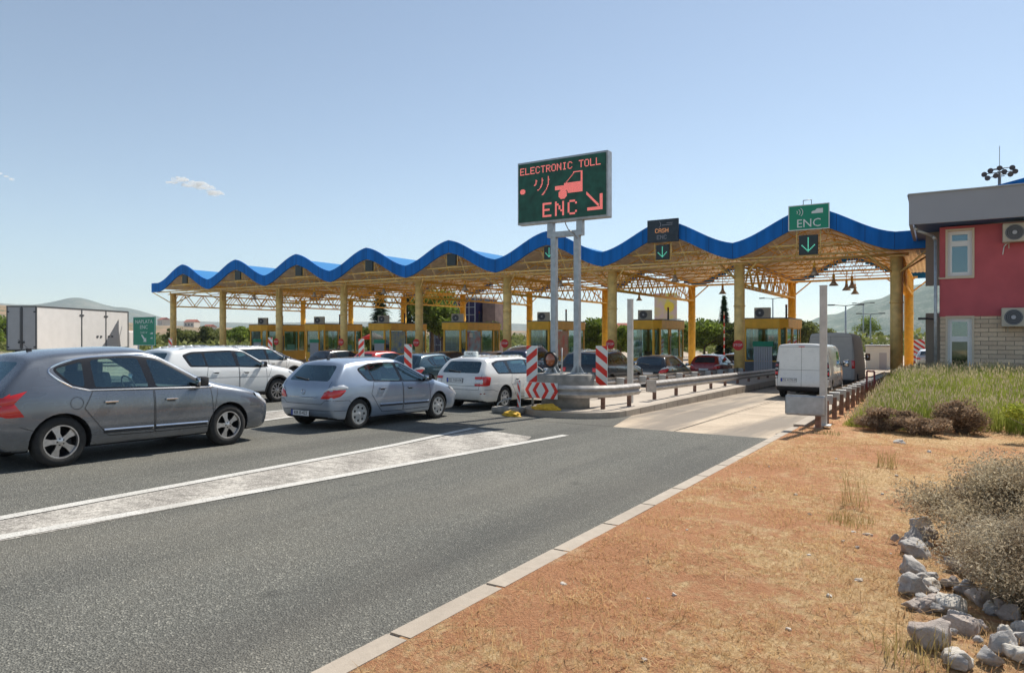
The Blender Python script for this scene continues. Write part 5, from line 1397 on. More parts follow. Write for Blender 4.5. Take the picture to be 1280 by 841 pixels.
# ---------------------------------------------------------------- red and stone building on the right
def stone_mat():
    m, p, v, l = newmat('stone_blocks')
    sep = nd(m, 'ShaderNodeSeparateXYZ'); cb = nd(m, 'ShaderNodeCombineXYZ'); l.new(v, sep.inputs[0]); 
    ad = nd(m, 'ShaderNodeMath', operation='ADD'); l.new(sep.outputs[0], ad.inputs[0]); l.new(sep.outputs[1], ad.inputs[1]); l.new(ad.outputs[0], cb.inputs[0]); l.new(sep.outputs[2], cb.inputs[1])
    br = nd(m, 'ShaderNodeTexBrick'); l.new(cb.outputs[0], br.inputs['Vector']); br.inputs['Scale'].default_value = 1
    br.inputs['Brick Width'].default_value = .52; br.inputs['Row Height'].default_value = .165; br.inputs['Mortar Size'].default_value = .009; br.inputs['Mortar Smooth'].default_value = .3
    br.inputs['Color1'].default_value = (.80, .64, .46, 1); br.inputs['Color2'].default_value = (.60, .46, .33, 1); br.inputs['Mortar'].default_value = (.20, .17, .14, 1); br.inputs['Bias'].default_value = -.1
    nz = noise(m, v, 9, 6, .7); c = mixc(m, mapr(m, nz, .3, .75, 0, .45), br.outputs['Color'], (.38, .32, .27)); l.new(c, p.inputs['Base Color']); p.inputs['Roughness'].default_value = .9
    inv_ = nd(m, 'ShaderNodeMath', operation='MULTIPLY_ADD'); inv_.inputs[1].default_value = -1; l.new(br.outputs['Fac'], inv_.inputs[0]); l.new(nz, inv_.inputs[2])
    l.new(bumpn(m, inv_.outputs[0], .9, .03), p.inputs['Normal']); return m
M['stone'] = stone_mat(); M['pink'] = mat('red_render', (.50, .105, .125), .85, var=.14, scale=1.4, bump=.15, bscale=80); M['fgrey'] = mat('grey_fascia', (.30, .32, .365), .6, var=.05, scale=1)
M['soffb'] = mat('blue_soffit', (.02, .08, .22), .6); M['frame'] = mat('window_frame_white', (.72, .74, .75), .4); M['wglass'] = glassmat('window_glass', (.22, .34, .36), .12); M['cream'] = mat('cream_surround', (.60, .52, .40), .7)
bx, by = 0.0, 31.5
gb = gz(0, 31.5)
bl = thing('station_building', 'two storey building with red upper wall, stone ground floor and grey fascia', 'building', (bx, by, gb))
IB = T(-bx, -by, -gb)
def badd(n_, b, m, par=bl, **k): b.transform(IB); return obj(n_, b, m, par, **k)
XE = 9.5; YE = 42; fl = 2.42; ft = 5.88
wins = [(.58, 1.72), (5.6, 6.7)]
def wall_with(b, x0, x1, z0, z1, holes, y, th=.3):
    xs_ = sorted({x0, x1, *[h[0] for h in holes], *[h[1] for h in holes]}); 
    for a, c in zip(xs_, xs_[1:]):
        hs = [h for h in holes if h[0] <= a and h[1] >= c]
        if not hs: box(b, (a+c)/2, y+th/2, (z0+z1)/2, c-a, th, z1-z0)
        else:
            h = hs[0]
            if h[2] > z0: box(b, (a+c)/2, y+th/2, (z0+h[2])/2, c-a, th, h[2]-z0)
            if h[3] < z1: box(b, (a+c)/2, y+th/2, (h[3]+z1)/2, c-a, th, z1-h[3])
b = B(); wall_with(b, 0, XE, gb-.5, fl, [(.24, 1.04, gb+.15, 2.36), (5.6, 6.7, gb+.15, 2.36)], by); box(b, .15, (by+YE)/2+.15, (gb-.5+fl)/2, .3, YE-by-.3, fl-gb+.5); w1 = badd('stone_wall', b, M['stone'])
b = B(); wall_with(b, -.02, XE, fl, ft, [(.24, 1.04, 3.98, 5.70), (5.6, 6.7, 3.98, 5.70)], by-.02, .32); box(b, .14, (by+YE)/2+.15, (fl+ft)/2, .32, YE-by-.3, ft-fl); w2 = badd('red_wall', b, M['pink'])
b = B(); box(b, .52, by-.05, 3.90, 1.15, .06, .05); box(b, -.03, by+.5, 3.95, .03, 1.0, .05); badd('ledge', b, M['cream'])
def bwindow(x0, x1, z0, z1, y, split_=.72):
    root_ = B(); f = .07; xm = (x0+x1)/2; zm = z0+(z1-z0)*split_
    for xx in (x0+f/2, x1-f/2): box(root_, xx, y, (z0+z1)/2, f, .08, z1-z0)
    for zz in (z0+f/2, z1-f/2, zm): box(root_, xm, y-.002, zz, x1-x0-.01, .08, f)
    # inner sashes
    for (a, c) in ((z0+f, zm-f/2), (zm+f/2, z1-f)):
        for xx in (x0+f+.04, x1-f-.04): box(root_, xx, y-.012, (a+c)/2, .075, .07, c-a-.01)
        for zz in (a+.035, c-.035): box(root_, xm, y-.014, zz, x1-x0-2*f-.02, .07, .065)
    w_ = badd('window', root_, M['frame'])
    for (a, c) in ((z0+f, zm-f/2), (zm+f/2, z1-f)):
        g_ = B(); quad(g_, [(x0+f, y+.01, a), (x1-f, y+.01, a), (x1-f, y+.01, c), (x0+f, y+.01, c)]); g_.transform(IB); obj('pane', g_, M['wglass'], w_)
    # room behind: blind and dark back wall
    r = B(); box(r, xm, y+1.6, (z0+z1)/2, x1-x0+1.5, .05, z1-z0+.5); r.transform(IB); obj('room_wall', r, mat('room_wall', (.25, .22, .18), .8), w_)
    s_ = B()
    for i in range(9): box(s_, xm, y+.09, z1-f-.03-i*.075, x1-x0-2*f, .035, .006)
    s_.transform(IB); obj('blind', s_, M['louv'], w_)
    t_ = B(); yy = y-.13
    for xx in (x0-.03, x1+.03): box(t_, xx, yy, (z0+z1)/2, .07, .05, z1-z0+.16)
    for zz in (z0-.04, z1+.04): box(t_, xm, yy-.002, zz, x1-x0-.002, .05, .08)
    t_.transform(IB); obj('surround', t_, M['cream'], w_)
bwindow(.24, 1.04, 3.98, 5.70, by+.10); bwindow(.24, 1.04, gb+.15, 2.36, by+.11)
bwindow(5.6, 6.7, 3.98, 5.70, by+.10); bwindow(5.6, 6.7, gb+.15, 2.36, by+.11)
# deep grey fascia and roof overhang
b = B(); fz0, fz1 = 5.93, 7.07
box(b, (-1.02+XE+1)/2, by-1.0, (fz0+fz1)/2, XE+2.02, .12, fz1-fz0); box(b, -.96, (by+YE)/2-.44, (fz0+fz1)/2+.001, .12, YE-by+.99, fz1-fz0); fas = badd('fascia', b, M['fgrey'])
b = B(); box(b, (XE-.0)/2, (by+YE)/2-.4, fz0+.03, XE+1.7, YE-by+1, .05); badd('soffit', b, M['soffb'])
b = B(); box(b, XE/2, by-1.02, fz1+.02, XE+2.1, .2, .04); box(b, -.98, (by+YE)/2-.4, fz1+.022, .2, YE-by+1, .04); badd('roof_flashing', b, M['galv'])
b = B(); prism(b, [(1.2, by-.7, 7.07), (XE+1, by-.7, 7.07), (XE+1, by-.7, 9.1)], (0, 10, 0)); fixn(b); badd('roof', b, M['bluep'])
# down pipe
b = B(); path_tube(b, [(-.85, by-.6, 5.9), (-.75, by-.6, 5.75), (-.25, by-.2, 5.55), (-.15, by-.12, 5.4), (-.15, by-.12, gb)], .06, 10); badd('downpipe', b, M['galv'])
b = B(); tube(b, (2.05, by-.06, 5.1), (2.05, by-.06, 5.2), .02, 6); path_tube(b, [(2.5, by-.06, 5.22), (2.2, by-.06, 5.2), (2.02, by-.06, 5.0), (1.98, by-.06, 4.7)], .018, 6); badd('conduit', b, M['frame'])
ac_unit((2.45, by-.26, 5.12), 0, 'air conditioner unit high on the red wall under the grey fascia', None, brk=1, s_=1.14)
ac_unit((2.42, by-.26, 2.02), 0, 'air conditioner unit low on the wall where red render meets stone', None, brk=1, s_=1.14)
b = B(); 
for i in range(3): box(b, 2.5+i*.25, by-.06, 1.0, .03, .03, 2.0)
_u = (1249-640)/860; _mx = 58/(.8491+_u*.5282)*(-.5282+_u*.8491)
t = thing('roof_floodlight_mast', 'lattice mast with a cluster of floodlights standing behind the building roof', 'mast', (_mx, 58, gz(0, 58)))
bb = B(); tube(bb, (0, 0, 0), (0, 0, 13.75), .16, 8, r2=.10); tube(bb, (0, 0, 13.75), (0, 0, 15.6), .025, 5); obj('mast', bb, M['galv'], t)
b.free()
for i, (fx, fz, fr) in enumerate(((-1.5, 14.7, .5), (-1.05, 14.2, -.4), (-.9, 15.1, .3), (-.4, 14.4, .2), (-.1, 15.3, .5), (.45, 14.8, -.3), (.9, 14.4, .4), (1.2, 15.2, -.5), (1.35, 14.7, .2), (-.3, 12.7, .4), (.35, 12.9, -.3))):
    q = B(); tube(q, (0, 0, 0), (.1*fr, -.32, -.12), .10, 10, r2=.18); tube(q, (0, .1, 0), (-fx*.9, .1, 0), .03, 5); q.transform(T(fx*.62, 0, 13.75+(fz-14.6)*.55)); obj('floodlight', q, M['acd'], t)
# wall street lamp / camera bracket near the pipe
t = thing('wall_lamp', 'dark wall bracket lamp sticking out left of the building corner', 'lamp', (-.2, 33.0, 2.35))
b = B(); tube(b, (0, 0, 0), (-.3, -.1, .05), .03, 6); box(b, -.42, -.1, .03, .3, .2, .09, bev=.02, M=None); obj('arm', b, M['acd'], t)
# ---------------------------------------------------------------- cars placed in the queues
def place(p, xr, yrear, name, label, yaw=0, cat='car'):
    """xr: x of the flank facing the camera, yrear: y of the rear bumper"""
    x = xr-p['W']/2+.03; y = yrear+p['L']/2
    return build_car(name, label, cat, p, (x, y, gz(x, y)), yaw)
place(crossover_a(), -10.2, 3.93, 'parked_car' if 0 else 'tall_hatchback', 'dark grey tall hatchback with alloy wheels and chrome window line, nearest to camera')
place(hatch_b(), -10.1, 9.62, 'hatchback', 'silver blue compact hatchback with silver hubcaps queuing behind the island')
cc, csf = place(estate_c(), -10.2, 15.05, 'estate_car', 'white estate car with a taxi sign on its roof and square red tail lamps', cat='taxi')
b = B(); box(b, 0, 0, .075, .42, .14, .13, bev=.03); box(b, 0, 0, .008, .5, .18, .016)
h, _ = csf.hit('z', 1, -.15, .78)
ts = obj('roof_sign', b, M['swhite'], cc, mw=T(-.15, .78-4.66/2, h.z)); 
b = B(); text_bm(b, 'TAXI', .11, UP(0, -.073, .075), 0, .001); obj('lettering', b, M['ink'], ts)
place(suv_d(), -16.75, 10.15, 'sport_utility_car', 'white sport utility car with black wheel arches and ten spoke wheels', cat='car')
p = hatch_far(P_white2, L=4.4, dt=1, W=1.84)
sc = place(suv_d(P_white), -24.0, 16.95, 'sport_utility_car', 'second white car behind the white sport utility, only its upper half showing')
place(suv_d(P_black), -10.3, 22.6, 'sport_utility_car', 'black sport utility car behind the message sign posts')
p = suv_d(P_navy); p.update(H=1.85, dt=1); 
place(p, -16.9, 28.4, 'people_carrier', 'dark navy people carrier between the white taxi and the message sign')
place(hatch_far(P_teal, L=4.0, dt=1), -16.9, 20.4, 'hatchback', 'dark blue green hatchback behind the silver blue hatchback')
place(hatch_far(P_black, L=4.1), -10.3, 29.5, 'hatchback', 'small black hatchback with yellow stripes at the right of the black sport utility')
place(hatch_far(P_red, L=4.1), -10.35, 38.3, 'hatchback', 'dark red hatchback beside the column with the STOP sign')
place(hatch_far(P_silver, L=4.3), -10.3, 44.2, 'hatchback', 'silver car just ahead of the dark red hatchback')
place(hatch_far(paint('bright_red_paint', (.55, .03, .02), .1, .3, .1), L=4.1), -24.0, 25.4, 'hatchback', 'bright red car seen over the roof of the silver blue hatchback')
place(hatch_far(P_black, L=4.4), -31.0, 28.9, 'hatchback', 'black car behind the silver blue hatchback roof, left of the red car')
place(hatch_far(P_navy, L=4.4), -31.2, 23.4, 'hatchback', 'navy car seen over the bonnet of the second white car')
place(hatch_far(P_black, L=4.2), -24.1, 31.3, 'hatchback', 'dark grey car in the lane left of the poster booth')
place(hatch_far(P_silver, L=4.2), -24.1, 36.2, 'hatchback', 'silver dark windowed car ahead of the dark grey car')
place(van_e(), -3.28, 26.0, 'panel_van', 'white panel van with two rear doors entering the right lane', cat='van')
place(van_f(), -3.15, 33.2, 'tall_van', 'tall bronze grey van ahead of the white van', cat='van')
# box truck at the far left
TX, TY = -55.8, 24.2; hd = R(31.9)
tr = thing('box_truck', 'white box truck with dark framed side panels and rear doors at far left', 'truck', (TX, TY, gz(0, TY)), hd)
tw_ = 2.1; z0, z1 = 1.15, 4.31; Lb = 12.0
M['tw'] = mat('truck_white', (.66, .64, .62), .5, var=.06, scale=1.5); M['tframe'] = mat('truck_dark_frame', (.07, .075, .08), .5); M['tgrey'] = mat('truck_rear_grey', (.38, .39, .41), .55, var=.08, scale=2)
b = B(); box(b, -tw_/2, Lb/2, (z0+z1)/2, tw_, Lb, z1-z0); obj('box_body', b, M['tw'], tr)
b = B()
for y in (0.02, 5.3, 8.6, 11.98): box(b, .012, y, (z0+z1)/2, .03, .12, z1-z0+.02)
for z in (z1+.0, z0): box(b, .008, Lb/2, z, .04, Lb, .10); 
for x in (0, -tw_/2, -tw_): box(b, x, -.02, (z0+z1)/2, .07, .04, z1-z0+.06)
for z in (z1, z0): box(b, -tw_/2, -.022, z, tw_+.08, .04, .09)
obj('frame', b, M['tframe'], tr)
for sx in (0, 1):
    b = B(); box(b, -tw_*(.25+.5*sx), -.012, (z0+z1)/2, tw_/2-.08, .02, z1-z0-.12); d = obj('rear_door', b, M['tgrey'], tr)
    b = B(); box(b, -tw_*(.42+.16*sx), -.04, z0+.55, .14, .04, .16); tube(b, (-tw_*(.46+.08*sx), -.04, z0+.1), (-tw_*(.46+.08*sx), -.04, z1-.1), .018, 6); obj('latch', b, M['acd'], d)
    b = B()
    for zz in (z1-.4, z0+.2): box(b, -tw_*sx-(.08 if not sx else -.08), -.035, zz, .16, .03, .1)
    obj('hinge', b, M['acd'], d)
b = B()
for y in (5.15, 5.45, 8.45, 8.75): box(b, .03, y, z1-.5, .03, .22, .12); 
for y in (7.4, 7.9, 9.0, 9.5): box(b, .03, y, z0+.95, .03, .22, .16)
obj('side_latch', b, M['tframe'], tr)
b = B(); box(b, -tw_/2, Lb/2, z0-.15, 1.0, Lb, .25); obj('chassis', b, M['void'], tr)
b = B(); box(b, -tw_/2, Lb+.95, 1.55, 2.1, 1.7, 2.1, bev=.15); cabb = obj('cab', b, M['tw'], tr)
b = B(); box(b, -tw_/2, Lb+1.25, 2.05, 2.13, .7, .7, bev=.05); obj('side_window', b, M['oglass'], tr)
for y in (1.6, 2.8, Lb+1.0):
    for sx in (0, 1):
        tb, rb = wheel(.46, .26, 6, 'hub', .26); Mw = T(-.14-sx*(tw_-.28), y, .46)
        if sx: Mw = Mw@RZ(math.pi)
        wh = link(bpy.data.objects.new('wheel', None)); wh.parent = tr; wh.matrix_local = Mw
        obj('tyre', tb, M['rubber'], wh, smooth=40); obj('rim', rb, [M['hub'], M['void']], wh, smooth=40)
# person by the leftmost booth: one skinned figure
def person(loc, rz, label, shirt, trousers):
    me = bpy.data.meshes.new('body')
    J = [(0, 0, .95), (0, 0, 1.15), (0, .0, 1.40), (0, 0, 1.50), (0, .02, 1.60), (0, .02, 1.70), (.10, 0, .90), (.11, .02, .5), (.11, -.02, .08), (.11, .12, .03), (-.10, 0, .90), (-.13, .1, .5), (-.13, -.02, .08), (-.13, .12, .03), (.2, 0, 1.40), (.25, -.03, 1.12), (.26, .12, .92), (-.2, 0, 1.40), (-.25, -.03, 1.12), (-.26, .1, .9), (.26, .18, .86), (-.26, .16, .84)]
    E = [(0, 1), (1, 2), (2, 3), (3, 4), (4, 5), (0, 6), (6, 7), (7, 8), (8, 9), (0, 10), (10, 11), (11, 12), (12, 13), (2, 14), (14, 15), (15, 16), (2, 17), (17, 18), (18, 19), (16, 20), (19, 21)]
    rr = [.15, .14, .15, .055, .095, .085, .09, .065, .045, .04, .09, .065, .045, .04, .065, .045, .035, .065, .045, .035, .035, .035]
    me.from_pydata(J, E, []); o = link(bpy.data.objects.new('person', me)); o.modifiers.new('s', 'SKIN')
    for i, r_ in enumerate(rr): me.skin_vertices[0].data[i].radius = (r_, r_*.85 if i in (0, 1, 2) else r_)
    me.skin_vertices[0].data[0].use_root = True
    m_ = o.modifiers.new('u', 'SUBSURF'); m_.levels = 2
    m2 = bpy.data.meshes.new_from_object(o.evaluated_get(bpy.context.evaluated_depsgraph_get())); bpy.data.objects.remove(o)
    bm = B(); bm.from_mesh(m2)
    for f in bm.faces:
        c = f.calc_center_median(); f.smooth = True
        f.material_index = 2 if c.z > 1.63 and (c.y < .03 or c.z > 1.72) else 0 if c.z > 1.46 or (abs(c.x) > .2 and c.z < 1.1) else 1 if c.z > .92 else 3
    o = obj('person', bm, [M['skin'], shirt, M['ink'], trousers], smooth=True, mw=T(*loc)@RZ(rz)); return tag(o, label, 'person')
person((-39.6, 38.2, gz(0, 38.2)+.02), R(30), 'standing person in dark clothes beside the leftmost booths', mat('dark_shirt', (.03, .03, .05), .8), mat('dark_trousers', (.03, .03, .04), .8))
# ---------------------------------------------------------------- vegetation
import numpy as np
rng = np.random.default_rng(11)
def leafmat(name, cols, rough=.7, sc=1.2, trans=.4):
    m, p, v, l = newmat(name)
    nz = noise(m, v, sc, 4); oi = nd(m, 'ShaderNodeTexWhiteNoise'); l.new(v, oi.inputs['Vector'])
    fine = noise(m, v, sc*14, 3)
    f = nd(m, 'ShaderNodeMath', operation='ADD'); l.new(mapr(m, nz, .3, .7, -.2, .6), f.inputs[0]); l.new(mapr(m, fine, .3, .7, -.15, .5), f.inputs[1])
    c = ramp(m, f.outputs[0], [(0, cols[0]), (.5, cols[1]), (1, cols[2])]); l.new(c, p.inputs['Base Color']); p.inputs['Roughness'].default_value = rough; p.inputs['Specular IOR Level'].default_value = .2
    tr = nd(m, 'ShaderNodeBsdfTranslucent'); l.new(c, tr.inputs[0]); mx = nd(m, 'ShaderNodeMixShader'); mx.inputs[0].default_value = trans
    l.new(p.outputs[0], mx.inputs[1]); l.new(tr.outputs[0], mx.inputs[2]); l.new(mx.outputs[0], m.node_tree.nodes['Material Output'].inputs[0]); return m
def tris(name, V, m, parent=None, n=3, kind=None):
    """V: (N, n, 3) array of faces"""
    N_ = len(V); me = bpy.data.meshes.new(name); me.vertices.add(N_*n); me.vertices.foreach_set('co', V.reshape(-1).astype('f'))
    me.loops.add(N_*n); me.loops.foreach_set('vertex_index', np.arange(N_*n, dtype='i')); me.polygons.add(N_)
    me.polygons.foreach_set('loop_start', np.arange(0, N_*n, n, dtype='i')); me.polygons.foreach_set('loop_total', np.full(N_, n, dtype='i')); me.update(); me.validate()
    me.materials.append(m); o = link(bpy.data.objects.new(name, me)); o.parent = parent
    if kind: o['kind'] = kind
    return o
def gzv(y): return -.021*np.clip(y, -30, 42)
def blades(P, h, w_, lean, bend=.3):
    """grass blades: P (N,3) roots"""
    N_ = len(P); a = rng.uniform(0, 2*np.pi, N_); d = np.stack([np.cos(a), np.sin(a), np.zeros(N_)], 1); h = np.broadcast_to(h, N_)[:, None]; w_ = np.broadcast_to(w_, N_)[:, None]
    b_ = rng.uniform(0, 2*np.pi, N_); ld = np.stack([np.cos(b_), np.sin(b_), np.zeros(N_)], 1)*(rng.uniform(0, 1, (N_, 1))*lean)*h; up = np.zeros((N_, 3)); up[:, 2] = 1
    m1 = P+up*h*.55+ld*.4; t_ = P+up*h*(1-bend*rng.uniform(0, 1, (N_, 1)))+ld
    q = np.stack([P-d*w_/2, P+d*w_/2, m1+d*w_*.35, m1-d*w_*.35], 1); tt = np.stack([m1-d*w_*.35, m1+d*w_*.35, t_, t_], 1)
    return np.concatenate([q, tt])
from mathutils import noise as NZ
def soilz(x, y):
    e = .12*(NZ.noise(Vector((x*.6, y*.6, 0)))*.6+NZ.noise(Vector((x*2.3, y*2.3, 3)))*.3)*min(1, max(0, (x+2.62)*2))
    return gz(x, y)+.04+e+mound(x, y)
# dry straw on the verge
def scatter(n, xr, yr, thr=.0, seed=0, sc=.9, dens=lambda y: 1):
    out = []
    rr = random.Random(seed)
    while len(out) < n:
        x = rr.uniform(*xr); y = yr[0]+(yr[1]-yr[0])*rr.random()**1.35
        if x < kx(y)+.14: continue
        if NZ.noise(Vector((x*sc, y*sc, seed)))+.5*NZ.noise(Vector((x*sc*4, y*sc*4, seed+2))) < thr+rr.uniform(-.25, .25): continue
        out.append((x, y, soilz(x, y)))
    return np.array(out)
M['straw'] = leafmat('straw', [(.45, .26, .12), (.70, .48, .24), (.82, .66, .40)], sc=2)
P = scatter(60000, (-2.6, 5), (1.2, 17), -.02, 5)
V = blades(P, rng.uniform(.015, .05, len(P)), .005, 2.2, .6)
tris('dry_grass', V, M['straw'], n=4, kind='stuff')
P = scatter(9000, (-2.3, 6), (3, 18), .22, 9)
V = blades(P, rng.uniform(.04, .11, len(P)), .005, 1.0)
tris('dry_grass', V, M['straw'], n=4, kind='stuff')
P = scatter(16000, (-2.6, 3), (1.5, 14), .12, 21, sc=1.8)
V = blades(P, rng.uniform(.02, .075, len(P)), .006, 3.0, .7)
tris('dry_grass', V, M['straw'], n=4, kind='stuff')
# individual dry tufts
M['tuft'] = leafmat('dry_stem', [(.26, .19, .07), (.42, .32, .13), (.55, .44, .22)], sc=3)
def tuft(x, y, n, h, r, label, m=M['tuft'], group=None):
    z = soilz(x, y); a = rng.uniform(0, 2*np.pi, n); q = r*np.sqrt(rng.uniform(0, 1, n)); P = np.stack([q*np.cos(a), q*np.sin(a), np.zeros(n)], 1)
    V = blades(P, rng.uniform(h*.5, h, n), .006, .45, .15); o = tris('grass_tuft', V, m, n=4); o.location = (x, y, z); tag(o, label, 'grass tuft', group); return o
tuft(-.78, 8.3, 40, .62, .15, 'tall thin dry tuft with upright stems on the middle of the verge')
tuft(-.75, 7.5, 160, .13, .22, 'low orange dry tuft in front of the tall thin stems')
tuft(-.65, 11.3, 70, .36, .14, 'small green yellow weed on the verge below the dead bush')
tuft(-.1, 4.3, 90, .2, .2, 'straw tuft at the foot of the stone border')
tuft(-1.9, 14.9, 120, .12, .28, 'round flat green weed at the end of the kerb', m=leafmat('weed_green', [(.10, .11, .03), (.20, .19, .06), (.32, .28, .12)]))
# lavender like bed in front of the building
M['lav'] = leafmat('lavender_leaf', [(.16, .21, .04), (.36, .40, .08), (.56, .56, .18)], sc=.8, trans=.35)
M['lavt'] = leafmat('lavender_tip', [(.42, .32, .22), (.56, .46, .28), (.62, .56, .34)], sc=1.5, trans=.3)
def inbed(x, y):
    return (y > 17.0+.9*math.sin(x*1.7)*.5+max(0, (x+.2))*-.1) and x > -1.75+.12*math.sin(y)-max(0, y-18)*-.012 and y < 30.6
def bedh(x, y):
    e = min(1, (x+1.9)/.5, (y-16.3)/.8); clump = .5+.5*NZ.noise(Vector((x*1.1, y*1.1, 4)))
    return max(.15, e)*(.46+.50*clump)
def bed(n, y0, y1, x1, w_, seed):
    out = []; hh = []; rr = random.Random(seed)
    while len(out) < n:
        x = rr.uniform(-1.9, x1); y = y0+(y1-y0)*rr.random()**1.5
        if not inbed(x, y): continue
        # clumps
        if NZ.noise(Vector((x*2.2, y*2.2, 8))) < -.25 and rr.random() < .6: continue
        out.append((x, y, gz(x, y)+.02+mound(x, y))); hh.append(bedh(x, y)*rr.uniform(.55, 1.0))
    return np.array(out), np.array(hh)
P, H_ = bed(60000, 16.6, 30.6, 7.5, .01, 1)
V = blades(P, H_, rng.uniform(.008, .016, len(P)), .42, .1)
tris('lavender_bed', V, M['lav'], n=4, kind='stuff')
# tips
def tips(P, H_, n):
    i = rng.choice(len(P), n, replace=False); p = P[i].copy(); h = H_[i]; p[:, 2] += h*.92; p[:, :2] += rng.normal(0, .07, (n, 2)); return blades(p, rng.uniform(.05, .12, n), .022, .5, .1)
tris('lavender_flowers', tips(P, H_, 16000), M['lavt'], n=4, kind='stuff')
# leafy shrub generator
def leaves(n, c, r, size, shape=1.0, seed=0, lumps=9, hollow=.55, asp=1.6):
    rg = np.random.default_rng(seed); L_ = rg.normal(0, 1, (lumps, 3)); L_ /= np.linalg.norm(L_, axis=1)[:, None]; L_ *= rg.uniform(.25, .72, (lumps, 1)); lr = rg.uniform(.28, .52, lumps)
    k = rg.integers(0, lumps, n); d = rg.normal(0, 1, (n, 3)); d /= np.linalg.norm(d, axis=1)[:, None]; q = lr[k][:, None]*(rg.uniform(hollow, 1, (n, 1)))
    p = (L_[k]+d*q)*np.array(r); p[:, 2] = np.maximum(p[:, 2], -r[2]*.95); p += np.array(c)
    u = rg.normal(0, 1, (n, 3)); u /= np.linalg.norm(u, axis=1)[:, None]; v_ = np.cross(u, rg.normal(0, 1, (n, 3))); v_ /= np.linalg.norm(v_, axis=1)[:, None]
    s_ = rg.uniform(.6, 1.2, (n, 1))*size; return np.stack([p-u*s_*asp/2, p+v_*s_*.4, p+u*s_*asp/2, p-v_*s_*.4], 1)
def twigs(n, r, base, seed, th=.006):
    b = B(); rr = random.Random(seed)
    for i in range(n):
        a = rr.uniform(0, 6.28); e = rr.uniform(.3, 1); p = Vector((rr.uniform(-.15, .15)*r[0], rr.uniform(-.15, .15)*r[1], 0)); tip = Vector((math.cos(a)*r[0]*e, math.sin(a)*r[1]*e, base+r[2]*rr.uniform(.3, 1)))
        mid = p.lerp(tip, .5)+Vector((0, 0, r[2]*.15)); tube(b, p, mid, th, 4, r2=th*.7, cap=False); tube(b, mid, tip, th*.7, 4, r2=th*.3, cap=False)
    return b
def shrub(name, x, y, r, n, size, cols, label, seed, cat='bush', tw=30, sc=2, zo=None, lumps=12, asp=1.6, group=None, twc=(.16, .11, .07), hollow=.3):
    z = soilz(x, y) if zo is None else zo
    t = thing(name, label, cat, (x, y, z), 0, group)
    tris('foliage', leaves(n, (0, 0, r[2]*.85), r, size, seed=seed, lumps=lumps, asp=asp, hollow=hollow), leafmat(name+'_leaf', cols, sc=sc), t, n=4)
    if tw: obj('branches', twigs(tw, r, 0, seed), mat('twig', twc, .8), t)
    return t
dead = [(.20, .13, .08), (.40, .28, .18), (.58, .44, .30)]
shrub('dead_bush', -.95, 16.4, (.80, .5, .27), 6500, .030, dead, 'low dead brown bush at the left front of the lavender bed', 3, tw=160, sc=4, asp=2.6)
shrub('dead_bush', -.25, 15.9, (.55, .42, .22), 3500, .028, dead, 'low heap of dead brown twigs in front of the lavender bed', 4, tw=120, sc=4, asp=2.6)
shrub('dead_bush', .38, 16.9, (.60, .5, .52), 7500, .032, dead, 'upright dead brown bush at the right of the lavender bed', 5, tw=170, sc=4, asp=2.4)
grn = [(.18, .22, .03), (.40, .44, .06), (.62, .62, .14)]
shrub('leafy_shrub', 1.75, 15.8, (.85, .75, .55), 9000, .038, grn, 'yellow green leafy shrub at the right edge before the building', 6, tw=40, asp=1.3)
shrub('leafy_shrub', 1.85, 13.2, (.75, .7, .42), 5000, .035, [(.16, .14, .05), (.33, .29, .10), (.48, .43, .19)], 'straw coloured wild shrub at the right edge in the middle of the verge', 8, tw=60, asp=2.2)
sage = [(.22, .15, .09), (.46, .38, .25), (.70, .61, .44)]
shrub('grey_bush', .54, 7.35, (.95, 1.1, .46), 80000, .013, sage, 'large grey green bush spilling over the stone border', 12, tw=110, sc=3, lumps=40, asp=2.6, hollow=.1, twc=(.25, .19, .13))
shrub('grey_bush', .50, 5.6, (.64, .72, .36), 50000, .011, [(.24, .18, .12), (.48, .41, .29), (.70, .62, .46)], 'smaller pale grey bush at the lower right corner', 13, tw=90, sc=3, lumps=30, asp=2.6, hollow=.1, twc=(.25, .19, .13))
shrub('grey_bush', 1.1, 9.6, (.55, .5, .30), 8000, .02, [(.20, .15, .10), (.40, .33, .24), (.58, .50, .38)], 'brownish grey bush at the back of the stone border', 14, tw=90, sc=3, asp=2.2, hollow=.2)
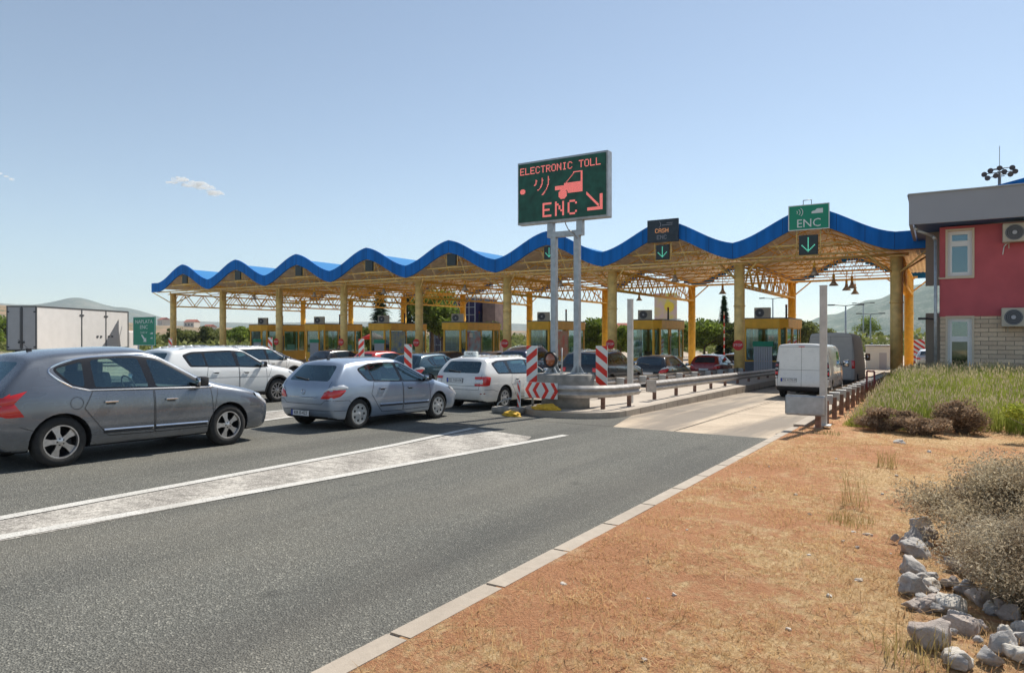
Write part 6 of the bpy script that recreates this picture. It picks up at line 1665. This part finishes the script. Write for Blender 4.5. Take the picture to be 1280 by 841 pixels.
# stones of the border
def rock_mat(i, c1, c2):
    m, p, v, l = newmat('limestone'); a = noise(m, v, 4, 8, .7); b_ = noise(m, v, 18, 6, .7); c = mixc(m, mapr(m, a, .35, .62), c1, c2); c = mixc(m, mapr(m, b_, .55, .7, 0, .6), c, (.22, .16, .11))
    l.new(c, p.inputs['Base Color']); p.inputs['Roughness'].default_value = .9; l.new(bumpn(m, b_, .8, .03), p.inputs['Normal']); return m
RM = [rock_mat(0, (.27, .25, .24), (.60, .56, .51)), rock_mat(1, (.50, .45, .38), (.66, .61, .54)), rock_mat(2, (.32, .25, .21), (.50, .44, .39))]
def rock(x, y, s_, seed, mi, label, rz=0, dz=0, flat=.7, name='stone', cat='stone', group='stones of the border'):
    b = B(); bmesh.ops.create_icosphere(b, subdivisions=4, radius=1); rr = random.Random(seed)
    pl_ = [(Vector((rr.gauss(0, 1), rr.gauss(0, 1), rr.gauss(0, .8))).normalized(), rr.uniform(.5, .82)) for _ in range(16)]
    for v in b.verts:
        for n_, d_ in pl_:
            e = v.co.dot(n_)-d_
            if e > 0: v.co -= n_*e*.93
        v.co *= 1+.22*NZ.noise(v.co*1.7+Vector((seed, 0, 0)))+.07*NZ.noise(v.co*5+Vector((seed, 0, 0)))+.04*NZ.noise(v.co*13+Vector((seed, 0, 0)))
        v.co = Vector((v.co.x*s_, v.co.y*s_*.85, v.co.z*s_*flat))
    return tag(obj(name, b, RM[mi], smooth=28, mw=T(x, y, soilz(x, y)+s_*flat*.35+dz)@RZ(rz)), label, cat, group)
RK = [(-.10, 7.7, .17, 0, 'pinkish grey stone at the far left end of the border'), (-.13, 7.05, .17, 0, 'dark grey stone second along the left edge of the border'), (-.13, 6.5, .19, 0, 'blue grey veined stone in the middle of the left border edge'), (-.12, 5.98, .18, 0, 'grey cracked stone left of the pale block'), (-.10, 5.5, .17, 0, 'dark stone at the left front of the pale block'),
      (.12, 5.25, .16, 1, 'pale beige squarish block in the stone border'), (.16, 4.85, .17, 2, 'long brown grey stone below the pale block'), (.02, 4.55, .18, 2, 'brown stone at the bottom left corner of the border'), (.34, 4.62, .14, 0, 'grey stone right of the brown bottom stone'), (.48, 4.95, .15, 0, 'rounded grey stone under the pale bush'), (.70, 4.75, .16, 1, 'pale flat block at the bottom right'),
      (.50, 4.5, .11, 0, 'small grey stone below the rounded stone'), (.30, 5.55, .18, 2, 'tall brown grey stone behind the pale block'), (.62, 5.25, .13, 0, 'grey stone behind the pale flat block'), (.30, 9.25, .20, 2, 'reddish grey stone at the back end of the border'), (.75, 9.9, .24, 1, 'pale stone at the rear of the border'), (-.02, 7.35, .13, 2, 'small reddish stone beside the far left stone'), (.12, 4.35, .12, 1, 'light small stone at the bottom edge of the picture'), (.88, 4.9, .13, 2, 'brown stone right of the pale flat block'), (.0, 5.75, .12, 1, 'light grey stone wedged between the cracked and the dark stone'), (-.2, 6.8, .10, 2, 'small brown stone between the dark grey and the veined stone'), (.14, 4.98, .11, 0, 'small dark stone touching the squarish pale block'), (.42, 5.3, .13, 2, 'tan stone in the middle of the heap'), (-.02, 5.2, .12, 2, 'rusty stone at the left foot of the pale block'), (.58, 4.75, .10, 1, 'white wedge stone left of the pale flat block'), (.2, 5.75, .13, 0, 'blue grey stone behind the light wedge'), (.27, 4.42, .1, 0, 'small slate stone at the bottom edge'), (.25, 6.2, .14, 2, 'brownish stone half under the pale bush')]
for i, (x, y, s_, mi, lab) in enumerate(RK): rock(x-.05, y, s_*.80, i+3, mi, lab, rz=i*.9, flat=.75 if i != 5 else .8)
rs = random.Random(5)
for i in range(44):
    x_, y_, s_, mi, _ = RK[rs.randrange(len(RK))]; a_ = rs.uniform(0, 6.28); d_ = s_*rs.uniform(.6, 1.0)
    rock(x_-.05+math.cos(a_)*d_, y_+math.sin(a_)*d_, rs.uniform(.035, .08), 200+i, rs.choice((0, 0, 1, 2)), 'small jagged limestone fragment packed between the larger border stones', rz=rs.uniform(0, 6), dz=rs.uniform(-.01, .05), flat=rs.uniform(.5, .9), group='small fragments in the stone border')
for i, (x, y, s_, lab) in enumerate([(-.55, 7.0, .05, 'small white stone lying on the straw left of the border'), (-.68, 7.05, .035, 'tiny grey white pebble beside the small white stone'), (-.5, 5.6, .04, 'white pebble low on the verge near the border'), (-.9, 6.0, .03, 'small pale pebble in the middle of the straw'), (-.62, 14.5, .12, 'pale square stone in front of the low dead bush'), (-.15, 13.2, .06, 'small white stone on the straw before the upright dead bush'), (-2.2, 16.1, .12, 'flat pale rubble at the foot of the guard rail posts'), (-2.25, 4.3, .035, 'small pale pebble near the kerb')]):
    rock(x, y, s_, 60+i, 1, lab, dz=-.01, flat=.55, name='pebble', group='loose pale stones on the verge')
rs = random.Random(77)
for i in range(46):
    x = rs.uniform(-2.4, 1.2); y = rs.uniform(2.6, 12); 
    rock(x, y, rs.uniform(.012, .028), 100+i, rs.choice((1, 2)), 'tiny pale pebble scattered on the dry verge', dz=0, flat=.6, name='pebble', cat='pebble', group='tiny pebbles on the verge')
# ---------------------------------------------------------------- trees beyond the booths
M['bark'] = mat('bark', (.12, .085, .06), .9, var=.3, scale=8)
def tree(x, y, h, r, n, size, cols, label, seed, conifer=0, group='trees beyond the toll booths', low=.25):
    g = gz(x, y)-.05; t = thing('conifer_tree' if conifer else 'broadleaf_tree', label, 'tree', (x, y, g), 0, group)
    b = B(); tube(b, (0, 0, 0), (.1, 0, h*.55), h*.03, 8, r2=h*.015); rr = random.Random(seed)
    if not conifer:
        for i in range(7):
            a = rr.uniform(0, 6.28); z = h*rr.uniform(.25, .5); tube(b, (.03, 0, z), (math.cos(a)*r*.6, math.sin(a)*r*.6, z+h*.25), h*.012, 5, r2=h*.004)
    else: tube(b, (.1, 0, h*.55), (.1, 0, h*.95), h*.015, 6, r2=h*.003)
    obj('trunk', b, M['bark'], t)
    if conifer:
        rg = np.random.default_rng(seed); u = rg.uniform(0, 1, n)**1.4; z = h*(.12+.88*u); a = rg.uniform(0, 6.28, n); lay = z*.55+np.floor((z+.4*np.sin(a*3))/.6)*.27; rad = r*(1-u)**.85*(.75+.35*rg.uniform(0, 1, n))
        lob = .72+.28*np.sin(a*7+lay*9); q = rad*lob*np.sqrt(rg.uniform(.1, 1, n)); p = np.stack([q*np.cos(a), q*np.sin(a), lay+.3-(q/r)*.9+rg.uniform(-.12, .12, n)], 1)
        d = np.stack([np.cos(a), np.sin(a), -.35*np.ones(n)], 1); s_ = np.stack([-np.sin(a), np.cos(a), rg.uniform(-.3, .3, n)], 1); sz = size*rg.uniform(.6, 1.2, (n, 1))
        V = np.stack([p-d*sz*.6, p+s_*sz*.25, p+d*sz*.8, p-s_*sz*.25], 1)
    else: V = leaves(n, (0, 0, h*(low+(1-low)/2)), (r, r, h*(1-low)/2), size, seed=seed, lumps=16, hollow=.35)
    tris('crown', V, leafmat('crown_leaf', cols, sc=.35), t, n=4); return t
GC = [(.035, .07, .03), (.07, .13, .045), (.13, .20, .07)]; GL = [(.09, .13, .02), (.22, .29, .045), (.40, .46, .09)]; GO = [(.08, .10, .03), (.19, .21, .06), (.34, .34, .12)]
def at(px, Y):
    u = (px-640)/860; s_, c_ = .5282, .8491; dx = -s_+u*c_; dy = c_+u*s_; return Y/dy*dx
def trees():
    L_ = [(475, 62, 9.2, 2.6, 1, GC, 'tall dark conifer behind the second booth gap'), (512, 64, 9.8, 2.8, 1, GC, 'tall conifer right behind the dark poster booth'), (540, 62, 9.0, 3.2, 0, GL, 'bright green broadleaf tree right of the dark poster booth'), (553, 60, 6.5, 2.2, 0, GL, 'low yellow green tree between the poster booths'),
          (464, 60, 4.0, 2.5, 0, GL, 'low yellow green bush tree by the red umbrella'), (610, 62, 4.2, 2.0, 0, GO, 'small olive tree left of the blue poster booth back'), (742, 66, 4.6, 2.6, 0, GL, 'light green tree behind the tall sign posts'), (775, 64, 3.8, 2.2, 0, GL, 'light green bush behind the pale post'),
          (880, 74, 4.6, 3.2, 0, GL, 'bright green round tree left of the red hatchback column'), (905, 76, 6.5, 1.3, 1, GC, 'small dark cypress above the red hatchback'), (918, 74, 4.0, 2.6, 0, GO, 'olive bush tree beside the column with the stop sign'), (1000, 84, 4.6, 2.6, 0, GO, 'green tree behind the white van roof'), (1018, 88, 4.0, 2.4, 0, GO, 'olive tree left of the tall bronze van'),
          (1083, 170, 7.0, 4.0, 0, GL, 'yellow green tree far behind the bronze grey van'), (5, 55, 6.5, 3.5, 0, GL, 'green tree at the far left edge behind the truck'), (-12, 48, 4, 2.5, 0, GL, 'low green tree at the far left edge'), (228, 66, 4.2, 3.2, 0, GO, 'olive tree behind the leftmost columns'), (262, 70, 4.4, 3, 0, GO, 'olive green tree between the leftmost columns'), (300, 66, 4.4, 2.6, 0, GL, 'pale green tree left of the leftmost booth'), (322, 70, 4.0, 3, 0, GO, 'dark olive tree beside the leftmost booth'), (845, 80, 3.6, 2.4, 0, GO, 'olive bush behind the third booth from the right'), (690, 74, 4.0, 2.4, 0, GO, 'olive bush seen between the tall sign posts')]
    for i, (px, Y, h, r, c, cols, lab) in enumerate(L_):
        tree(at(px, Y), Y, h, r, 5000 if Y < 90 else 2500, .26 if not c else .42, cols, lab, 20+i, c)
trees()
# scrub belt beyond the plaza
def scrub(n, x0, x1, y0, y1, h, cols, name='scrub', sz=.5):
    p = np.stack([rng.uniform(x0, x1, n), rng.uniform(y0, y1, n), np.zeros(n)], 1)
    h_ = np.array([max(0, .5+NZ.noise(Vector((a*.06, b_*.06, 1)))) for a, b_, _ in p])*h
    p[:, 2] = gz(0, 50)-.06+rng.uniform(0, 1, n)*h_
    u = rng.normal(0, 1, (n, 3)); u /= np.linalg.norm(u, axis=1)[:, None]; v_ = np.cross(u, rng.normal(0, 1, (n, 3))); v_ /= np.linalg.norm(v_, axis=1)[:, None]; s_ = rng.uniform(.5, 1.3, (n, 1))*sz
    tris(name, np.stack([p-u*s_, p+v_*s_*.6, p+u*s_, p-v_*s_*.6], 1), leafmat(name, cols, sc=.1), n=4, kind='stuff')
scrub(30000, -260, 30, 95, 170, 3.4, GO); scrub(9000, 2, 60, 110, 170, 2.6, GL, 'meadow_scrub'); scrub(14000, -230, -62, 48, 95, 3.0, GO, 'roadside_scrub')
# ---------------------------------------------------------------- hills
def hill_mat(name, c1, c2, c3, sc):
    m, p, v, l = newmat(name); a = noise(m, v, sc, 8, .65); b_ = noise(m, v, sc*7, 8, .75); f = nd(m, 'ShaderNodeMath', operation='ADD'); l.new(a, f.inputs[0]); l.new(mapr(m, b_, 0, 1, -.5, .5), f.inputs[1])
    c = ramp(m, f.outputs[0], [(.30, c1), (.5, c2), (.68, c3)]); l.new(c, p.inputs['Base Color']); p.inputs['Roughness'].default_value = .95; return m
def hill(name, pts, Yd, depth, m, seed, rough=.05):
    """pts: skyline as (bearing px, height above eye); built as a ridge of real depth at range Yd from the camera"""
    nb = 260; nr = 26; bm = B(); g = []
    import bisect
    xs_ = [p_[0] for p_ in pts]
    for i in range(nb+1):
        px = xs_[0]+(xs_[-1]-xs_[0])*i/nb; k = max(0, min(len(xs_)-2, bisect.bisect(xs_, px)-1)); t_ = (px-xs_[k])/(xs_[k+1]-xs_[k]); t_ = t_*t_*(3-2*t_); H = pts[k][1]+(pts[k+1][1]-pts[k][1])*t_
        u = (px-640)/860; d = Vector((-.5282+u*.8491, .8491+u*.5282)).normalized(); row = []
        for j in range(nr+1):
            w__ = j/nr; rr = Yd-depth*.5+depth*w__; prof = math.sin(math.pi*min(1, w__*1.0))**.8 if w__ < 1 else 0
            x, y = d.x*rr, d.y*rr; e = NZ.fractal(Vector((x/depth*2.5, y/depth*2.5, seed)), 1.0, 2.0, 6)
            z = H*prof*(1+rough*2*(e-.4)); row.append(bm.verts.new((x, y, max(z, 0)*1.0-1.2)))
        g.append(row)
    for a, b_ in zip(g, g[1:]):
        for j in range(nr): bm.faces.new((a[j], b_[j], b_[j+1], a[j+1]))
    return tag(obj(name, bm, m, smooth=True), kind='structure')
HL = hill_mat('left_hillside', (.06, .085, .03), (.20, .14, .07), (.38, .22, .13), .05); HM = hill_mat('mountain_scrub', (.04, .075, .05), (.08, .12, .08), (.22, .23, .18), .03); HF = hill_mat('far_mountain_scrub', (.08, .10, .07), (.13, .14, .10), (.2, .19, .15), .004)
def sk(L_, dist): return [(px, .80*(419-y)/860*dist*math.sqrt(1+((px-640)/860)**2)) for px, y in L_]
hill('hill', sk([(-420, 395), (-150, 378), (-60, 380), (10, 386), (40, 390), (120, 397), (200, 402), (300, 405), (420, 402), (520, 405), (640, 408), (760, 406), (830, 412)], 850), 850, 480, HL, 2)
hill('far_mountain', sk([(-300, 392), (-100, 380), (40, 385), (95, 377), (150, 386), (230, 400), (330, 401), (440, 398), (560, 396), (700, 402), (780, 404)], 3600), 3600, 900, HF, 5, .03)
hill('mountain', sk([(680, 412), (760, 408), (800, 402), (860, 396), (890, 396), (940, 406), (985, 408), (1040, 392), (1090, 374), (1140, 358), (1180, 352), (1260, 338), (1400, 345), (1600, 380)], 1900), 1900, 900, HM, 9)
# ---------------------------------------------------------------- masts, billboard, houses, cars beyond
def lamp_mast(px, Y, h, label, arms=2):
    x = at(px, Y); g = gz(0, Y)-.06; t = thing('lamp_mast', label, 'street lamp', (x, Y, g), 0, 'tall lamp masts beyond the plaza')
    b = B(); tube(b, (0, 0, 0), (0, 0, h), .16, 8, r2=.08); obj('pole', b, M['galv'], t)
    for i in range(arms):
        a = 2*math.pi*i/arms; b = B(); tube(b, (0, 0, h), (math.cos(a)*1.5, math.sin(a)*1.5, h+.15), .05, 5); box(b, math.cos(a)*1.6, math.sin(a)*1.6, h+.12, .8 if abs(math.cos(a)) > .5 else .3, .3, .16, bev=.03); obj('lamp_head', b, M['acd'], t)
lamp_mast(1057, 92, 6.2, 'tall lamp mast above the bronze grey van'); lamp_mast(1079, 150, 8.8, 'thin lamp mast in the middle beyond the bronze van'); lamp_mast(1088, 120, 5.9, 'lamp mast nearest to the right canopy column'); lamp_mast(966, 110, 8.2, 'lamp mast right of the booth behind the white van')
lamp_mast(637, 120, 9.2, 'thin lamp mast seen behind the fourth column', 2); lamp_mast(598, 110, 8.4, 'thin lamp mast behind the taxi roof', 2)
bxx = at(832, 92); t = thing('billboard', 'yellow and violet billboard on a lattice stand above the second booth', 'billboard', (bxx, 92, gz(0, 92)))
b = B(); box(b, 0, 0, 6.6, 3.2, .2, 3.6, bev=.03); obj('panel', b, mat('billboard_panel', (.62, .42, .55), .5, var=.9, scale=.9, col2=(.7, .6, .12)), t)
b = B(); tube(b, (.55, -.12, 6.5), (.55, -.16, 6.5), .7, 24); obj('yellow_disc', b, mat('billboard_yellow', (.8, .6, .05), .5), t)
b = B(); 
for sx in (-1.3, 1.3): tube(b, (sx, 0, 0), (sx, 0, 4.8), .1, 6)
for i in range(4): tube(b, (-1.3, 0, i*1.2), (1.3, 0, i*1.2+1.2), .04, 5)
box(b, 0, 0, 4.75, 4.2, .3, .12); obj('stand', b, M['galv'], t)
# dark glazed structure behind the booths
sx_ = at(562, 70); t = thing('glazed_tower', 'dark blue gridded glass building behind the conifers', 'building', (sx_, 70, gz(0, 70)))
b = B(); box(b, 0, 3, 3.6, 7.2, 5, 7.2); obj('wall', b, mat('violet_glass', (.03, .025, .09), .25, coat=.3), t)
b = B()
for i in range(9): box(b, -3.6+i*.9, .46, 3.6, .07, .08, 7.2)
for j in range(8): box(b, 0, .44, .4+j*.95, 7.2, .07, .07)
obj('glazing_bars', b, M['louv'], t)
b = B(); box(b, 5.0, 3, 3.4, 1.9, 3, 6.8); obj('stair_tower', b, mat('brown_tower', (.25, .17, .15), .8, var=.3, scale=1.2), t); b = B(); box(b, 0, 3, 7.35, 8.0, 5.6, .25); obj('roof', b, M['soff'], t)
M['tile'] = mat('roof_tile', (.42, .13, .08), .8, var=.3, scale=2); M['hw'] = mat('house_wall', (.62, .56, .48), .85, var=.1, scale=.5)
def house(px, Y, w_, d_, h, label, rz=0, z=0):
    t = thing('house', label, 'house', (at(px, Y), Y, gz(0, Y)+z), rz, 'small houses on the far side'); b = B(); box(b, 0, 0, h/2, w_, d_, h); obj('wall', b, M['hw'], t)
    b = B(); prism(b, [(-w_/2-.3, -d_/2-.3, h), (-w_/2-.3, d_/2+.3, h), (-w_/2-.3, 0, h+d_*.28)], (w_+.6, 0, 0)); fixn(b); obj('roof', b, M['tile'], t)
    for i in (-1, 0, 1):
        b = B(); box(b, i*w_*.3, -d_/2-.02, h*.55, w_*.12, .06, h*.35); obj('window', b, M['oglass'], t)
house(748, 150, 16, 8, 3.2, 'long low house with red roof between the sign posts and the column'); house(700, 230, 12, 8, 5, 'distant house right of the fifth column', .3); house(905, 240, 12, 8, 4.5, 'distant pale house above the red hatchback', .2); house(240, 420, 12, 9, 6, 'distant red roofed house left of the second column from left', .3, 10); house(205, 450, 14, 9, 6, 'distant red roofed house beside the green direction sign', -.2, 14); house(262, 380, 10, 8, 5, 'distant red roofed house between the leftmost columns', 0, 5)
# pale crash barrier / retaining line far right
t = thing('long_wall', 'long pale wall crossing the view behind the lamp masts', 'wall', (20, 178, gz(0, 178))); b = B(); box(b, 0, 0, 1.5, 150, .5, .7); box(b, 0, .6, 2.0, 150, .3, .25); obj('wall', b, M['soff'], t)
# striped barricade and parked cars in the yard on the right
t = thing('striped_barricade', 'red and white striped barricade beyond the right canopy column', 'barricade', (at(1146, 75), 75, gz(0, 75)))
b = B(); box(b, 0, 0, 1.0, 1.3, .08, 2.4); obj('panel', b, M['swhite'], t); b = B(); stripes(b, 0, 1.0, 1.3, 2.4, -.045, 5, -1, 0); obj('stripes', b, M['sred2'], t)
oc = mat('orange_stock', (.6, .22, .03), .6, var=.6, scale=2, col2=(.6, .45, .3))
for i in range(5):
    x = at(1152+i*5, 88); b = B(); lathe(b, [(.5, 0), (.5, .05), (.3, .06), (.08, 1.6), (.001, 1.62)], 12); tag(obj('traffic_cone', b, oc, smooth=40, mw=T(x, 88, gz(0, 88)+.0)), 'orange traffic cone in the yard behind the canopy', 'traffic cone', 'orange traffic cones in the yard')
place(hatch_far(P_silver, L=4.2), at(1160, 66)+.9, 64, 'hatchback', 'silver car parked in the yard left of the building corner')
place(hatch_far(P_black, L=4.2), at(1096, 118), 118, 'hatchback', 'tiny dark car far down the road beyond the bronze grey van')
t = thing('sunlit_pavement_block', 'low white block standing in for sunlit concrete beside the bronze grey van bonnet', 'stand_in_block', (at(1099, 60), 60, gz(0, 60))); b = B(); box(b, 0, 0, .8, 1.75, 1.5, 1.9, bev=.08); obj('wall', b, M['swhite'], t); b = B(); box(b, 0, 0, 1.8, 1.9, 1.7, .08); obj('roof', b, M['louv'], t); b = B(); box(b, .3, -.76, .6, .5, .03, 1.3); obj('door', b, M['louv'], t)  # added white block; sunlit pavement put into its colour, roof and door made up
# red umbrella
t = thing('parasol', 'red parasol left of the dark poster booth', 'parasol', (at(467, 56), 56, gz(0, 56))); b = B(); lathe(b, [(.001, 2.9), (1.4, 2.3), (1.4, 2.15)], 8); obj('canopy', b, M['sred2'], t); b = B(); tube(b, (0, 0, 0), (0, 0, 2.9), .03, 6); obj('pole', b, M['galv'], t)
# ---------------------------------------------------------------- cloud outside the haze box
def cloud(px, py, dist, size, label, seed, n):
    u = (px-640)/860; v_ = (419-py)/860; d = Vector((-.5282+u*.8491, .8491+u*.5282, v_)); c = d*dist+Vector((0, 0, 1.7)); rr = random.Random(seed)
    b = B()
    for i in range(n):
        t_ = i/(n-1)*2-1; bmesh.ops.create_icosphere(b, subdivisions=3, radius=1, matrix=T(t_*size*.5, rr.uniform(-.2, .2)*size*.3, rr.uniform(-.08, .08)*size+(-.12*t_*size))@Matrix.Diagonal((size*rr.uniform(.12, .24), size*rr.uniform(.1, .2), size*rr.uniform(.05, .11)*(1-abs(t_)*.4), 1)))
    for v in b.verts: v.co += Vector((NZ.noise(v.co/size*9), NZ.noise(v.co/size*9+Vector((5, 0, 0))), NZ.noise(v.co/size*9+Vector((0, 9, 0)))))*size*.05
    m = bpy.data.materials.new('cloud_vapour'); m.use_nodes = True; nn = m.node_tree.nodes; l = m.node_tree.links; nn.remove(nn['Principled BSDF']); pv = nn.new('ShaderNodeVolumePrincipled'); pv.inputs['Color'].default_value = (1, .97, .95, 1)
    tc = nn.new('ShaderNodeTexCoord'); nz = nn.new('ShaderNodeTexNoise'); nz.inputs['Scale'].default_value = 9/size; nz.inputs['Detail'].default_value = 5; l.new(tc.outputs['Object'], nz.inputs['Vector'])
    mr = nn.new('ShaderNodeMapRange'); mr.inputs[1].default_value = .36; mr.inputs[2].default_value = .56; mr.inputs[3].default_value = 0; mr.inputs[4].default_value = .03; l.new(nz.outputs[0], mr.inputs[0]); l.new(mr.outputs[0], pv.inputs['Density']); l.new(pv.outputs[0], nn['Material Output'].inputs['Volume'])
    o = obj('cloud', b, m, smooth=True, mw=T(*c)@RZ(R(32))); return tag(o, label, 'cloud')
cloud(243, 232, 6000, 360, 'small ragged white cloud in the left part of the sky', 4, 7); cloud(4, 220, 6000, 160, 'tiny pale cloud at the left edge of the sky', 8, 4)
# ---------------------------------------------------------------- haze
b = B(); box(b, 0, 1500, 0, 11000, 7600, 1); 
for v in b.verts: v.co.z = -3 if v.co.z < 0 else 420
m = bpy.data.materials.new('haze'); m.use_nodes = True; nn = m.node_tree.nodes; nn.remove(nn['Principled BSDF']); pv = nn.new('ShaderNodeVolumePrincipled'); pv.inputs['Color'].default_value = (.62, .76, .92, 1); pv.inputs['Density'].default_value = .00012; pv.inputs['Anisotropy'].default_value = 0
m.node_tree.links.new(pv.outputs[0], nn['Material Output'].inputs['Volume']); tag(obj('haze', b, m), kind='stuff')
